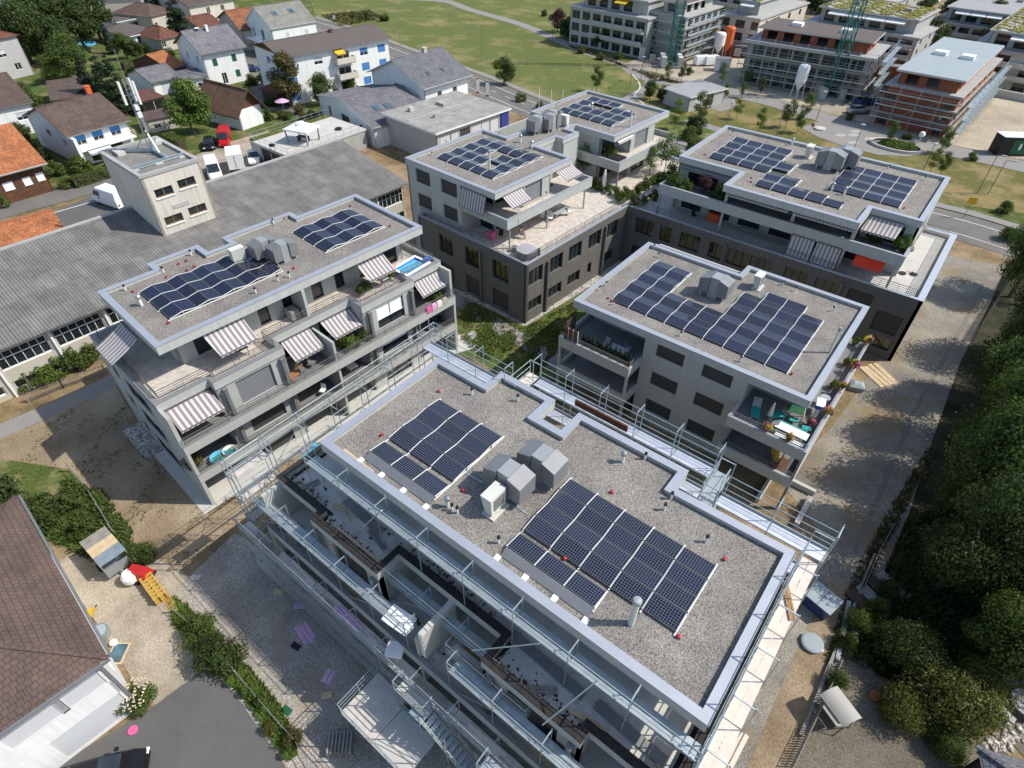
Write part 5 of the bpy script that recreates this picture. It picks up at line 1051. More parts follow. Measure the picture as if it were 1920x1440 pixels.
# --- workshop with skylights, two-storey grey-roofed house, white flat building
t=bldg('workshop','long low workshop with mauve-grey roof and gable doors beside the roof terrace','workshop',(700,240),(812,214),None,3.2,roofm='tile_grey',rpx=(650,182),zr=5.2,over=.3,fascia='white',wins=[(3,.5,.2,3.0,2.3,'dark_wood'),(3,.2,.2,1.2,2.3,'glass'),(3,.78,.2,1.4,2.3,'dark_wood')])
sl=2.0/(t['_D']/2)
for k in (.32,.5): skylight(t,t['_L']*k,t['_D']*.2,3.4+t['_D']*.2*sl,sl,1.2,1.6)
t=bldg('house','two-storey white house with steep blue-grey roof beside the main road','house',(795,163),(877,139),None,5.9,roofm='slate',rpx=(752,109),zr=8.9,over=.7,fascia='white',wins=[(0,.33,2.6,1,1.9,'blind_dark'),(0,.68,2.6,1,1.9,'blind_dark'),(3,.5,3.0,1.8,2.1,'glass')])
sl=3.0/(t['_D']/2)
for k in (.3,.62): skylight(t,t['_L']*k,t['_D']*.12,6.1+t['_D']*.12*sl,sl,.7,1.1)
chimney(t,t['_L']*.65,t['_D']*.5,8.4,9.6,.7,'beige_wall'); MB().box(-3,1.5,2.9,-.02,6,3.05).build('balcony_floor','grey_wall',t); MB().box(-3.1,1.4,3.055,-3,6.1,4.1).build('balcony_front','plaster',t); MB().box(-2.98,1.4,3.055,-.02,1.5,4.1).build('balcony_side','plaster',t)
t=bldg('showroom','white flat building with weathered panel roof and blue corner panel','building',(722,215),(818,251),(946,204),4.6,wall='grey_wall',roofm='metal_seam',kind='flat',over=.5,fascia='white',roofth=.28,wins=[(1,.38,1.6,2.2,2.4,'blind_dark'),(1,.12,.8,2.2,3.2,'blind_white'),(1,.24,.8,1.8,3.2,'blind_white'),(1,.55,.8,2.0,3.2,'blind_white'),(1,.68,.8,2,3.2,'blind_white'),(1,.8,.8,2,3.2,'blind_white')])
L,D=t['_L'],t['_D']; MB().box(L+.02,D-1.6,0.1,L+.25,D+.1,4.5).build('sign_panel','dark_blue',t); MB().box(2.0,3.0,4.89,2.7,3.7,5.5).build('roof_vent','concrete_pale',t); MB().box(2.6,8.4,4.89,4.4,9.4,5.3).build('roof_hatch','concrete',t); MB().tube((L*.6,4,4.88),(L*.6,4,5.4),.3,10).build('roof_vent','duct_light',t)
MB().bar((L*.45,.2,4.93),(L*.45,D,4.93),.3,.12).build('roof_kerb','concrete',t)
# --- kiosk
t=bldg('pavilion','small flat-roofed grey pavilion on the green beside the footpath','pavilion',(1246,166),(1294,183),(1348,163),2.6,wall='grey_wall',roofm='roof_grey',kind='flat',over=.35,fascia='white',wins=[(1,.25,.6,1.6,1.6,'blind_white'),(1,.6,.2,1.8,2.1,'glass')])
# --- the old hall with corrugated roof
FH=Fr(-57.4,-30,-3.0); e0=FH.L(765,348,5.0); e1=FH.L(0,655,5.0); ex=(e0[0]+e1[0])/2
t=thing('factory_hall','old factory hall with huge weathered corrugated cement roof and white-framed windows','hall',FH.o,FH.a)
xr=ex-13.2; y1=e0[1]+.3; m=MB()
for s in (0,):
    x0=ex if s==0 else xr-13.2
    P=[(x0,e1[1]-26 if False else 0,5.0),(x0,y1,5.0),(xr,y1,7.2),(xr,0,7.2)]
    if s: P=P[::-1]
    T=[(p[0],p[1],p[2]+.12) for p in P]; m.poly(T); m.poly(P[::-1])
    for i in range(4): j=(i+1)%4; m.quad(P[i],P[j],T[j],T[i])
m.build('roof','corrugated',t)
MB().bar((xr,0,7.34),(xr,y1,7.34),.5,.1).build('ridge','concrete',t)
wx=ex-.9; ywl=FH.L(100,640,3.2)[1]; op=[]; k=ywl-.2-4.6
n=0
yy=0.6
bays=[]
y=ywl-10*4.55
while y<y1-4:
    if y>.3: bays.append(y)
    y+=4.55
op=[]
for y in bays: op+=[(y+.15,y+4.2,2.6,4.4),(y+.3,y+4.1,.5,1.4)]
m=MB(); m.wall((wx,0),(wx,y1-.3),0,4.9,.2,op,inner=False); m.wall((xr+.3,y1-.3),(xr+.3,0),0,7.1,.2,inner=False); m.wall((wx,y1-.3),(xr+.3,y1-.3),0,4.9,.2,inner=False); m.wall((xr+.3,0),(wx,0),0,4.9,.2,inner=False)
m.poly([(wx,y1-.3,4.9),(xr+.3,y1-.3,4.9),(xr+.3,y1-.3,7.1)]); m.build('wall','beige_wall',t)
for o in op: window(t,(wx,0),(wx,y1-.3),*o,dep=.12,mul=(.17,.33,.5,.67,.83) if o[3]>3 else (.25,.5,.75),fr='white',fw=.12,trans=o[2]+1.1 if o[3]>3 else None)
for y in bays: MB().box(wx+.02,y-.1,0,wx+.22,y+.08,4.8).build('pilaster','white',t)
# --- tower standing through the hall roof
a=G(307,442,6.3); tw=FH; ax,ay=FH.L(307,442,6.3); bx_,by=FH.L(407,405,6.3)
zt=12.3; 
ax2,ay2=FH.L(265,337,zt); cx,cy=FH.L(373,303,zt); lx_,ly=FH.L(180,270,zt)
T=thing('tower','cream stair tower rising above the hall with antenna gear on its flat roof','tower',FH.o,FH.a)
X1=ax; X0=X1-9.2; Y0=ay; Y1=ay+5.9
m=MB(); op=[(.75,2.55,10.0,10.9),(3.15,4.95,10.2,11.1),(.65,2.5,7.1,8.0),(3.2,5.1,7.25,8.15)]
m.wall((X1,Y0),(X1,Y1),0,zt,.25,op); m.wall((X0,Y0),(X1,Y0),0,zt,.25); m.wall((X1,Y1),(X0,Y1),0,zt,.25); m.wall((X0,Y1),(X0,Y0),0,zt,.25); m.build('wall','cream_wall',T)
for i,o in enumerate(op): window(T,(X1,Y0),(X1,Y1),*o,dep=.15,fr='wood',fill='glass_warm' if i==2 else 'glass'); 
for o in op: MB().box(X1+.01,Y0+o[0]-.05,o[2]-.1,X1+.1,Y0+o[1]+.05,o[2]-.01).build('sill','white',T)
MB().box(X1+.005,Y0+1.9,8.55,X1+.05,Y0+3.6,8.95).build('name_plate','grey_wall',T)
ring(MB(),[(X0,Y0),(X1,Y0),(X1,Y1),(X0,Y1)],.3,zt+.003,zt+.3,out=.1).build('parapet','concrete',T); MB().poly([(X0+.2,Y0+.2,zt+.05),(X1-.2,Y0+.2,zt+.05),(X1-.2,Y1-.2,zt+.05),(X0+.2,Y1-.2,zt+.05)]).build('roof_cover','roof_flat',T)
# antenna mast
mx,my=X0+3.6,Y0+3.9; A=thing('antenna_mast','lattice antenna mast with white panels standing on the tower roof','antenna mast',FH.W(mx,my,zt+.06),FH.a)
for dx,dy in ((3.2,0),(-2.4,1.4),(-2.2,-2.2)): MB().bar((0,0,.25),(dx,dy,.25),.28,.3).build('foot_beam','galv',A); MB().bar((dx*.5,dy*.5,.35),(0,0,2.2),.1).build('strut','galv',A)
m=MB()
for a_ in range(3):
    x,y=.28*cos(a_*2.09),.28*sin(a_*2.09); m.tube((x,y,.3),(x,y,7.0),.05,6)
m.build('lattice_legs','galv',A)
m=MB()
for k in range(14):
    for a_ in range(3):
        b_=(a_+1)%3; p=(.28*cos(a_*2.09),.28*sin(a_*2.09),.5+k*.45); q=(.28*cos(b_*2.09),.28*sin(b_*2.09),.95+k*.45); m.bar(p,q,.03)
tag(m.build('lattice_bracing','steel',A),kind='stuff')
MB().tube((0,0,7),(0,0,9.6),.03,6).build('lightning_rod','steel',A)
for a_,z in ((.4,5.0),(2.5,5.0),(4.6,5.0)):
    MB().bar((0,0,z+.6),(.62*cos(a_),.62*sin(a_),z+.6),.05).build('bracket','galv',A); MB().box(-.14,-.1,z-.2,.14,.1,z+1.9).build('panel_antenna','antenna_white',A).location=(.75*cos(a_),.75*sin(a_),0)
for z in (3.6,4.3): 
    MB().box(.3,-.3,z,.62,.1,z+.5).build('radio_unit','antenna_white',A)
def beamset(x,y,r,label):
    B_=thing('steel_beam',label,'steel beam',FH.W(x,y,zt+.06),FH.a+r)
    MB().box(-2.6,-.12,.3,2.6,.12,.34).box(-2.6,-.03,.08,2.6,.03,.3).box(-2.6,-.12,.05,2.6,.12,.08).build('beam','galv',B_)
    for k in (-2.4,0,2.4): MB().box(k-.35,-.4,0,k+.35,.4,.05).build('ballast_slab','concrete_pale',B_)
beamset(X1-2.3,Y0+2.9,pi/2,'long galvanised beam across the tower roof nearest the windows')
for dx,dy,l in ((1.2,.9,'left'),(1.0,4.9,'right')): tag(MB().box(0,0,0,1.1,.8,.35).build('ballast_block','concrete_pale',None,FH.W(X0+dx,Y0+dy,zt+.06),FH.a),'concrete ballast block at the %s rear of the tower roof'%l,'concrete block')
# --- roof terrace with gazebo
A_,B_,C_=(469,265),(541,295),(694,247)
t=bldg('garage_terrace','flat garage block with railed roof terrace behind the hall','terrace building',A_,B_,C_,2.7,wall='concrete',roofm='concrete_pale',kind='flat',over=.1,roofth=.2,fascia='concrete_pale',wins=[(0,.5,.1,5,2.3,'black')])
L,D=t['_L'],t['_D']; rail(t,[(0,0),(L,0),(L,D)],2.9,1.0,2,1.4,'galv'); rail(t,[(0,0),(0,D)],2.9,1.0,2,1.4,'galv'); MB().box(.05,.05,2.905,.9,D-.1,3.15).build('planting_bed','lawn',t)
g=G(570,265,2.9); gz=thing('gazebo','white garden gazebo with striped side curtains on the roof terrace','gazebo',g,FH.a+.35)
for x in (-1.9,1.9):
    for y in (-1.5,1.5):
        MB().tube((x,y,0),(x,y,2.1),.04,6).build('post','white',gz)
        m=MB()
        for k in range(6): a0=k*pi/3; m.bar((x*.93+.12*cos(a0),y*.93+.12*sin(a0),.1),(x*.97+.05*cos(a0),y*.97+.05*sin(a0),2.0),.12,.03)
        m.build('curtain','awning_stripe',gz)
m=MB(); E=[(-2.1,-1.7,2.05),(2.1,-1.7,2.05),(2.1,1.7,2.05),(-2.1,1.7,2.05)]; I=[(-.7,-.5,2.7),(.7,-.5,2.7),(.7,.5,2.7),(-.7,.5,2.7)]
for i in range(4): j=(i+1)%4; m.quad(E[i],E[j],I[j],I[i]); m.quad(E[j],E[i],(E[i][0],E[i][1],1.85),(E[j][0],E[j][1],1.85))
m.poly(I); m.build('canopy','white',gz); MB().lathe([(.9,2.72),(.0,3.0)],n=4).build('canopy_vent','white',gz)
dt=thing('dining_table','dark dining table with six chairs under the gazebo','table',g+Vector((0,0,.01)),FH.a+.35); MB().box(-.9,-.45,.7,.9,.45,.75).build('table_top','black',dt)
for x in (-.8,.8): MB().box(x-.04,-.35,0,x+.04,.35,.7).build('leg','black',dt)
# ================================================================ far quarter: building site and newer flats
def railrows(t,L,D,zs,sides=(0,1)): 
    for z in zs:
        if 0 in sides: MB().box(-.1,-.16,z,L+.1,-.03,z+.35).build('band','plaster_warm',t)
def shellscaf(label,A,B,z,levels,out=1.1,back=None):
    a=G(*A,0);b=G(*B,0); d=(b-a).normalized(); n=Vector((d.y,-d.x,0))*out
    return scaffold(label,(a+n)[:2],(b+n)[:2],-1,levels,w=.8,bay=3.0,diag=True,group='scaffolds on the far building site')
def site(label,A,B,C,z,wall,storeys,attic=None,roofm='roof_grey',holes=(7,4),scaf=(1,1),band='plaster_warm',attz=2.0,fillB='black',rot=None,ww=2.3,wh=.74,aw=None):
    h=z/storeys; wn=[]
    for k in range(storeys):
        wn+=wg(0,holes[0],(k*h+.2,),ww,h*wh,fillB,.1,.9)+wg(1,holes[1],(k*h+.2,),2.0,h*.72,fillB,.14,.86)
    t=bldg('unfinished_building',label,'building under construction',A,B,C,z,wall=wall,roofm='concrete',kind='flat',over=.5,roofth=.25,fascia=band,win_frame='rail',rot=rot,wins=[(a,b,c,d,e,'glass') for a,b,c,d,e,f in wn])
    L,D=t['_L'],t['_D']
    for k in range(1,storeys):
        for x0,y0,x1,y1 in ((-.5,-.5,L+.5,-.02),(L+.02,-.02,L+.5,D)): MB().box(x0,y0,k*h-.15,x1,y1,k*h+.1).build('floor_edge',band,t)
    if attic:
        i=attic; m=MB(); z2=z+.25
        m.wall((i,i),(L-i,i),z2,z2+attz,.2,[(1+k*3.2,2.9+k*3.2,z2+.2,z2+attz-.3) for k in range(int((L-2*i-2)//3.2))]); m.wall((L-i,i),(L-i,D-i),z2,z2+attz,.2,[(1+k*3.2,2.9+k*3.2,z2+.2,z2+attz-.3) for k in range(int((D-2*i-2)//3.2))]); m.wall((L-i,D-i),(i,D-i),z2,z2+attz,.2); m.wall((i,D-i),(i,i),z2,z2+attz,.2); m.build('attic_wall',aw or 'brick_red',t)
        P=[(i-.8,i-.8),(L-i+.8,i-.8),(L-i+.8,D-i+.8),(i-.8,D-i+.8)]; MB().prism(P,z2+attz,z2+attz+.3,1,0).build('attic_roof',[roofm,'concrete_pale'],t)
        for k in (.3,.7): MB().box(L*k-1,D/2-1,z2+attz+.31,L*k+1,D/2+1,z2+attz+.9).build('roof_light','white',t)
    fw=t.matrix_basis if False else None
    a=t.rotation_euler[2]; o=t.location; W=lambda x,y:(o.x+cos(a)*x-sin(a)*y,o.y+sin(a)*x+cos(a)*y)
    lv=[k*2.0+1.6 for k in range(int((z+1)//2))]
    if scaf[0]: scaffold('scaffold on the long face of the '+label[:40].rsplit(' ',1)[0],W(-.8,-1.7),W(L+.8,-1.7),-1,lv,w=.8,bay=3,diag=True,group='scaffolds on the far building site')
    if scaf[1]: scaffold('scaffold on the right end of the '+label[:40].rsplit(' ',1)[0],W(L+1.7,-1.2),W(L+1.7,D+1),-1,lv,w=-.8,bay=3,diag=True,group='scaffolds on the far building site')
    return t
site('pale grey block under construction behind the nearer green crane',(1224,24),(1287,34),(1352,14),8.6,'plaster',4,attic=1.5,roofm='roof_brown',holes=(2,5),scaf=(1,1),rot=-3,aw='plaster',ww=1.4)
site('long brick shell with brown roof and yellow-netted right end',(1397,82),(1638,112),(1684,90),7.5,'plaster_warm',3,attic=1.8,roofm='roof_brown',holes=(8,4),rot=3)
site('red brick shell with pale green roof at the right of the site',(1662,166),(1800,184),(1872,112),6.4,'brick_red',3,attic=1.0,roofm='roof_green',holes=(2,6),rot=-2.6,ww=1.3,wh=.45,attz=1.9)
def flats(label,A,B,C,z,wall,st,n0,n1,roofm,attic=2.0,aw='white',awn=(2,5),D0=None):
    h=z/st; wn=[]
    for k in range(st): wn+=wg(0,n0,(k*h+.35,),2.3,h*.66,'glass',.08,.92)+wg(1,n1,(k*h+.6,),1.3,h*.5,'glass',.15,.85)
    t=bldg('apartment_block',label,'apartment building',A,B,C,z,wall=wall,roofm='concrete',kind='flat',over=.3,roofth=.3,fascia='plaster_edge',win_frame='duct',rot=-4 if D0 is None else D0,wins=wn); L,D=t['_L'],t['_D']
    for k in range(1,st): 
        if L>12: MB().box(L*.3,-1.2,k*h-.1,L*.98,-.02,k*h+.1).build('balcony_floor','plaster_edge',t); MB().box(L*.3,-1.3,k*h+.11,L*.98,-1.2,k*h+.9).build('balcony_front',wall,t)
    i=attic; z2=z+.3; m=MB(); m.wall((i,i*1.3),(L-i,i*1.3),z2,z2+2.6,.2,[(1+k*3.4,3.4+k*3.4,z2+.1,z2+2.2) for k in range(int((L-2*i-2)//3.4))]); m.wall((L-i,i*1.3),(L-i,D-i),z2,z2+2.6,.2); m.wall((L-i,D-i),(i,D-i),z2,z2+2.6,.2); m.wall((i,D-i),(i,i*1.3),z2,z2+2.6,.2); m.build('attic_wall','plaster',t)
    for k in range(int((L-2*i-2)//3.4)): MB().quad((i+1+k*3.4,i*1.3+.2,z2),(i+3.4+k*3.4,i*1.3+.2,z2),(i+3.4+k*3.4,i*1.3+.2,z2+2.2),(i+1+k*3.4,i*1.3+.2,z2+2.2)).build('attic_window','glass',t)
    P=[(i-.5,i*.8),(L-i+.5,i*.8),(L-i+.5,D-i+.4),(i-.5,D-i+.4)]; MB().prism(P,z2+2.6,z2+2.9,1,0).build('attic_roof',['concrete' if roofm=='sedum' else roofm,'plaster_edge'],t)
    if roofm=='sedum':
        m=MB(); r=random.Random(int(L*10))
        for _ in range(int(L*D*5)):
            x=r.uniform(P[0][0]+.4,P[1][0]-.4); y=r.uniform(P[0][1]+.3,P[2][1]-.3)
            if math.sin(x*1.3)+math.cos(y*2.1+x)<-.9: continue
            s=r.uniform(.18,.42); a=r.random()*3; zz=z2+2.93+r.random()*.12; m.poly([(x+cos(a+q*pi/2)*s,y+sin(a+q*pi/2)*s,zz+r.uniform(-.05,.08)) for q in range(4)])
        tag(m.build('green_roof','sedum',t),kind='stuff')
    r=random.Random(int(L*7))
    for k in range(awn[0]): x=i+1+(L-2*i-4)*(k+.3)/max(1,awn[0]); awning(t,(x,i*1.3,z2+2.5),(x+awn[1]*.8,i*1.3,z2+2.5),(x+awn[1]*.8,i*1.3-2.2,z2+1.9),(x,i*1.3-2.2,z2+1.9),m=aw,arms=False)
    for k in (.3,.75): MB().box(L*k-.7,D*.5-.6,z2+2.92,L*k+.7,D*.5+.6,z2+3.5).build('roof_hood','roof_grey',t)
    return t
flats('grey flats with orange-yellow awnings at the top centre',(1070,12),(1215,38),(1290,8),7.8,'plaster',3,7,4,'roof_grey',aw='yellow',awn=(2,4))
for k,(px_,py_,z_) in enumerate(((1062,38,2.5),(1132,40,2.7),(1198,32,5.0),(1213,32,5.0),(1196,50,2.6),(1212,50,2.6),(1210,66,.9))):
    p_=G(px_,py_,z_); t=thing('sunshade','%s orange-yellow awning of the top centre flats from the left'%ORD[k],'awning',p_,-.06,'orange-yellow awnings of the flats'); awning(t,(-1.6,.6,.55),(1.6,.6,.55),(1.6,-.9,0),(-1.6,-.9,0),m='yellow',arms=False)
flats('beige flats with patchy green roof left of the tall crane',(1360,26),(1425,38),(1482,2),7.5,'cream_wall',3,3,4,'sedum',awn=(1,4))
flats('flats with bright yellow green roof and four white awnings',(1512,40),(1722,74),(1748,44),6.0,'plaster_edge',3,8,3,'sedum',awn=(4,5))
flats('pale flats at the top right with three white awnings',(1758,36),(1905,62),(1960,14),4.5,'plaster_edge',2,6,4,'roof_grey',awn=(3,4))
flats('beige flats with mossy roof at the right picture edge',(1822,88),(2010,118),(2060,60),6.6,'cream_wall',3,4,4,'sedum',awn=(1,6))
flats('flats on the top edge behind the yellow roofed block',(1530,-14),(1680,6),(1710,-16),5,'plaster_edge',2,5,3,'roof_grey',awn=(2,4))
flats('long flats on the top edge left of the parked cars row',(1290,-18),(1420,-6),(1450,-26),6,'plaster',2,5,3,'roof_grey',awn=(1,4))
flats('flats at the top right corner with orange-brown roof planting',(1860,-10),(2050,14),(2080,-20),6,'plaster_edge',2,6,3,'sedum',awn=(2,4))
# cranes
def crane(px,py,label,H=46,w=1.7):
    p=G(px,py,0); t=thing('tower_crane',label,'crane',p,.6); m=MB(); h=w/2
    for x in (-h,h):
        for y in (-h,h): m.bar((x,y,0),(x,y,H),.16)
    m.each('mast_leg','crane_green',t) if False else m.build('mast_legs','crane_green',t)
    m=MB(); z=1
    while z<H-w:
        for a,b in (((-h,-h),(h,-h)),((h,-h),(h,h)),((h,h),(-h,h)),((-h,h),(-h,-h))): m.bar((*a,z),(*b,z+w),.07); m.bar((*a,z),(*b,z),.07); m.bar((*b,z),(*a,z+w),.05)
        z+=w
    tag(m.build('mast_lattice','crane_green',t),kind='stuff'); MB().box(-2.4,-2.4,0,2.4,2.4,.5).build('base_slab','concrete',t)
    for x,y in ((-1.8,-1.2),(1.8,-1.2),(-1.8,1.2),(1.8,1.2)): MB().box(x-.5,y-1,.5,x+.5,y+1,2.2).build('ballast','concrete_pale',t)
    return t
crane(1257,124,'green lattice crane mast in front of the pale grey shell'); crane(1552,184,'green lattice crane mast in front of the long brick shell')
def silo(px,py,label,m,h=5.5,r=1.15):
    t=thing('silo',label,'silo',G(px,py,0),.4,'mortar silos on the building site'); MB().lathe([(.25,1.4),(r,2.9),(r,h),(r*.8,h+.35),(0,h+.5)],n=16).build('tank',m,t)
    mb=MB()
    for a in range(4): x,y=r*.85*cos(a*pi/2),r*.85*sin(a*pi/2); mb.bar((x*1.25,y*1.25,0),(x,y,3.2),.12)
    mb.build('stand',m,t); return t
silo(1358,108,'bright orange mortar silo between the two shells','orange',6); silo(1343,110,'white silo beside the orange one','white',5); silo(1492,182,'white mortar silo left of the tall crane foot','white',5.4,1.05)
for (x,y,w,d,h,m,l) in ((1352,132,3.2,2.4,2.4,'white','white site cabin in front of the orange silo'),(1590,182,2.2,2.2,2.6,'blue','blue steel bin at the foot of the long shell'),(1381,106,5,2.4,2.4,'brown_board','dark red container behind the orange silo'),(1614,175,4,2.4,2.2,'grey_wall','grey site container at the right end of the long shell'),(1650,168,5,2.4,4.5,'orange','orange board stack left of the red brick shell'),(1428,145,2.6,1.6,1.3,'white','white plastic wrapped load on the site ground'),(1202,112,1.2,1.2,2.6,'concrete_pale','pale brick pallet left of the crane base'),(1222,118,1.1,1.1,1.6,'plaster_warm','small beige pallet beside the crane base')):
    t=thing('site_container',l,'container',G(x,y,0),.25+x%3*.1); MB().box(-w/2,-d/2,.12,w/2,d/2,h).build('body',m,t); MB().box(-w/2-.04,-d/2-.04,h+.002,w/2+.04,d/2+.04,h+.1).build('lid','duct',t); MB().box(-w*.4,-d*.4,0,w*.4,d*.4,.12).build('skid','dark_wood',t)
    MB().box(-w*.15,-d/2-.03,.3,w*.15,-d/2-.005,h*.85).build('door','duct_light',t)
# basement walls of the next block and stacked formwork at the right edge
t=thing('concrete_basement','open concrete basement walls at the right edge of the site','basement walls',G(1855,180,0),-.05)
MB().wall((0,0),(26,0),0,1.4,.4,()).build('wall','concrete_pale',t); MB().wall((0,9),(0,0.01),0,1.4,.4,()).build('wall','concrete_pale',t); MB().wall((26,9.5),(0,9.5),0,1.4,.4,()).build('wall','concrete_pale',t)
t=thing('site_sign','black site office box with pale green leaf emblem','site office',G(1895,288,0),.62); MB().box(-3,-1.2,0,3,1.2,2.9).build('body','black',t); MB().box(-3.05,-1.25,2.903,3.05,1.25,3.0).build('roof','screen_white',t); MB().box(-1.2,-1.23,.4,1.2,-1.203,2.5).build('sign_panel','green_paint',t)
m=MB(); m.lathe([(.0,0),(.55,0)],n=14); m.v=[(x*.35,-1.24,z*0+1.5+y) for x,y,z in m.v]; m.build('emblem','white',t)
# ================================================================ vegetation
def crown_mesh(seed,Rr,H,z0,n,leaf,mat,lumps=14,flatk=.8,cone=False,core=.0):
    """many small leaf faces on overlapping lumps; uneven outline with gaps"""
    r=random.Random(seed); v=[];f=[]; blobs=[]
    for i in range(lumps):
        t=r.random(); a=r.random()*2*pi
        if cone:
            z=z0+H*t; rr=Rr*(1-t)*.75; blobs.append((rr*cos(a),rr*sin(a),z,Rr*(.16+.38*(1-t)),.4))
        else:
            z=z0+H*(.12+.8*t); k=math.sin(pi*min(1,max(0.08,(.15+.8*t)))) ; d=Rr*k*r.uniform(.35,.75); blobs.append((d*cos(a),d*sin(a),z,Rr*r.uniform(.30,.50),flatk))
    tot=sum(b[3]**2 for b in blobs)
    for b in blobs:
        for _ in range(int(n*b[3]**2/tot)):
            # random direction, shell weighted to the outside and top
            z=r.uniform(-1,1); a=r.random()*2*pi; q=math.sqrt(1-z*z); rad=b[3]*(r.uniform(.72,1.12) if r.random()<.8 else r.uniform(.3,.8))
            wob=1+.18*math.sin(a*3+b[0]*5)*math.cos(z*4+b[1])
            c=Vector((b[0]+q*cos(a)*rad*wob,b[1]+q*sin(a)*rad*wob,b[2]+z*rad*b[4]*wob))
            nrm=Vector((q*cos(a),q*sin(a),z*.8+.35))+Vector((r.gauss(0,.45),r.gauss(0,.45),r.gauss(0,.45))); nrm.normalize()
            u=nrm.cross(Vector((r.gauss(0,1),r.gauss(0,1),r.gauss(0,1))))
            if u.length<.01: continue
            u.normalize(); w_=nrm.cross(u); s=leaf*r.uniform(.6,1.35)
            k=len(v); v+= [tuple(c+u*s*.5),tuple(c+w_*s*.3+nrm*s*.08),tuple(c-u*s*.5),tuple(c-w_*s*.3+nrm*s*.08)]; f.append((k,k+1,k+2,k+3))
    me=bpy.data.meshes.new('crown'); me.from_pydata(v,[],f); me.materials.append(MT[mat]); me.update(); return me
def trunk_mesh(seed,h,r0,spread,limbs=5,lean=.1):
    r=random.Random(seed); m=MB(); top=Vector((r.uniform(-lean,lean)*h,r.uniform(-lean,lean)*h,h)); mid=Vector((top.x*.3,top.y*.3,h*.45))
    m.tube((0,0,-.1),mid,r0,9,r2=r0*.72); m.tube(mid,top,r0*.72,8,r2=r0*.25)
    for i in range(limbs):
        a=i*2.4+r.random(); s=mid.lerp(top,r.uniform(0,.6)); e=s+Vector((cos(a)*spread,sin(a)*spread,spread*r.uniform(.5,1.0))); k=s.lerp(e,.5)+Vector((0,0,spread*.1)); m.tube(s,k,r0*.36,6,r2=r0*.22); m.tube(k,e,r0*.22,5,r2=r0*.07)
    o=m.build('trunk','bark',smooth=True); d=o.data; bpy.data.objects.remove(o); return d
PRO={}
def pro(key,R_,H,z0,n,leaf,mat,lumps=14,tr=.16,limbs=6,cone=False,seeds=(1,),flatk=.8):
    PRO[key]=[(crown_mesh(s*17+len(key),R_,H,z0,n,leaf,mat,lumps,flatk,cone),trunk_mesh(s*5,z0+H*.72,tr,R_*.55,limbs) if tr else None,R_,z0+H) for s in seeds]
pro('wood_dark',3.9,6.8,1.6,24000,.21,'leaf_dark',24,.26,8,seeds=(1,2,3)); pro('wood_mid',3.6,6.2,1.6,24000,.20,'leaf_mid',24,.22,8,seeds=(4,5))
pro('round_mid',3.2,5.4,1.5,6500,.34,'leaf_mid',16,.2,6,seeds=(1,2)); pro('round_light',3.2,5.4,1.4,7500,.34,'leaf_light',16,.2,6,seeds=(3,)); pro('round_dark',3.2,5.6,1.3,7000,.36,'leaf_dark',16,.22,6,seeds=(4,5))
pro('autumn',2.9,6.0,1.8,6000,.34,'leaf_autumn',16,.2,7,seeds=(6,)); pro('purple',2.4,4,1,3000,.3,'leaf_purple',12,.14,5,seeds=(7,)); pro('yellow',2.4,2.6,.4,2600,.3,'leaf_yellow',12,.1,5,seeds=(8,))
pro('conifer',2.3,9.6,.6,6500,.34,'leaf_conifer',46,.2,0,cone=True,seeds=(1,2)); pro('slim',1.25,3.5,.9,2300,.17,'leaf_mid',18,.05,7,seeds=(9,10)); pro('slim_light',1.25,3.5,.9,2000,.16,'leaf_light',18,.05,7,seeds=(11,12))
pro('shrub_mix',3.0,3.0,.0,15000,.17,'leaf_olive',24,.1,6,seeds=(13,14)); pro('shrub_green',3.0,3.0,.0,15000,.19,'leaf_mid',24,.1,6,seeds=(15,)); pro('shrub_grey',3.0,3.0,0,15000,.17,'leaf_dark',24,.1,6,seeds=(16,))
pro('bush',1.3,1.7,.0,1900,.2,'leaf_mid',10,.05,4,seeds=(1,2)); pro('bush_dark',1.3,1.7,.0,2000,.2,'leaf_dark',10,.05,4,seeds=(3,4)); pro('bush_light',1.3,1.7,0,1900,.2,'leaf_light',10,.05,4,seeds=(5,)); pro('bush_autumn',1.3,1.7,0,2400,.17,'leaf_autumn',12,.05,4,seeds=(6,))
pro('bush_fine',1.3,1.7,.0,5200,.13,'leaf_mid',14,.05,5,seeds=(7,8)); pro('bush_fine_dark',1.3,1.7,.0,5200,.13,'leaf_dark',14,.05,5,seeds=(9,))
_tc=[0]
def tree(name,cat,key,loc,h,label,group=None,wide=1.0):
    _tc[0]+=1; L=PRO[key]; cm,tm,R0,H0=L[_tc[0]%len(L)]; k=h/H0; t=thing(name,label,cat,loc,(_tc[0]*2.399)%6.28,group); t.scale=(k*wide,k*wide,k)
    o=bpy.data.objects.new('crown' if cat=='tree' else 'foliage',cm); COL.objects.link(o); o.parent=t
    if tm: o=bpy.data.objects.new('trunk' if cat=='tree' else 'stem',tm); COL.objects.link(o); o.parent=t
    return t
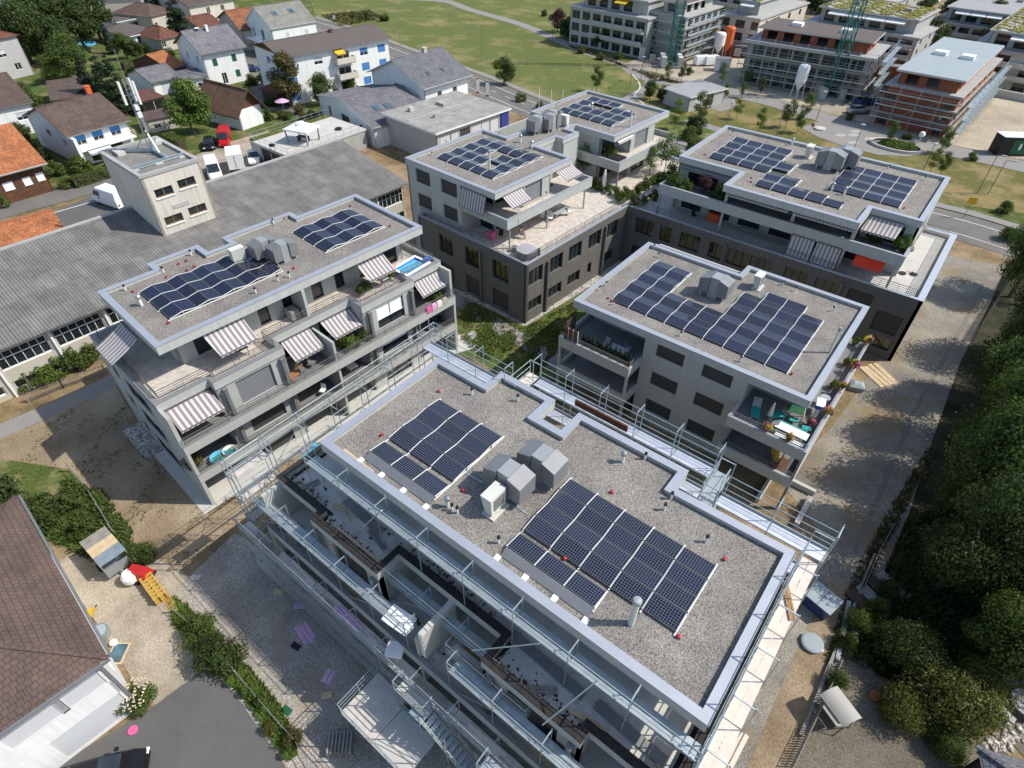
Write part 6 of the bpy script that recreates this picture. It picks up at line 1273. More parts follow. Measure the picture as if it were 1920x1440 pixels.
# woods on the right
gw='trees of the dense wood right of the lane'
W=[(9.2,64.5,9,'wood_dark','by the road end of the lane'),(8.3,56.5,8,'wood_dark','behind the lane fence'),(12.8,59.5,9.5,'wood_dark','second from the road'),(16.5,64,10,'wood_dark','at the right picture edge near the road'),
(8.4,50.5,8.2,'wood_mid','with the brightest round crown above the shaded lane'),(12.6,53.0,9,'wood_mid','just right of the brightest crown'),(8.2,45.0,8.5,'wood_mid','overhanging the lane opposite the green bag'),(12.0,47.0,9,'wood_mid','inner neighbour of the overhanging one'),(16.2,50.5,10,'wood_dark','right edge, level with the flower balcony'),(15.8,44.5,9.5,'wood_mid','right edge with yellowish leaves'),
(8.2,39.6,8.5,'wood_mid','overhanging the lane in the middle of the wood'),(11.9,40.8,9.2,'wood_mid','in the middle of the wood'),(15.4,38.8,9.5,'wood_dark','right edge in the middle of the wood'),(8.4,33.8,8,'wood_dark','above the old cold frames'),(11.6,34.8,8.6,'wood_dark','dark one behind the cold frames'),(14.9,33.2,9,'wood_mid','right edge above the clearing'),(18.0,38,9.5,'wood_dark','last one at the far right edge'),
(11.5,30.0,7,'wood_mid','above the grey bush'),(7.4,77.5,9.0,'wood_mid','standing alone by the road at the right edge')]
for x,y,h,k,l in W:
    f_=1.3 if (x<9.5 and 32<y<58) else 1.05; tree('leafy_tree','tree',k,(x+1.0,y,0),h*f_,'dense wood tree '+l,gw,.86/f_)
for x,y,h,k,w,l in ((8.7,27.0,3.0,'shrub_grey',.7,'grey-green bush below the wood'),(10.7,25.6,3.2,'shrub_mix',.8,'big yellow-green shrub above the garden court'),(12.2,27.4,2.6,'shrub_mix',.75,'yellowish shrub beside the stone table court'),(9.2,24.0,2.0,'shrub_mix',.75,'lower olive shrub left of the garden court'),(11.6,23.4,1.4,'shrub_green',.8,'fresh green shrub beside the garden stones'),(16.4,31.0,2.6,'shrub_grey',.8,'dark shrub above the round stone table'),
 (5.9,27.6,1.5,'bush_fine',.8,'bright bush along the garden fence, upper'),(6.5,29.0,1.6,'bush_fine',.8,'bright bush along the garden fence, middle'),(7.0,31.0,1.4,'bush_fine_dark',.9,'low dark bush beside the fence boards'),(5.7,26.0,1.3,'bush_fine',.7,'bright bush along the garden fence, lower'),(5.9,23.3,1.2,'bush_fine',.8,'small flowering bush beside the canopy swing')):
    tree('shrub','shrub',k,(x,y,0),h,l,'shrubs of the right garden',w)
# generic planting list: (px,py,height,kind,label)
T=[(365,253,8.2,'round_light','big light green round tree behind the tower'),(548,200,8.5,'autumn','tree with rusty brown leaves before the long white house'),(945,160,5.2,'round_mid','single round tree on the meadow'),
(60,118,11,'round_dark','big dark tree, leftmost of the upper left grove'),(95,100,12,'round_dark','second big dark tree of the upper left grove'),(128,82,12,'round_dark','third big dark tree of the upper left grove'),(160,92,11,'round_dark','fourth big dark tree of the upper left grove'),(190,75,11,'round_dark','rightmost dark tree of the upper left grove'),(120,120,9,'round_dark','front dark tree of the upper left grove'),
(150,150,8,'round_mid','bushy mid-green tree under the grove'),(118,158,6,'round_mid','green tree beside the yellow shrub'),(185,202,9.5,'conifer','left one of the dark cypresses by the brown garage'),(215,208,10,'conifer','middle dark cypress by the brown garage'),(238,214,9.5,'conifer','right dark cypress by the brown garage'),(213,100,6.5,'conifer','pointed cypress beside the bungalows'),(240,112,5,'round_mid','round green tree in front of the bungalows'),(262,118,4.5,'round_dark','dark tree right of the bungalows'),
(345,78,12,'conifer','huge dark spruce near the top edge'),(300,40,8,'conifer','blue-grey cedar at the top edge'),(608,196,5,'round_mid','round tree at the corner of the long white house'),(655,172,3.6,'round_mid','small tree under the balconies of the long house'),(505,168,4,'round_mid','small tree left of the long white house'),(430,120,3,'round_dark','dark little tree left of the long house'),
(1045,62,5.5,'purple','purple-leaved tree at the head of the footpath'),(1062,74,5,'round_dark','first dark tree of the hedge by the flats'),(1085,78,6,'round_dark','second dark tree of the hedge by the flats'),(1108,82,4.5,'round_mid','third tree of the hedge by the flats'),(1130,92,5.5,'round_dark','fourth tree of the hedge by the flats'),(1155,92,6,'round_dark','fifth tree of the hedge by the flats'),(1178,100,5.5,'round_mid','sixth tree of the hedge by the flats'),(1200,100,5,'round_dark','last tree of the hedge by the flats'),
(1118,172,5,'slim','thin staked tree with rusty crown on the meadow'),(1251,152,3.6,'slim','young tree left behind the pavilion'),(1277,153,3.8,'slim','young tree right behind the pavilion'),(1352,161,4.2,'slim_light','light young tree by the site road'),(1399,163,3.8,'slim','young tree opposite the white silo'),(1424,178,3.2,'slim','small young tree beside the wrapped load'),(1358,186,3,'slim','bushy young tree right of the pavilion'),(1390,184,2.8,'slim','low young tree on the green'),
(1310,232,5.6,'slim','dark young tree in front of the pavilion'),(1265,243,5,'slim_light','airy young tree near the head block'),(1380,224,3.5,'slim_light','small light tree on the dry green'),(1422,250,4.2,'slim_light','feathery tree on the dry green'),(1472,240,5,'slim','dark green young tree on the dry green'),(1506,224,4.5,'slim','brownish young tree by the plaza'),(1494,250,4,'slim','bushy tree left of the plaza'),(1664,270,3.6,'slim','little tree in the oval planter'),(1760,288,4.5,'slim','tree at the right end of the plaza'),(1742,326,3.8,'slim_light','light tree behind the long roof'),(1762,328,3.6,'slim','green tree behind the long roof'),
(1300,262,4,'round_dark','dark round tree in front of the plaza side'),(1288,292,4.2,'round_mid','light round tree left of the long block'),(1240,192,3,'round_dark','dense bush-like tree left of the pavilion'),(1218,186,3.2,'round_mid','airy bush-like tree left of the pavilion'),
(1520,25,6,'round_dark','dark tree behind the brown roofed shell, left'),(1540,50,6,'round_dark','dark tree behind the brown roofed shell, middle'),(1602,62,6,'round_dark','dark tree behind the brown roofed shell, right'),(1668,84,8,'round_dark','dark tree between the two right shells'),(1728,104,8,'round_dark','dark tree left of the green-roofed shell'),(1752,98,6,'round_dark','tree behind the green-roofed shell'),(1770,52,8,'round_dark','left tree of the courtyard trees at the top right'),(1795,60,8,'round_dark','second courtyard tree at the top right'),(1815,75,7,'round_mid','third courtyard tree at the top right'),(1838,70,8,'round_dark','fourth courtyard tree at the top right'),(1862,60,8,'round_mid','fifth courtyard tree at the top right'),(1730,35,6,'round_mid','tree beside the parked car row'),(1850,95,6,'round_mid','sixth courtyard tree at the top right'),
(1460,8,6,'round_dark','tree at the top edge above the long shell'),(1350,6,5,'round_light','fresh green tree at the top edge'),(1405,150,2.2,'slim','weed-like sapling by the white load'),(20,982,5.2,'round_dark','large bushy tree left above the trailer')]
for x,y,h,k,l in T: tree('leafy_tree' if k!='conifer' else 'conifer','tree',k,G(x,y,0),h,l,'trees of the neighbourhood')
Bs=[(180,235,1.8,'bush','bush beside the brown garage, upper'),(75,240,2.2,'bush_dark','bush left of the balcony house gable'),(250,140,1.8,'bush','bush at the hedge behind the cypresses'),(270,128,1.6,'bush_light','light bush at the end of that hedge'),(320,108,2,'bush_dark','dark bush left of the little orange roof'),(300,88,2.2,'bush','bush above the little orange roof'),(258,96,1.8,'bush','bush in front of the lower bungalow'),(278,100,2,'bush_dark','dark bush in front of the lower bungalow'),(345,210,1.8,'bush','bush at the left foot of the big round tree'),(330,232,1.6,'bush_dark','dark bush by the curved hedge'),(300,240,1.5,'bush','bush behind the curved hedge'),(505,225,1.6,'bush_dark','dark bush right of the barn'),(512,200,1.8,'bush','bush between barn and long white house'),(545,225,1.4,'bush_light','light flowering bush by the terrace railing'),(572,226,1.3,'bush_autumn','rusty bush by the terrace railing'),(632,186,1.8,'bush','bush beside the small balcony tree'),(690,160,1.6,'bush','bush at the right end of the long house'),(400,150,1.6,'bush_dark','dark bush before the green-shuttered house'),(472,160,2,'bush_dark','dark bush right of the green-shuttered house'),(30,215,2,'bush_dark','bush below the dark tiled house'),(140,215,1.8,'bush','bush behind the balcony house'),(165,250+10,1.2,'bush_light','plant at the corner of the balcony house'),(190,300,1.2,'bush_light','light plant in the front garden'),(205,310,1.0,'bush_autumn','rusty plant in the front garden'),(1060,70,2.2,'bush_light','light bush at the head of the footpath'),(1090,100,1.6,'bush_autumn','dry bush along the footpath, first'),(1125,112,1.5,'bush','bush along the footpath, second'),(1160,112,1.7,'bush','bush along the footpath, third'),(1020,30,1.5,'bush_autumn','dry bush on the upper meadow'),(1292,140,1.4,'bush','low bush before the crane base'),(1700,262,1.2,'bush','low bush at the verge of the plaza'),(1590,225,1.2,'bush_autumn','dry bush at the verge of the site'),(1820,300,1.3,'bush','bush by the far end of the street'),(100,150,2.6,'yellow','yellow flowering shrub beside the grey house'),(70,200,2.4,'bush','green bush between the two dark roofs'),(48,178,2.2,'bush','bush behind the dark tiled house'),(40,262,2.6,'bush_dark','dark ivy bush beside the orange tiled house'),(58,285,2.4,'bush_dark','second ivy bush beside the orange house'),(85,305,2.2,'bush_dark','third ivy bush beside the orange house'),(108,330,2.0,'bush','fourth bush of the ivy row'),(125,352,1.5,'bush','last bush of the ivy row'),(152,322,2.3,'bush','clipped round bush in front of the balcony house'),
(172,318,1.3,'bush_light','small light bush in the front garden'),(0,390,2.2,'bush','bush at the left edge by the side street'),(665,34,1.6,'bush','small bush at the top of the meadow, left'),(690,36,1.8,'bush','small bush at the top of the meadow, middle'),(722,40,2.0,'bush','small bush at the top of the meadow, right'),(560,214,1.6,'bush_autumn','reddish garden bush under the rusty tree'),(585,222,1.6,'bush','garden bush beside the white chairs'),(530,222,1.4,'bush_autumn','red-green bush by the terrace railing'),(975,190,1.6,'bush','verge bush on the main road, left'),(1012,205,1.4,'bush','verge bush on the main road, right'),
(55,1000,2.4,'bush_fine_dark','dark bush under the left tree'),(90,975,2.2,'bush_fine_dark','leafy bush behind the cage trailer'),(135,955,1.6,'bush','small bush on the dry yard'),(160,1000,1.3,'bush','ground bush left of the cage trailer'),(85,1040,1.3,'bush_fine','bush between house and cage trailer'),(268,1050,1.5,'bush_fine','bush behind the red hood'),(345,1168,.6,'bush_light','first grassy tuft of the yard hedge'),(378,1195,1.6,'bush_fine','light green bush in the yard hedge'),(420,1240,2.1,'bush_fine_dark','biggest bush of the yard hedge'),(442,1275,.7,'bush_light','bush just below the biggest hedge bush'),(468,1302,.8,'bush_light','fourth bush of the yard hedge'),(495,1325,.7,'bush_light','fifth bush of the yard hedge'),(508,1368,.6,'bush_autumn','dry tuft near the end of the yard hedge'),(548,1388,.9,'bush_autumn','last brownish bush of the yard hedge'),(545,1415,.6,'bush_light','small tuft near the pallet stack'),
(85,715,1.9,'bush_light','left bush of the hedge before the hall'),(115,702,2.0,'bush_light','second bush of the hedge before the hall'),(145,690,2.1,'bush','third bush of the hedge before the hall'),(175,680,2.0,'bush','right bush of the hedge before the hall'),(60,726,1.6,'bush','leftmost low bush before the hall'),
(1900,452,2.2,'bush','roadside bush at the right edge'),(1880,400,1.6,'bush','bush by the yellow road sign')]
for x,y,h,k,l in Bs: tree('bush','bush',k,G(x,y,0),h,l,'garden bushes')
# roof garden between the blocks and balcony plants
for (x,y,z,h,k,l) in ((1093,330,6.5,4.2,'slim_light','light green tree in the roof garden beside the head block'),(1217,330,6.5,3.6,'slim_light','small light tree before the head block'),(1246,322,6.5,5.0,'slim_light','tall airy tree at the garden corner'),(1143,293,9.3,1.4,'bush_light','potted bush on the balcony of the head block'),(1256,345,6.5,2.4,'bush','big green bush at the left end of the long block')): tree('roof_tree','plant',k,G(x,y,z),h,l,'plants of the roof garden')
k=0
for x,y in ((1115,352),(1128,358),(1142,362),(1156,368),(1170,372),(1183,372),(1197,362),(1210,352),(1222,345),(1232,340),(1190,388),(1206,383),(1225,375),(1163,378)):
    k+=1; tree('garden_shrub','plant','bush' if k%3 else 'bush_light',G(x,y,6.5),1.0+.15*(k%3),'%s shrub of the roof garden row counted from the terrace'%ORD[k-1],'shrubs of the roof garden',.85)
for x,y,z,h,key,l in ((1262,352,9.3,1.6,'bush','leftmost green shrub on the upper balcony of the long block'),(1285,358,9.3,1.3,'bush','second green shrub on the upper balcony of the long block'),(1318,362,9.3,1.9,'purple','purple-leaved shrub on the upper balcony'),(1345,372,9.3,1.5,'bush_dark','dark shrub right of the purple one'),(1690,468,9.3,1.3,'bush_light','bright plant at the right end of the upper balcony'),(1640,455,9.3,1.0,'bush','low plants under the striped awning'),(1600,440,9.3,1.0,'bush_light','yellow-green plant left of the striped awning'),(818,560,5.85,1.0,'bush_light','bright bush on the corner balcony under the awning'),(648,652,5.85,1.2,'bush_light','bright plant beside the dividing wall'),(665,645,5.85,.9,'bush','second plant on the middle balcony'),(685,636,5.85,.9,'bush','third plant on the middle balcony'),(685,548,8.75,1.1,'bush','palm-like plant on the roof terrace'),(730,522,8.75,1.0,'bush','grassy planter on the roof terrace'),(368,872,2.95,1.1,'bush_autumn','potted palm on the lowest corner balcony'),(550,590,8.75,.7,'bush','potted plant by the terrace divider')):
    tree('potted_plant','plant',key,G(x,y,z),h,l,'plants on the balconies')
for i in range(11):
    tree('thuja','plant','conifer',(-19.4+i*.42,34.15+(i%2)*.1,5.82),1.5,'%s thuja from the left in the green balcony row'%ORD[i],'thujas along the loggia',.85)
def flowerbox(x,y,z,label,cols,s=.6):
    t=thing('flower_pot',label,'flowers',(x,y,z),x,'flower pots on the three-storey block'); MB().lathe([(.0,0),(.16,0),(.22,.28),(.0,.28)],n=10).build('pot','terracotta',t)
    for i,c in enumerate(cols):
        me=crown_mesh(int(x*10+y*3)+i,s*.6,s*.8,.2,260,.09,c,8); o=bpy.data.objects.new('blossoms' if 'flower' in c else 'foliage',me); COL.objects.link(o); o.parent=t; o.location=(.12*i-.1,.08*i,0)
for i,(x,y,z,c) in enumerate(((-4.0,33.85,6.35,('flower_yellow','flower_pink','leaf_light')),(-2.5,33.85,6.35,('flower_yellow','flower_pink','leaf_mid')),(-1.3,38.0,6.4,('flower_pink','flower_yellow','leaf_mid')),(-1.3,41.4,6.4,('flower_pink','flower_yellow','leaf_mid')),(-1.25,44.6,6.4,('flower_yellow','leaf_mid','flower_pink')),(-1.3,48.5,6.4,('flower_yellow','flower_pink','leaf_mid')),(-1.9,42.0,5.85,('leaf_light','leaf_mid','leaf_light')),(-1.9,45.4,5.85,('leaf_mid','leaf_light','leaf_mid')),(-2.1,48.6,5.85,('leaf_mid','leaf_dark','leaf_light')),(-1.9,36.8,5.85,('leaf_autumn','leaf_mid','flower_pink')))):
    flowerbox(x,y,z,'%s flower pot of the balcony counted from the front corner'%ORD[i],c)
# hedges as leafy boxes
def hedge(label,a,b,w,h,mat='leaf_mid',z=0,den=260):
    p=G(*a,z) if len(a)==2 else Vector(a); q=G(*b,z) if len(b)==2 else Vector(b); L=(q-p).length; ang=math.atan2((q-p).y,(q-p).x); t=thing('hedge',label,'hedge',p,ang); r=random.Random(int(L*31)); v=[];f=[]
    for _ in range(int(L*(w+2*h)*den)):
        x=r.uniform(0,L); s=r.choice((0,0,1,2)); 
        c=Vector((x,r.uniform(-w/2,w/2),h)) if s==0 else Vector((x,(-w/2 if s==1 else w/2),r.uniform(0,h)))
        c+=Vector((r.gauss(0,.05),r.gauss(0,.06),r.gauss(0,.07)+.08*math.sin(x*2.1))); n=Vector((r.gauss(0,.6),(-1 if s==1 else 1 if s==2 else 0)+r.gauss(0,.6),(1 if s==0 else .3)+r.gauss(0,.4))).normalized(); u=n.cross(Vector((r.gauss(0,1),r.gauss(0,1),r.gauss(0,1)))).normalized(); k2=n.cross(u); sc=r.uniform(.07,.15); k=len(v); v+=[tuple(c+u*sc),tuple(c+k2*sc*.6),tuple(c-u*sc),tuple(c-k2*sc*.6)]; f.append((k,k+1,k+2,k+3))
    me=bpy.data.meshes.new('foliage'); me.from_pydata(v,[],f); me.materials.append(MT[mat]); o=bpy.data.objects.new('foliage',me); COL.objects.link(o); o.parent=t
    MB().box(.1,-w*.35,0,L-.1,w*.35,h*.86).build('inner_twigs','dark_wood',t)
hedge('clipped green hedge along the side street below the balcony house',(140,352),(210,330),1.5,1.3,den=60); hedge('light green hedge in the gardens behind the cypresses',(232,132),(292,115),1.4,1.6,'leaf_light',den=40); hedge('hedge curving below the big light green tree',(318,268),(345,282),1.5,1.6,'leaf_light',den=60); hedge('tall dark hedge at the foot of the flats',(1190,104),(1218,92),1.6,2.2,'leaf_dark',den=40)
# weeds and ground cover as stuff
def tufts(name,poly,z,n,s,mat,seed=1,keep=None):
    P=[G(x,y,0) for x,y in poly]; xs=[p.x for p in P]; ys=[p.y for p in P]; r=random.Random(seed); v=[];f=[]; c=0
    def inside(x,y):
        k=False; j=len(P)-1
        for i in range(len(P)):
            if (P[i].y>y)!=(P[j].y>y) and x<(P[j].x-P[i].x)*(y-P[i].y)/(P[j].y-P[i].y)+P[i].x: k=not k
            j=i
        return k
    tries=0
    while c<n and tries<n*12:
        tries+=1; x=r.uniform(min(xs),max(xs)); y=r.uniform(min(ys),max(ys))
        if not inside(x,y): continue
        if keep and math.sin(x*.9+1)*math.cos(y*.8)+.5*math.sin(x*2.3+y*1.7)<keep: continue
        c+=1
        for _ in range(3):
            a=r.random()*6.28; h=s*r.uniform(.5,1.3); d=Vector((cos(a),sin(a),0)); q=Vector((x,y,z))+d*r.uniform(0,.12); k=len(v); w_=Vector((-d.y,d.x,0))*s*.22; tip=q+d*h*.6+Vector((0,0,h*.8)); v+=[tuple(q-w_),tuple(q+w_),tuple(tip+w_*.3),tuple(tip-w_*.3)]; f.append((k,k+1,k+2,k+3))
    me=bpy.data.meshes.new(name); me.from_pydata(v,[],f); me.materials.append(MT[mat]); o=bpy.data.objects.new(name,me); COL.objects.link(o); o['kind']='stuff'
tufts('yard_weeds',[(870,560),(985,615),(1090,560),(1060,640),(1010,700),(900,670),(850,620)],.02,2600,.22,'leaf_light',2,-.1); tufts('yard_weeds',[(870,560),(985,615),(1090,560),(1060,640),(1010,700),(900,670),(850,620)],.02,1300,.2,'leaf_autumn',3)
tufts('dry_weeds',[(0,840),(215,725),(300,870),(380,960),(600,830),(430,980),(330,1080),(200,1030),(60,980)],.02,700,.13,'leaf_olive',4,.25); tufts('ground_weeds',[(120,900),(190,920),(250,1000),(250,1060),(160,1050),(90,1010)],.02,1500,.3,'leaf_mid',5)
tufts('hedge_weeds',[(325,1120),(350,1140),(470,1260),(530,1340),(560,1400),(530,1410),(470,1320),(380,1220),(330,1170)],.02,2600,.3,'leaf_light',6); tufts('lane_weeds',[(1650,1040),(1690,970),(1750,840),(1740,840),(1665,960),(1600,1080),(1545,1240),(1575,1240)],.02,1000,.22,'leaf_autumn',7)
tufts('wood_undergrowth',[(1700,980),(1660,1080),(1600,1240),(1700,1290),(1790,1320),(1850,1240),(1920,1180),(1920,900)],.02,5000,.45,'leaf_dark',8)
tufts('verge_grass',[(1060,85),(1180,130),(1230,140),(1290,160),(1225,150),(1115,98)],.03,500,.5,'leaf_autumn',9); tufts('verge_grass',[(600,30),(690,20),(720,35),(640,50)],.03,700,.6,'leaf_autumn',10)
# ================================================================ vehicles
def loft(m,secs,mi=0,cap=True):
    """secs: list of closed outlines (same count)"""
    for A,B in zip(secs,secs[1:]):
        n=len(A)
        for i in range(n): j=(i+1)%n; m.quad(A[i],A[j],B[j],B[i],mi)
    if cap: m.poly(secs[0][::-1],mi); m.poly(secs[-1],mi)
def car_proto(kind,col):
    """x = length (front +x), built from cross-sections along the car"""
    t=thing('parked_car','x','car'); 
    if kind=='car': S=[(-2.15,.35,.78,.70,.74),(-2.0,.28,.95,.82,.84),(-1.0,.26,.98,.88,.86),(.7,.26,.95,.88,.86),(1.5,.26,.86,.86,.82),(2.05,.28,.74,.80,.74),(2.18,.38,.60,.68,.66)]; G0=[(-1.75,.94,.72),(-1.25,1.38,.60),(.1,1.42,.60),(.95,.92,.74)]; wb=(-1.3,1.32); wr=.32
    elif kind=='van': S=[(-2.6,.35,1.2,.92,.9),(-2.55,.3,2.3,.95,.82),(1.0,.3,2.35,.95,.84),(1.25,.3,2.2,.95,.84),(1.95,.3,1.25,.93,.82),(2.6,.32,.98,.86,.72),(2.7,.4,.72,.76,.66)]; G0=None; wb=(-1.65,1.75); wr=.36
    m=MB(); secs=[]
    for x,z0,z1,w0,w1 in S:
        zm=z0+(z1-z0)*.55; secs.append([(x,-w0*.92,z0),(x,w0*.92,z0),(x,w0,z0+.15),(x,w0,zm),(x,w1,z1-.04),(x,w1*.9,z1),(x,-w1*.9,z1),(x,-w1,z1-.04),(x,-w0,zm),(x,-w0,z0+.15)])
    loft(m,[s[::-1] for s in secs]); b=m.build('body',col,t,smooth=False)
    if kind=='car':
        m=MB(); secs=[]
        (x0,z0,w0),(x1,z1,w1),(x2,z2,w2),(x3,z3,w3)=G0
        q=[[(x0,-w0,z0-.05),(x0,w0,z0-.05),(x0,w0,z0),(x0,-w0,z0)],[(x1,-w0,z0-.05),(x1,w0,z0-.05),(x1,w1,z1),(x1,-w1,z1)],[(x2,-w3,z3-.03),(x2,w3,z3-.03),(x2,w2,z2),(x2,-w2,z2)],[(x3,-w3,z3-.05),(x3,w3,z3-.05),(x3,w3,z3),(x3,-w3,z3)]]
        loft(m,[s[::-1] for s in q]); m.build('windows','glass',t)
        MB().poly([(x1+.02,-w1+.03,z1+.012),(x2-.02,-w2+.03,z2+.012),(x2-.02,w2-.03,z2+.012),(x1+.02,w1-.03,z1+.012)]).build('roof_panel',col,t)
    else:
        MB().quad((1.24,-.74,2.22),(1.97,-.78,1.30),(1.97,.78,1.30),(1.24,.74,2.22)).build('windscreen','glass',t).location=(.04,0,.03)
        for s in (-1,1):
            P=[(.35,s*.955,1.35),(1.75,s*.935,1.35),(1.28,s*.90,2.0),(.35,s*.92,2.0)]; MB().poly(P if s<0 else P[::-1]).build('side_window','glass',t).location=(0,s*.03,0)
    for x in wb:
        for s in (-1,1):
            w_=MB().tube((x,s*.66,wr),(x,s*.92,wr),wr,14).build('wheel','rubber',t); MB().tube((x,s*.9,wr),(x,s*.935,wr),wr*.6,10).build('rim','car_silver',w_)
    xf=2.1 if kind=='car' else 2.62
    for s in (-1,1): MB().box(xf-.05,s*.62-.16,.55,xf+.07,s*.62+.16,.7).build('headlight','screen_white',t); MB().box(-xf-.02,s*.68-.12,.62,-xf+.06,s*.68+.12,.8).build('tail_light','red',t); MB().box(.62,s*.95-.08,1.0,.8,s*.95+.08,1.16).build('mirror','black',t)
    return t
CP={}
def vehicle(kind,col,px,py,rot,label,cat,group,s=1.0,z=0):
    key=(kind,col)
    if key not in CP: p=car_proto(kind,col); CP[key]=(p,[(c,kids(c)) for c in kids(p)])
    p,tree_=CP[key]; r=dup(p,G(px,py,z),rot,label,group,s,tree_); r['category']=cat; r.name='parked_van' if kind=='van' else 'parked_car'; return r
hA=FA.a
gv='vehicles parked behind the hall'
vehicle('van','car_red',424,268,hA-.55,'red delivery van in front of the timber barn','van',gv,.92); vehicle('car','car_black',394,276,hA-.5,'black car in the shade left of the red van','car',gv)
vehicle('van','car_white',404,330,hA-.35,'white panel van nose towards the camera behind the hall','van',gv); vehicle('van','car_white',372,338,hA-.4,'half hidden white van left of the panel van','van',gv,.9); vehicle('car','car_white',478,302,hA-.5,'white car right of the box truck','car',gv)
vehicle('van','car_white',212,383,hA+.25-pi,'white van with its tail behind the tower','van',gv,1.05); vehicle('car','car_white',262,204,hA+1.2,'white car under the carport, left','car',gv); vehicle('car','car_silver',283,200,hA+1.2,'silver car under the carport, right','car',gv); vehicle('car','car_blue',470,134,1.0,'dark car in the drive beside the long white house','car',gv)
vehicle('van','car_white',1318,122,.95,'left white van beside the orange silo','van','vehicles on the building site',.85); vehicle('van','car_white',1336,122,.95,'right white van beside the orange silo','van','vehicles on the building site',.85); vehicle('car','car_silver',1608,212,.9,'silver car beside the red brick shell','car','vehicles on the building site'); vehicle('car','car_blue',1624,196,.9,'dark pick-up behind the silver car','car','vehicles on the building site',1.1)
vehicle('car','car_silver',1236,302,1.2,'silver car parked between head block and long block','car','cars by the new blocks'); vehicle('car','car_black',200,1462,.95,'black car at the bottom edge on the asphalt drive','car','cars by the new blocks')
for i,c in enumerate(('car_black','car_silver','car_blue','car_black','car_silver','car_white')): vehicle('car',c,1712+i*7,24-i*4,.0,'%s car of the far parked row, counted from the front'%ORD[i],'car','far row of parked cars')
for p,tr in CP.values():
    for c,gs in tr:
        for g_ in gs: bpy.data.objects.remove(g_)
        bpy.data.objects.remove(c)
    bpy.data.objects.remove(p)
def boxtruck(px,py,rot):
    t=thing('box_truck','white box truck with its rear doors towards the camera','truck',G(px,py,0),rot,gv); MB().box(-2.2,-1.05,.9,1.6,1.05,3.0).build('cargo_box','car_white',t)
    m=MB(); P=[(1.65,.45),(3.3,.45),(3.3,1.2),(2.9,2.0),(1.65,2.2)]; A=[(x,-.95,z) for x,z in P];B=[(x,.95,z) for x,z in P]; loft(m,[A,B]); m.build('cab','car_white',t); MB().quad((3.32,-.8,1.22),(3.32,.8,1.22),(2.93,.8,1.98),(2.93,-.8,1.98)).build('windscreen','glass',t)
    MB().box(-2.2,-.4,.55,3.0,.4,.89).build('chassis','black',t); MB().box(-2.24,-.02,1.0,-2.205,.02,2.9).build('door_seam','duct',t)
    for x in (-1.3,2.4):
        for s in (-1,1): MB().tube((x,s*.75,.4),(x,s*1.0,.4),.4,12).build('wheel','rubber',t)
boxtruck(447,318,hA+pi-.45)
# ================================================================ street furniture
def lamp(px,py,h,label,kind=0,z=0):
    t=thing('street_lamp',label,'street lamp',G(px,py,z),.6+px*.01,'street lamps'); MB().tube((0,0,0),(0,0,h),.07,8,r2=.045).build('pole','duct',t)
    if kind==0: MB().bar((0,0,h),(.7,0,h+.08),.06).build('arm','duct',t); MB().box(.45,-.13,h+.02,1.15,.13,h+.14).build('lamp_head','duct_light',t)
    else: MB().lathe([(.05,h-.02),(.34,h+.02),(.36,h+.1),(0,h+.16)],n=14).build('lamp_head','duct_light',t)
for a in ((904,104,5.9,'street lamp rising in the middle of the meadow'),(751,86,8.6,'tall street lamp at the far end of the main road'),(1036,78,4.4,'lamp at the head of the footpath'),(1181,166,4.5,'lamp at the bend of the footpath',1),(1201,152,4.5,'lamp where footpath and street meet',1),(1228,152,4.2,'lamp by the first young tree',1),(1455,256,5.2,'lamp left of the dark green young tree'),(1597,290,4.6,'lamp standing in the plaza',1),(1531,224,4.6,'lamp at the upper edge of the plaza',1),(1832,362,5.4,'left lamp of the pair behind the road'),(1852,364,4.8,'right lamp of the pair behind the road'),(1729,322,4.2,'lamp beside the light tree behind the roof',1),(1362,238,4.0,'lamp on the dry green beside the pavilion',1),(1610,24,8,'far lamp among the flats')): lamp(*a)
for (x,y,l) in ((893,180,'left'),(911,186,'right')):
    t=thing('beach_flag','white and red feather flag, %s one beside the main road'%l,'flag',G(x,y,0),.5); MB().tube((0,0,0),(0,0,3.6),.025,6).build('pole','duct',t); m=MB(); P=[(0,.4),(.62,.6),(.7,2.6),(.4,3.3),(0,3.55)]; A=[(a,-.012,b) for a,b in P];B=[(a,.012,b) for a,b in P]; loft(m,[A,B]); m.build('cloth','screen_white',t); MB().box(.03,-.02,3.0,.45,.02,3.25).build('cloth_tip','red',t); MB().box(.03,-.02,.5,.6,.02,.8).build('cloth_foot','red',t)
for x,y,l in ((1010,210,'left'),(1032,214,'middle'),(1053,215,'right')): tag(MB().tube((0,0,0),(0,0,4.2),.05,8).build('flagpole','white',None,G(x,y,0)),'%s of the bare white poles behind the head block'%l,'flagpole','bare poles by the road')
t=thing('traffic_sign','yellow road sign on a post at the junction','traffic sign',G(1806,408,0),.3); MB().tube((0,0,0),(0,0,2.6),.04,8).build('post','duct',t); MB().box(-.5,-.04,1.9,.5,-.005,2.8).build('plate','yellow',t)
t=thing('traffic_sign','small blue and white sign at the top of the meadow','traffic sign',G(629,50,0),.3); MB().tube((0,0,0),(0,0,2.6),.04,8).build('post','duct',t); MB().box(-.35,-.04,1.8,.35,-.005,2.6).build('plate','screen_white',t)
t=thing('round_planter','oval concrete planter with low green plants on the plaza','planter',G(1678,276,0),.0); 
o=MB().lathe([(3.2,0),(3.25,.45),(2.9,.45),(2.9,.3)],n=28).build('rim','concrete_pale',t); o.scale=(1.25,.8,1); o=bpy.data.objects.new('planting',crown_mesh(77,2.9,.7,.1,2500,.3,'leaf_light',22,.3)); COL.objects.link(o); o.parent=t; o.scale=(1.2,.75,1)
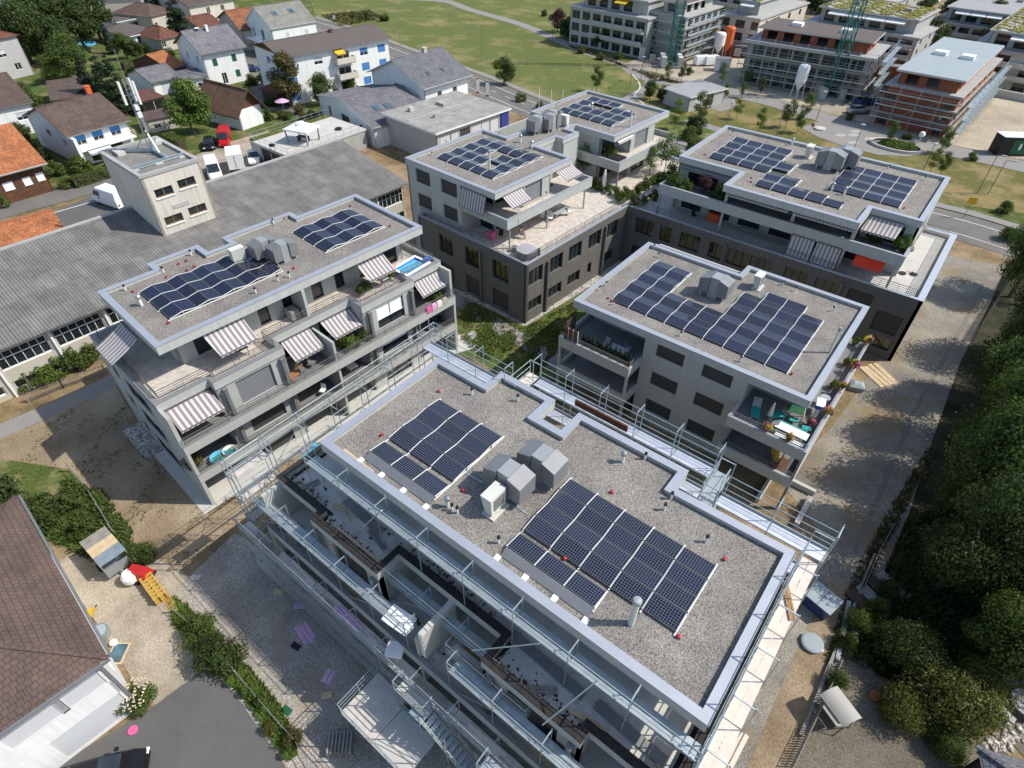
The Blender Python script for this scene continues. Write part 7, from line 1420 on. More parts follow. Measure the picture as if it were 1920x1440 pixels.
tag(MB().lathe([(0,0),(.95,0),(.95,.3),(0,.42)],n=18).build('plaza_bench','concrete_pale',None,G(1537,243,0)),'flat round white concrete seat on the plaza','seat')
t=thing('ball_lamp','low lamp with white ball on the planter corner','lamp',G(1722,268,0)); MB().tube((0,0,0),(0,0,.9),.1,8).build('post','concrete_pale',t); MB().lathe([(0,0),(.35,.15),(.5,.5),(.35,.85),(0,1.0)],(0,0,.9),14).build('globe','white',t)
t=thing('play_post','red and white post beside the round seat','post',G(1519,250,0)); MB().tube((0,0,0),(0,0,1.5),.06,8).build('pole','white',t); MB().tube((0,-.03,1.4),(0,.03,1.4),.3,12).build('disc','red',t)
for i,(x,y) in enumerate(((1576,254),(1604,247),(1600,254),(1600,268),(1631,261))): ground('manhole',[(x+11*cos(a*pi/6),y+3*sin(a*pi/6)) for a in range(12)],.075,'concrete')
# ================================================================ foreground left: house, trailer, pallets
t=bldg('house','white house with dark brown hipped roof in the lower left corner','house',(-220,1500),(168,1234),(-2,962),6.2,roofm='tile_dark',kind='hip',zr=8.6,over=.65,fascia='wood_grey',wins=[(0,.60,3.6,2.6,1.3,'blind_white'),(0,.865,3.6,2.4,1.3,'blind_white'),(0,.86,.1,5.0,2.2,'blind_white'),(1,.2,1.4,1.4,1.3,'half_blind_white'),(1,.55,1.4,1.4,1.3,'half_blind_white')])
L,D=t['_L'],t['_D']; MB().bar((-.65,-.75,6.15),(L+.65,-.75,6.15),.13,.13).build('gutter','duct',t); MB().bar((L+.75,-.65,6.15),(L+.75,D+.65,6.15),.13,.13).build('gutter','duct',t); MB().tube((L+.1,-.1,0),(L+.1,-.1,6.1),.05,8).build('downpipe','duct',t)
W0=lambda px,py,z=0:G(px,py,z)
t=thing('cage_trailer','grey mesh-sided box trailer with slatted roof on the dry yard','trailer',(-34.9,.9,0),0); t.scale=(.85,)*3
MB().box(-1.7,-.95,.5,1.7,.95,.6).build('floor','galv',t)
for x in (-1.68,1.68):
    for y in (-.93,.93): MB().tube((x,y,.6),(x,y,2.1),.04,6).build('post','galv',t)
for s in (-1,1): MB().box(-1.66,s*.93-.012,.61,1.66,s*.93+.012,1.5).build('side_mesh','ribbed',t); MB().box(s*1.68-.012,-.9,.61,s*1.68+.012,.9,1.5).build('end_mesh','ribbed',t)
for i in range(4): MB().box(-1.72+i*.58,-.98,2.12,-1.72+i*.58+.54,.98,2.16).build('roof_slat','wood_grey' if i<2 else 'wood_pale',t)
MB().box(.62,-.98,2.12,1.74,.98,2.17).build('roof_sheet','galv',t)
for s in (-1,1): MB().tube((0,s*.98,.33),(0,s*1.16,.33),.33,14).build('wheel','rubber',t)
MB().bar((1.7,0,.5),(2.7,0,.45),.1).build('drawbar','galv',t)
tag(MB().lathe([(0,0),(.35,.08),(.5,.35),(.5,.75),(.35,1.0),(0,1.08)],n=18).build('water_tank','white',None,G(250,1090,.0)),'round white plastic tank beside the cage trailer','tank')
t=thing('compressor','machine under a red hood between bush and pallets','machine',G(267,1083,0),.5); m=MB(); A=[(-.75,-.45,.35),(.75,-.45,.35),(.75,.45,.35),(-.75,.45,.35)];B=[(-.5,-.32,1.05),(.6,-.32,.95),(.6,.32,.95),(-.5,.32,1.05)]; loft(m,[A,B]); m.build('hood','red',t); MB().box(-.8,-.5,.15,.8,.5,.34).build('frame','black',t)
for s in (-1,1): MB().tube((0,s*.5,.2),(0,s*.6,.2),.2,10).build('wheel','rubber',t)
def pallet(px,py,rot,n,label,m='wood_pale',z=0,w=1.2,d=.8,lean=0):
    t=thing('pallet_stack' if n>1 else 'pallet',label,'pallets',G(px,py,z),rot)
    t.rotation_euler[0]=lean
    for k in range(n):
        q=MB(); zz=k*.145
        for i in range(7): q.box(-w/2+i*w/6.6,-d/2,zz+.11,-w/2+i*w/6.6+.11,d/2,zz+.135)
        for y in (-d/2,-.05,d/2-.1):
            for x in (-w/2,-.06,w/2-.12): q.box(x,y,zz+.02,x+.12,y+.1,zz+.11)
        for y in (-d/2,-.05,d/2-.1): q.box(-w/2,y,zz,w/2,y+.1,zz+.02)
        q.build('pallet',m,t)
pallet(293,1109,-.06,5,'stack of bright yellow pallets beside the red hood','pallet_yellow',w=2.2,d=.8); pallet(319,1138,-.15,1,'single yellow pallet leaning at the stack end','pallet_yellow',lean=.6,w=1.4); pallet(421,1204,.3,1,'grey pallet stuck in the yard hedge','wood_grey',lean=.5); pallet(640,1398,.75,4,'stack of grey wooden pallets by the loading platform','wood_grey',w=1.3,d=1.1)
t=thing('bucket','zinc tub with white water surface beside the house wall','tub',G(196,1192,0)); MB().lathe([(0,0),(.4,0),(.48,.75),(.44,.75),(.42,.66)],n=18).build('shell','galv',t); MB().lathe([(.42,.66),(0,.66)],n=18).build('content','roof_green',t)
tag(MB().lathe([(0,0),(.2,.0),(.22,.3),(0,.36)],n=12).build('bucket','white',None,G(216,1208,0)),'small white bucket beside the zinc tub','bucket')
t=thing('glass_light','glazed garden frame lying at the foot of the white house','cold frame',G(222,1226,0),-.9); MB().box(-.65,-.5,0,.65,.5,.1).build('frame','wood_pale',t); MB().box(-.55,-.4,.102,.55,.4,.115).build('pane','glass_blue',t)
t=thing('wheelbarrow','upturned yellow barrow tray leaning on the house wall','barrow',G(166,1166,0),-.9); m=MB(); A=[(-.5,-.3,.1),(.5,-.3,.1),(.5,.3,.4),(-.5,.3,.4)];B=[(-.65,-.4,.28),(.65,-.4,.28),(.65,.4,.62),(-.65,.4,.62)]; loft(m,[A,B]); m.build('tray','yellow',t); MB().bar((-.6,0,.1),(-1.1,0,.1),.05).build('handle','dark_wood',t)
t=thing('heat_pump','grey outdoor unit beside the upper house corner','heat pump',G(108,1090,0),-.95); MB().box(-.5,-.2,.1,.5,.2,1.1).build('casing','duct',t); MB().box(-.45,-.25,0,.45,.25,.1).build('feet','black',t); MB().tube((0,.202,.6),(0,.23,.6),.35,16).build('fan_grille','rail',t)
o=MB().tube((0,0,0),(0,0,.1),.26,20).build('splash_ring','pink',None,G(250,1370,0)); tag(o,'flat pink round toy on the asphalt by the garage','toy')
t=thing('rose_bush','rose bush with many cream blossoms at the house corner','rose bush',G(262,1318,0)); o=bpy.data.objects.new('foliage',crown_mesh(5,1.0,1.4,0,3600,.12,'leaf_mid',14)); COL.objects.link(o); o.parent=t
m=MB(); r=random.Random(4)
for i in range(110):
    a=r.random()*6.28; rr=.95*math.sqrt(r.random()); z=.35+1.15*math.sqrt(max(0,1-(rr/1.45)**2))+r.uniform(-.1,.1); m.lathe([(0,-.04),(.05,0),(0,.04)],(rr*cos(a),rr*sin(a),z),6)
tag(m.build('blossoms','flower_cream',t),kind='stuff')
# fence wire along the hedge and boards at the yard
def fence(label,pts,h,post='wood_grey',rails=(.4,.9),step=2.0,boards=None,z=0,name='fence'):
    P=[G(x,y,z) for x,y in pts]; t=thing(name,label,'fence',P[0])
    m=MB(); o=P[0]; b=MB()
    for a,c in zip(P,P[1:]):
        L=(c-a).length; n=max(1,int(L/step)); 
        for i in range(n+1): q=a.lerp(c,i/n)-o; MB().bar(q,q+Vector((0,0,h)),.08).build('post',post,t)
        for z_ in rails: m.bar(a-o+Vector((0,0,z_)),c-o+Vector((0,0,z_)),.03)
        if boards:
            k=int(L/.16)
            for i in range(k): q=a.lerp(c,(i+.5)/k)-o; b.bar(q+Vector((0,0,.05)),q+Vector((0,0,h-.05+.06*((i*7)%3))),.1,.02)
    m.build('rails','duct' if not boards else post,t)
    if boards: b.build('boards',boards,t)
fence('low wire fence through the yard hedge',[(330,1150),(410,1225),(490,1320),(560,1400),(590,1450)],1.0); fence('paling fence between hall hedge and grey path',[(55,755),(120,728),(200,700)],1.0,boards='wood_grey'); fence('weathered plank fence between lane and garden, lower',[(1478,1450),(1530,1340),(1570,1250)],.8,boards='wood_grey'); fence('old wire fence post line on the dry yard',[(135,885),(170,925),(215,1000)],1.1)
fence('board fence at the upper lane side under the trees',[(1895,520),(1862,575),(1822,640)],1.2,boards='wood_grey'); fence('wall-like timber edge above the cold frames',[(1668,995),(1640,1045),(1612,1110)],.6,boards='dark_wood')
tag(MB().bar(G(1640,1040,.1),G(1500,1380,.1),.18,.35).build('kerb_wall','wood_grey'),'long weathered timber edge between lane and right garden','timber edge'); tag(MB().bar(G(1590,1130,.1),G(1568,1240,.1),.25,.5).build('kerb_wall','concrete'),'short concrete edge beside the blue-grey skip','kerb')
# wooden ramp walls beside the garage entry of block C
t=thing('ramp_wall','low concrete ramp wall beyond the garage entry','ramp wall',(-2.8,33.2,0)); MB().box(0,0,0,.3,3.2,.5).box(3.0,-.4,0,3.35,2.6,.5).box(.3,3.2,0,3.3,3.5,.5).each('wall_piece','concrete_pale',t)
# ================================================================ lane and right garden
t=thing('skip','blue-grey lidded container beside the right scaffold','container',G(1532,1138,0),-.25); m=MB(); A=[(-.75,-.6,0),(.75,-.6,0),(.75,.6,0),(-.75,.6,0)];B=[(-.9,-.75,1.15),(.9,-.75,1.15),(.9,.75,1.15),(-.9,.75,1.15)]; loft(m,[A,B]); m.build('tub','car_blue',t); MB().box(-.92,-.77,1.153,-.02,.77,1.22).build('lid','roof_green',t); MB().box(.02,-.77,1.153,.92,.77,1.22).build('lid','roof_green',t)
t=thing('round_table_top','grey round tub cover on the sandy lane','tub',G(1521,1208,0)); MB().lathe([(0,0),(.62,0),(.66,.25),(.55,.3),(0,.32)],n=22).build('disc','roof_green',t)
tag(MB().lathe([(0,0),(.16,0),(.16,.2),(0,.24)],n=10).build('bucket','white',None,G(1537,1220,0)),'tiny white bucket beside the round tub cover','bucket')
planks(*G(1648,704,0)[:2],.02,2.1,3.0,4,.95,'wood_pale','planks','four pale planks fanned out on the lane','planks')
t=thing('sand_bag','big green bulk bag on the lane beside the planks','bulk bag',G(1604,728,0),.3); m=MB(); A=[(-.55,-.5,0),(.55,-.5,0),(.55,.5,0),(-.55,.5,0)];B=[(-.62,-.58,.45),(.6,-.55,.5),(.6,.58,.42),(-.62,.55,.5)];C2=[(-.3,-.25,.66),(.28,-.25,.7),(.3,.28,.62),(-.28,.3,.68)]; loft(m,[A,B,C2]); m.build('bag','sky_blue',t).data.materials[0]=MT['roof_green']; MB().box(-.6,-.55,-.0,.6,.55,.0+.05).build('pallet','wood_pale',t)
planks(*G(1470,1250,0)[:2],.02,.5,.9,2,.9,'wood_pale','planks','two short boards at the foot of the right scaffold','planks') if False else None
t=thing('canopy_swing','garden swing seat under a curved beige canopy','swing seat',(6.35,21.3,0),1.05); t.scale=(.85,)*3
m=MB(); prev=None
for i in range(9):
    a=-1+i*.25; z=2.15-.28*a*a; x=a*.75
    cur=((x,-1.05,z),(x,1.05,z))
    if prev: m.quad(prev[0],cur[0],cur[1],prev[1]); m.quad((prev[1][0],1.05,prev[1][2]-.03),(cur[1][0],1.05,cur[1][2]-.03),(cur[0][0],-1.05,cur[0][2]-.03),(prev[0][0],-1.05,prev[0][2]-.03))
    prev=cur
m.build('canopy','beige_fabric',t)
for y in (-.95,.95):
    MB().tube((-.7,y,0),(0,y,1.95),.03,6).build('leg','black',t); MB().tube((.7,y,0),(0,y,1.95),.03,6).build('leg','black',t)
MB().box(-.3,-.75,.42,.3,.75,.5).build('seat','beige_fabric',t); MB().box(.28,-.75,.5,.36,.75,1.0).build('backrest','beige_fabric',t)
t=thing('stone_table','round grey stone table on the garden court','table',G(1912,1328,0)); MB().lathe([(0,0),(.3,0),(.25,.65),(0,.65)],n=12).build('foot','concrete',t); MB().lathe([(0,.65),(.8,.65),(.8,.76),(0,.76)],n=24).build('table_top','concrete',t)
def bench(a0,a1,label):
    c=G(1912,1328,0); t=thing('curved_bench',label,'bench',c); m=MB(); n=10
    for i in range(n):
        a=a0+(a1-a0)*i/n;b=a0+(a1-a0)*(i+1)/n; m.prism([(1.15*cos(a),1.15*sin(a)),(1.55*cos(a),1.55*sin(a)),(1.55*cos(b),1.55*sin(b)),(1.15*cos(b),1.15*sin(b))],.38,.46)
    m.build('seat','concrete',t)
    for a in (a0+.2,a1-.2): MB().box(1.3*cos(a)-.1,1.3*sin(a)-.1,0,1.3*cos(a)+.1,1.3*sin(a)+.1,.38).build('leg','concrete',t)
bench(1.9,2.9,'curved stone bench above the round table'); bench(3.4,4.5,'curved stone bench left below the round table')
m=MB(); r=random.Random(8)
for i in range(90):
    p=G(1865+r.gauss(0,18)+i*.5,1400-i*.3+r.gauss(0,12),0); s=r.uniform(.08,.2); m.lathe([(s*.8,0),(s,s*.35),(s*.6,s*.7),(0,s*.8)],(p.x,p.y,0),7)
tag(m.build('boulders','pebbles'),kind='stuff')
bldg('shed','dark slate garden shed roof at the bottom right corner','shed',(1880,1560),(2000,1600),(2060,1480),2.0,wall='dark_wood',roofm='slate',kind='hip',zr=3.0,over=.3)
t=thing('wood_crate','pale wooden crate at the edge of the shrubs','crate',G(1818,1280,0),.5)
for i in range(5): MB().box(-.5+i*.2,-.4,.0,-.5+i*.2+.15,.4,.35).build('slat','wood_pale',t)
for i,(x,y) in enumerate(((1690,1400),(1668,1378))): tag(MB().lathe([(0,0),(.22,0),(.3,.35),(0,.3)],n=12).build('plant_pot','terracotta' if i else 'yellow',None,G(x-30,y-70,0)),('yellow' if not i else 'terracotta')+' pot under the olive shrub','pot')
t=thing('cold_frame_row','row of old wooden cold frames beneath the trees','cold frames',G(1655,1075,0),-.42)
for i in range(4): MB().box(-.1,-i*.95-.8,0,2.0,-i*.95,.28).build('frame','dark_wood' if i%2 else 'wood_grey',t)
# odds and ends on the ground near the scaffold
for x,y,rot,m_,l in ((522,1110,.4,'wood_pale','small pale board on the gravel yard, upper'),(560,1137,.7,'lilac','lilac foam scrap below the outer scaffold'),(555,1212,.2,'black','black cable loop on the gravel'),(613,1304,.9,'wood_pale','little board in the sunlit gravel strip'),(538,1332,.1,'green_paint','green bottle on the pale gravel'),(367,1083,.6,'concrete_pale','pale paving stone at the yard corner'),(1470,860,.3,'wood_pale','short board at the corner post of the flower block')):
    tag(MB().box(-.3,-.18,0,.3,.18,.06).build('scrap',m_,None,G(x,y,.02),rot),l,'scrap')
# ================================================================ balcony and terrace furniture
def table(F,x,y,z,l,w=1.4,d=.8,m='white',rot=0,round_=False,leg='duct'):
    t=thing('table',l,'table',F.W(x,y,z),F.a+rot)
    if round_: MB().lathe([(0,.70),(w/2,.70),(w/2,.74),(0,.74)],n=18).build('table_top',m,t); MB().tube((0,0,0),(0,0,.70),.04,8).build('leg',leg,t); MB().lathe([(0,0),(.25,0),(.2,.04),(0,.04)],n=12).build('foot',leg,t)
    else:
        MB().box(-w/2,-d/2,.7,w/2,d/2,.74).build('table_top',m,t)
        for a in (-1,1):
            for b in (-1,1): MB().tube((a*(w/2-.08),b*(d/2-.08),0),(a*(w/2-.08),b*(d/2-.08),.7),.025,6).build('leg',leg,t)
def chair_proto(m,fr='duct'):
    t=thing('chair','x','chair'); MB().box(-.22,-.22,.42,.22,.22,.46).build('seat',m,t); q=MB(); q.quad((-.22,.2,.46),(.22,.2,.46),(.22,.3,.92),(-.22,.3,.92)); q.quad((.22,.23,.46),(-.22,.23,.46),(-.22,.33,.92),(.22,.33,.92)); q.quad((-.22,.3,.92),(.22,.3,.92),(.22,.33,.92),(-.22,.33,.92)); q.build('backrest',m,t)
    for a in (-1,1):
        for b in (-1,1): MB().tube((a*.19,b*.19,0),(a*.19,b*.19,.42),.018,5).build('leg',fr,t)
    return t
CHR={}
def chair(F,x,y,z,rot,l,m='white'):
    if m not in CHR: p=chair_proto(m); CHR[m]=(p,[(c,[]) for c in kids(p)])
    dup(CHR[m][0],F.W(x,y,z),F.a+rot,l,'chairs on balconies and terraces',None,CHR[m][1])
table(FB,-4.4,10.6,6.46,'grey table on white legs on the big tiled terrace',.9,2.2,'roof_green',leg='white')
for i,(x,y,r_) in enumerate(((-4.9,9.2,0),(-4.4,9.0,.2),(-5.3,8.7,.6),(-3.9,11.6,2.6))): chair(FB,x,y,6.46,r_,'%s white chair around the grey terrace table'%ORD[i])
table(FB,-7.5,1.9,6.46,'small pale folding table in the shaded corner loggia',.8,.6,'roof_green'); tag(MB().box(-.35,-.25,0,.35,.25,.75).build('cloth_box','pink',None,FB.W(-6.5,2.0,6.46),FB.a),'bright pink covered box in the shaded corner loggia','box'); chair(FB,-5.8,2.7,6.46,.6,'dark chair right of the pink box','black')
t=thing('whirlpool','round whirlpool with grey cover on the terrace corner','whirlpool',FB.W(-1.55,1.75,6.46)); MB().lathe([(0,0),(.95,0),(1.02,.3),(.98,.72)],n=26).build('tub','rail',t); MB().lathe([(.98,.722),(1.0,.8),(.3,.84),(0,.84)],n=26).build('cover','fleece',t); MB().tube((1.05,.6,0),(1.05,.6,.95),.14,10).build('pump','black',t)
tag(MB().lathe([(0,0),(.3,0),(.34,.5),(0,.5)],n=14).build('round_pot','duct',None,FB.W(-3.1,1.75,6.46)),'round grey tub beside the corner column','pot')
# white stool with the seated person
t=thing('stool','white wooden stool at the terrace door','stool',FB.W(-4.35,4.2,6.46)); MB().box(-.2,-.2,.42,.2,.2,.46).build('seat','white',t)
for a in(-1,1):
    for b in(-1,1): MB().bar((a*.17,b*.17,0),(a*.17,b*.17,.42),.04).build('leg','white',t)
def person(loc,rot):
    V=[(0,0,.52),(0,-.01,.72),(0,.0,.92),(0,.02,1.02),(0,.03,1.12),(0,.03,1.24),(-.10,0,.5),(-.11,.40,.50),(-.12,.42,.06),(-.12,.56,.04),(.10,0,.5),(.11,.40,.50),(.12,.42,.06),(.12,.56,.04),(-.17,0,.95),(-.24,.05,.70),(-.14,.27,.60),(.17,0,.95),(.24,.05,.70),(.14,.27,.60)]
    E=[(0,1),(1,2),(2,3),(3,4),(4,5),(0,6),(6,7),(7,8),(8,9),(0,10),(10,11),(11,12),(12,13),(2,14),(14,15),(15,16),(2,17),(17,18),(18,19)]
    Rr=[.14,.13,.14,.055,.09,.085,.10,.075,.045,.04,.10,.075,.045,.04,.06,.045,.03,.06,.045,.03]
    me=bpy.data.meshes.new('person'); me.from_pydata(V,E,[]); o=bpy.data.objects.new('person',me); COL.objects.link(o); me.materials.append(MT['skin'])
    sk=o.modifiers.new('s','SKIN'); 
    for i,v in enumerate(me.skin_vertices[0].data): v.radius=(Rr[i],Rr[i]); v.use_root=(i==0)
    o.modifiers.new('u','SUBSURF').levels=1; o.modifiers['u'].render_levels=2
    o.location=loc; o.rotation_euler=(0,0,rot); tag(o,'person in dark top sitting on a white stool by the terrace door','person')
    a=MB().lathe([(.155,.46),(.165,.6),(.155,.8),(.17,.93),(.07,1.0)],n=14).build('shirt','black',o); a.scale=(1.15,.9,1)
    MB().lathe([(.09,1.16),(.105,1.24),(.08,1.32),(0,1.35)],(0,.015,0),12).build('hair','dark_wood',o)
    m=MB()
    for s in (-1,1): m.tube((s*.10,.02,.51),(s*.115,.36,.51),.105,10,r2=.085)
    m.each('shorts','dark_blue',o)
    m=MB()
    for s in (-1,1):
        for k in range(4): b=Vector((s*(.14+.0),.27,.6)); m.tube(b+Vector(((k-1.5)*.018,0,0)),b+Vector(((k-1.5)*.02,.075-.008*abs(k-1.5),-.015)),.008,5)
        m.tube(Vector((s*.14-s*.03,.25,.6)),Vector((s*.14-s*.065,.29,.59)),.009,5)
    m.each('finger','skin',o)
person(FB.W(-4.35,4.2,6.44),FB.a-1.3)
# block A
table(FA,-.2,4.9,8.72,'dark table under the big terrace awning',1.6,.9,'rail'); chair(FA,-1.1,5.9,8.72,1,'dark chair by the first terrace door','black'); table(FA,.9,8.7,5.84,'round dark table on the balcony with the wooden lounger',1.0,1.0,'rail',round_=True)
for i,(x,y,r_) in enumerate(((.6,9.5,.4),(1.7,9.2,2.2),(1.8,8.2,3))): chair(FA,x,y,5.84,r_,'%s metal chair at the round balcony table'%ORD[i],'duct')
t=thing('sun_lounger','wooden lounger with orange cushion on the second-floor balcony','lounger',FA.W(1.7,7.6,5.84),FA.a+.5); MB().box(-.3,-.8,.28,.3,.3,.34).build('seat','wood',t); q=MB(); q.quad((-.3,.3,.32),(.3,.3,.32),(.3,.8,.75),(-.3,.8,.75)); q.quad((.3,.33,.3),(-.3,.33,.3),(-.3,.83,.73),(.3,.83,.73)); q.build('backrest','wood',t); MB().box(-.24,-.75,.342,.24,.25,.39).build('cushion','terracotta',t)
for x in (-.27,.27):
    for y in (-.7,.25): MB().bar((x,y,0),(x,y,.28),.05).build('leg','wood',t)
t=thing('paddling_pool','rectangular blue and white paddling pool on the roof terrace','pool',FA.W(.2,20.9,8.75),FA.a+.1)
m=MB(); P=[(-1.0,-1.5),(1.0,-1.5),(1.0,1.5),(-1.0,1.5)]; ring(m,P,.28,.0,.42); m.build('pool_wall','blue',t); MB().poly([(x,y,.3) for x,y in inset(P,.27)]).build('water','sky_blue',t); ring(MB(),P,.26,.423,.5,out=-.02).build('pool_rim','white',t); MB().lathe([(0,0),(.3,.1),(.35,.3),(0,.4)],(.5,1.6,.35),10).build('float','blue',t)
tag(MB().box(-.35,-.3,0,.35,.3,.7).build('red_chair_cover','red_fabric',None,FA.W(-.6,19.3,8.75),FA.a),'small red cover beside the terrace awning','cover')
chair(FA,-.4,16.8,8.75,.3,'light wicker chair under the far terrace awning','cream_fabric'); table(FA,.4,17.8,8.75,'white side table under the far terrace awning',.6,.6,'white')
for i in range(4): t=thing('cushion','%s patterned cushion hung over the corner balcony rail'%ORD[i],'cushion',FA.W(2.95,19.9+i*.62,6.0),FA.a); MB().box(-.12,0,0,.12,.55,.5).box(-.1,.05,.5,.1,.5,.58).build('cover',('pink','lilac','cream_fabric','beige_fabric')[i],t)
for i,(x,y,r_,c) in enumerate(((2.4,-.0,.62,'sky_blue'),(2.2,.9,.5,'white'))): 
    t=thing('inflatable_ring',('turquoise' if i==0 else 'white and turquoise')+' paddling ring on the lowest balcony','inflatable',FA.W(2.35,[.1,.95][i],3.0)); MB().lathe([(r_*.0,.1),(r_*.7,.12),(r_*.85,.3),(r_,.35),(r_*1.05,.2),(r_,.02)],n=20).build('ring',c if i==0 else 'white',t); MB().lathe([(0,.14),(r_*.68,.14)],n=20).build('water','teal',t)
chair(FA,.9,2.9,2.95,1.,'black chair behind the paddling rings','black'); table(FA,1.4,12.6,2.95,'small white-clothed table on the lowest middle balcony',.8,.8,'white'); chair(FA,1.2,14.0,2.95,.5,'purple draped chair on the lowest middle balcony','lilac'); chair(FA,1.9,9.3,2.95,.5,'white garden chair on the shaded lower balcony'); tag(MB().box(-.3,-1.1,0,.3,1.1,.05).build('bath_mat','sky_blue',None,FA.W(3.9,5.9,.04),FA.a+.3),'light blue mat on the pale paving under the scaffold','mat')
tag(MB().box(-.45,-.35,0,.45,.35,.9).build('storage_box','duct_light',None,FA.W(-1.1,10.0,8.72),FA.a),'pale storage box left of the terrace divider','storage box')
for y,l in ((21.2,'left'),(22.1,'right')): chair(FA,1.8,y,2.95,.4,'%s black chair on the open corner balcony'%l,'black')
# block C
table(FW,-2.6,34.7,5.82,'long white table with flowers on the sunny corner balcony',2.2,.75,'white',leg='teal')
for x,y,l in ((-2.5,34.05,'front white bench'),(-2.7,35.4,'rear teal bench')): t=thing('bench',l+' at the long balcony table','bench',(x,y,5.82)); MB().box(-.95,-.16,.4,.95,.16,.46).build('seat','white' if 'front' in l else 'teal',t); MB().box(-.8,-.1,0,-.74,.1,.4).build('leg','teal',t); MB().box(.74,-.1,0,.8,.1,.4).build('leg','teal',t)
for i,(x,y) in enumerate(((-1.9,36.0),(-2.9,36.3))): tag(MB().box(-.3,-.22,.3,.3,.22,.36).build('footstool','teal',None,(x,y,5.82),.3),('right' if not i else 'left')+' teal seat behind the long balcony table','seat')
t=thing('parasol','closed pale yellow parasol on the corner balcony','parasol',(-4.3,34.9,5.82)); MB().tube((0,0,0),(0,0,2.2),.025,6).build('pole','wood',t); MB().lathe([(.05,.9),(.17,1.0),(.12,1.6),(.04,2.15),(0,2.2)],n=10).build('cloth','cream_wall',t); MB().lathe([(0,0),(.28,0),(.25,.1),(0,.12)],n=12).build('foot','concrete',t)
for i,(x,y,r_) in enumerate(((-5.4,35.6,.3),(-3.9,36.2,-.7))):
    t=thing('sun_lounger','%s plaid sun lounger in the shade of the loggia'%('left' if not i else 'right'),'lounger',(x,y,5.82),r_); MB().box(-.3,-.9,.3,.3,.3,.36).build('seat','teal',t); q=MB(); q.quad((-.3,.3,.34),(.3,.3,.34),(.3,.85,.8),(-.3,.85,.8)); q.quad((.3,.33,.32),(-.3,.33,.32),(-.3,.88,.78),(.3,.88,.78)); q.build('backrest','beige_fabric',t)
    for a in(-.27,.27): MB().bar((a,-.8,0),(a,-.8,.3),.04).build('leg','white',t); MB().bar((a,.25,0),(a,.25,.3),.04).build('leg','white',t)
t=thing('green_cart','wooden plant stand with green top on the corner balcony','plant stand',(-3.1,36.9,5.82),.2); MB().box(-.6,-.4,.75,.6,.4,.8).build('top','green_paint',t); MB().box(-.65,-.45,.70,.65,.45,.748).build('rim','wood_pale',t)
for a in(-.55,.55):
    for b in(-.35,.35): MB().bar((a,b,0),(a,b,.7),.05).build('leg','wood',t)
table(FW,-16.6,35.0,5.82,'pale green table behind the thujas',1.5,.8,'roof_green'); 
for i,(x,y) in enumerate(((-17.9,35.2),(-17.6,34.5),(-16.2,35.9))): chair(FW,x,y,5.82,i,'%s dark chair around the pale green table'%ORD[i],'fleece')
t=thing('wood_bench','dark brown bench on the lower corner balcony','bench',(-2.2,34.5,2.92),pi/2); MB().box(-.8,-.25,.4,.8,.25,.46).build('seat','brown_board',t); MB().box(-.8,.22,.47,.8,.28,.95).build('backrest','brown_board',t); MB().box(-.75,-.2,0,-.7,.2,.4).build('leg','brown_board',t); MB().box(.7,-.2,0,.75,.2,.4).build('leg','brown_board',t)
planks(-4.2,34.2,2.95,.5,2.4,3,pi/2,'wood','stored_boards','long boards stored on the lower corner balcony','boards'); t=thing('folded_lounger','yellow slatted lounger beside the dark bench','lounger',(-2.9,35.2,2.92),.4)
for i in range(6): MB().box(-.3,-.7+i*.24,.3,.3,-.7+i*.24+.18,.33).build('slat','yellow',t)
table(FW,-1.85,39.6,5.82,'round grey table on the narrow side balcony',.7,.7,'roof_green',round_=True); t=thing('laundry_airer','white airer with blue laundry on the side balcony','airer',(-1.9,38.6,5.82),.2); MB().box(-.3,-.5,.9,.3,.5,.93).build('rack','white',t); MB().box(-.28,-.4,.5,.1,.3,.9).build('laundry','blue',t); MB().bar((-.3,-.5,0),(.3,-.5,.9),.03).build('leg','white',t); MB().bar((-.3,.5,0),(.3,.5,.9),.03).build('leg','white',t)
for k,x in enumerate((-21.0,-20.55,-20.1)):
    t=thing('screen_panel','%s dark upright screen panel at the left loggia corner'%ORD[k],'screen panel',(x,33.62,6.36)); MB().box(0,0,0,.4,.04,1.1).build('board','brown_board',t); MB().box(.4,-.01,0,.44,.05,1.15).build('post','white',t)
# block D and head block
t=thing('bicycle','bicycle lying on the white terrace of the long block','bicycle',(-1.2,62.2,6.5),.5)
for x in (-.5,.5): MB().tube((x,0,.02),(x,0,.05),.33,18).build('wheel','rubber',t)
MB().bar((-.5,0,.09),(.0,.25,.09),.04).build('frame','red',t); MB().bar((.0,.25,.09),(.5,0,.09),.04).build('frame','red',t); MB().bar((.5,0,.09),(.45,.4,.09),.03).build('handlebar','black',t)
table(FW,-16,59.8,6.5,'pale table deep in the shaded loggia of the long block',1.6,.8,'roof_green'); chair(FW,-22,59.6,6.5,1,'dark chair deep in the shaded loggia','black'); tag(MB().box(-.7,-.3,0,.7,.3,.8).build('orange_chest','orange',None,(-20.2,60.7,6.5),0),'orange-brown chest at the back of the shaded loggia','chest')
t=thing('barbecue','black barbecue on the terrace beside the white curtain','barbecue',FB.W(-5.6,9.9,9.27),FB.a); MB().box(-.4,-.25,.6,.4,.25,.8).build('box','black',t); MB().lathe([(.25,.8),(.2,1.0),(0,1.05)],n=12).build('lid','roof_green',t); 
for a in(-.35,.35): MB().bar((a,0,0),(a,0,.6),.05).build('leg','duct',t)
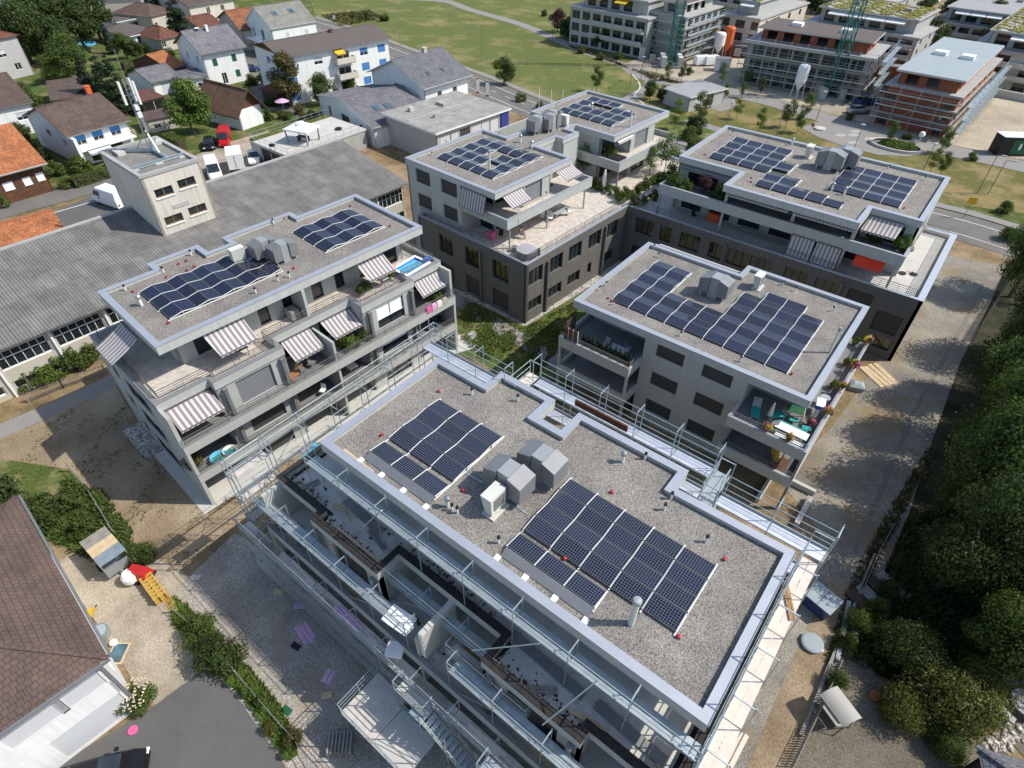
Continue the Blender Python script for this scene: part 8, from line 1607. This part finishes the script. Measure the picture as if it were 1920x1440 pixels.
t=thing('parasol','closed white parasol under the head block','parasol',FB.W(-4.6,19.0,6.46)); MB().tube((0,0,0),(0,0,.7),.04,6).build('pole','white',t); MB().lathe([(.06,.5),(.24,.7),(.22,1.8),(.1,2.6),(0,2.65)],n=12).build('cloth','cream_fabric',t)
t=thing('deck_chair','grey wicker armchair beside the closed parasol','armchair',FB.W(-4.3,20.6,6.46),.5); MB().box(-.35,-.35,.2,.35,.35,.45).build('seat','fleece',t); MB().box(-.35,.3,.45,.35,.42,1.0).build('backrest','fleece',t)
t=thing('hot_tub','dark square tub on the balcony of the head block','tub',FB.W(-4.6,21.0,9.27),FB.a); MB().box(-.8,-.8,0,.8,.8,.6).build('shell','fleece',t); MB().box(-.84,-.84,.603,.84,.84,.7).build('cover','black',t)
for v_ in CHR.values():
    for c,_ in v_[1]: bpy.data.objects.remove(c)
    bpy.data.objects.remove(v_[0])
# gardens upper left
t=thing('parasol','open pink parasol in front of the white garage','parasol',G(312,172,0)); MB().tube((0,0,0),(0,0,2.1),.03,6).build('pole','white',t); MB().lathe([(1.3,1.8),(.6,2.1),(0,2.25)],n=10).build('canopy','pink',t)
t=thing('parasol','open pink parasol on the balcony of the two-storey house','parasol',G(752,150,3.2)); MB().tube((0,0,0),(0,0,2.1),.03,6).build('pole','white',t); MB().lathe([(1.2,1.8),(.6,2.1),(0,2.2)],n=10).build('canopy','red_fabric',t)
t=thing('parasol','striped parasol in the garden under the rusty tree','parasol',G(533,208,0)); MB().tube((0,0,0),(0,0,2.0),.03,6).build('pole','white',t); MB().lathe([(1.3,1.7),(.6,2.0),(0,2.15)],n=10).build('canopy','lilac',t)
bldg('shed','rusty brown little roof beside the barn','shed',(490,166),(522,176),(520,160),2.0,wall='dark_wood',roofm='tile_red',kind='hip',zr=2.8,over=.3)
t=thing('paddling_pool','light blue garden pool beneath the upper left grove','pool',G(162,84,0)); MB().lathe([(0,.1),(1.8,.1),(1.9,.35),(2.05,.35),(2.05,0)],n=20).build('shell','sky_blue',t)
for i,(x,y) in enumerate(((478,190+8),(612,200),(620,198))): tag(MB().box(-.3,-.6,.25,.3,.6,.35).box(-.3,.55,.35,.3,.65,.9).build('garden_chair','white',None,G(x,y,0),1.),'%s white garden chair behind the terrace railing'%ORD[i],'chair')
t=thing('barbecue','dark barbecue at the near corner of the gazebo terrace','barbecue',G(512,282,2.9),.4); MB().box(-.35,-.25,.6,.35,.25,.9).build('box','black',t)
for a in(-.3,.3): MB().bar((a,0,0),(a,0,.6),.05).build('leg','duct',t)
tag(MB().lathe([(0,0),(.5,.05),(.55,.25),(0,.2)],n=16).build('fire_bowl','black',None,G(635,243,2.9)),'black fire bowl on the gazebo terrace','fire bowl')
t=thing('covered_load','heap under white sheeting beside the hall roof','covered load',G(520,300,0),.3); MB().box(-1.2,-.8,0,1.2,.8,.9).build('load','dark_wood',t); MB().lathe([(1.5,.75),(1.3,1.1),(.6,1.35),(0,1.4)],n=8).build('sheet','white',t)
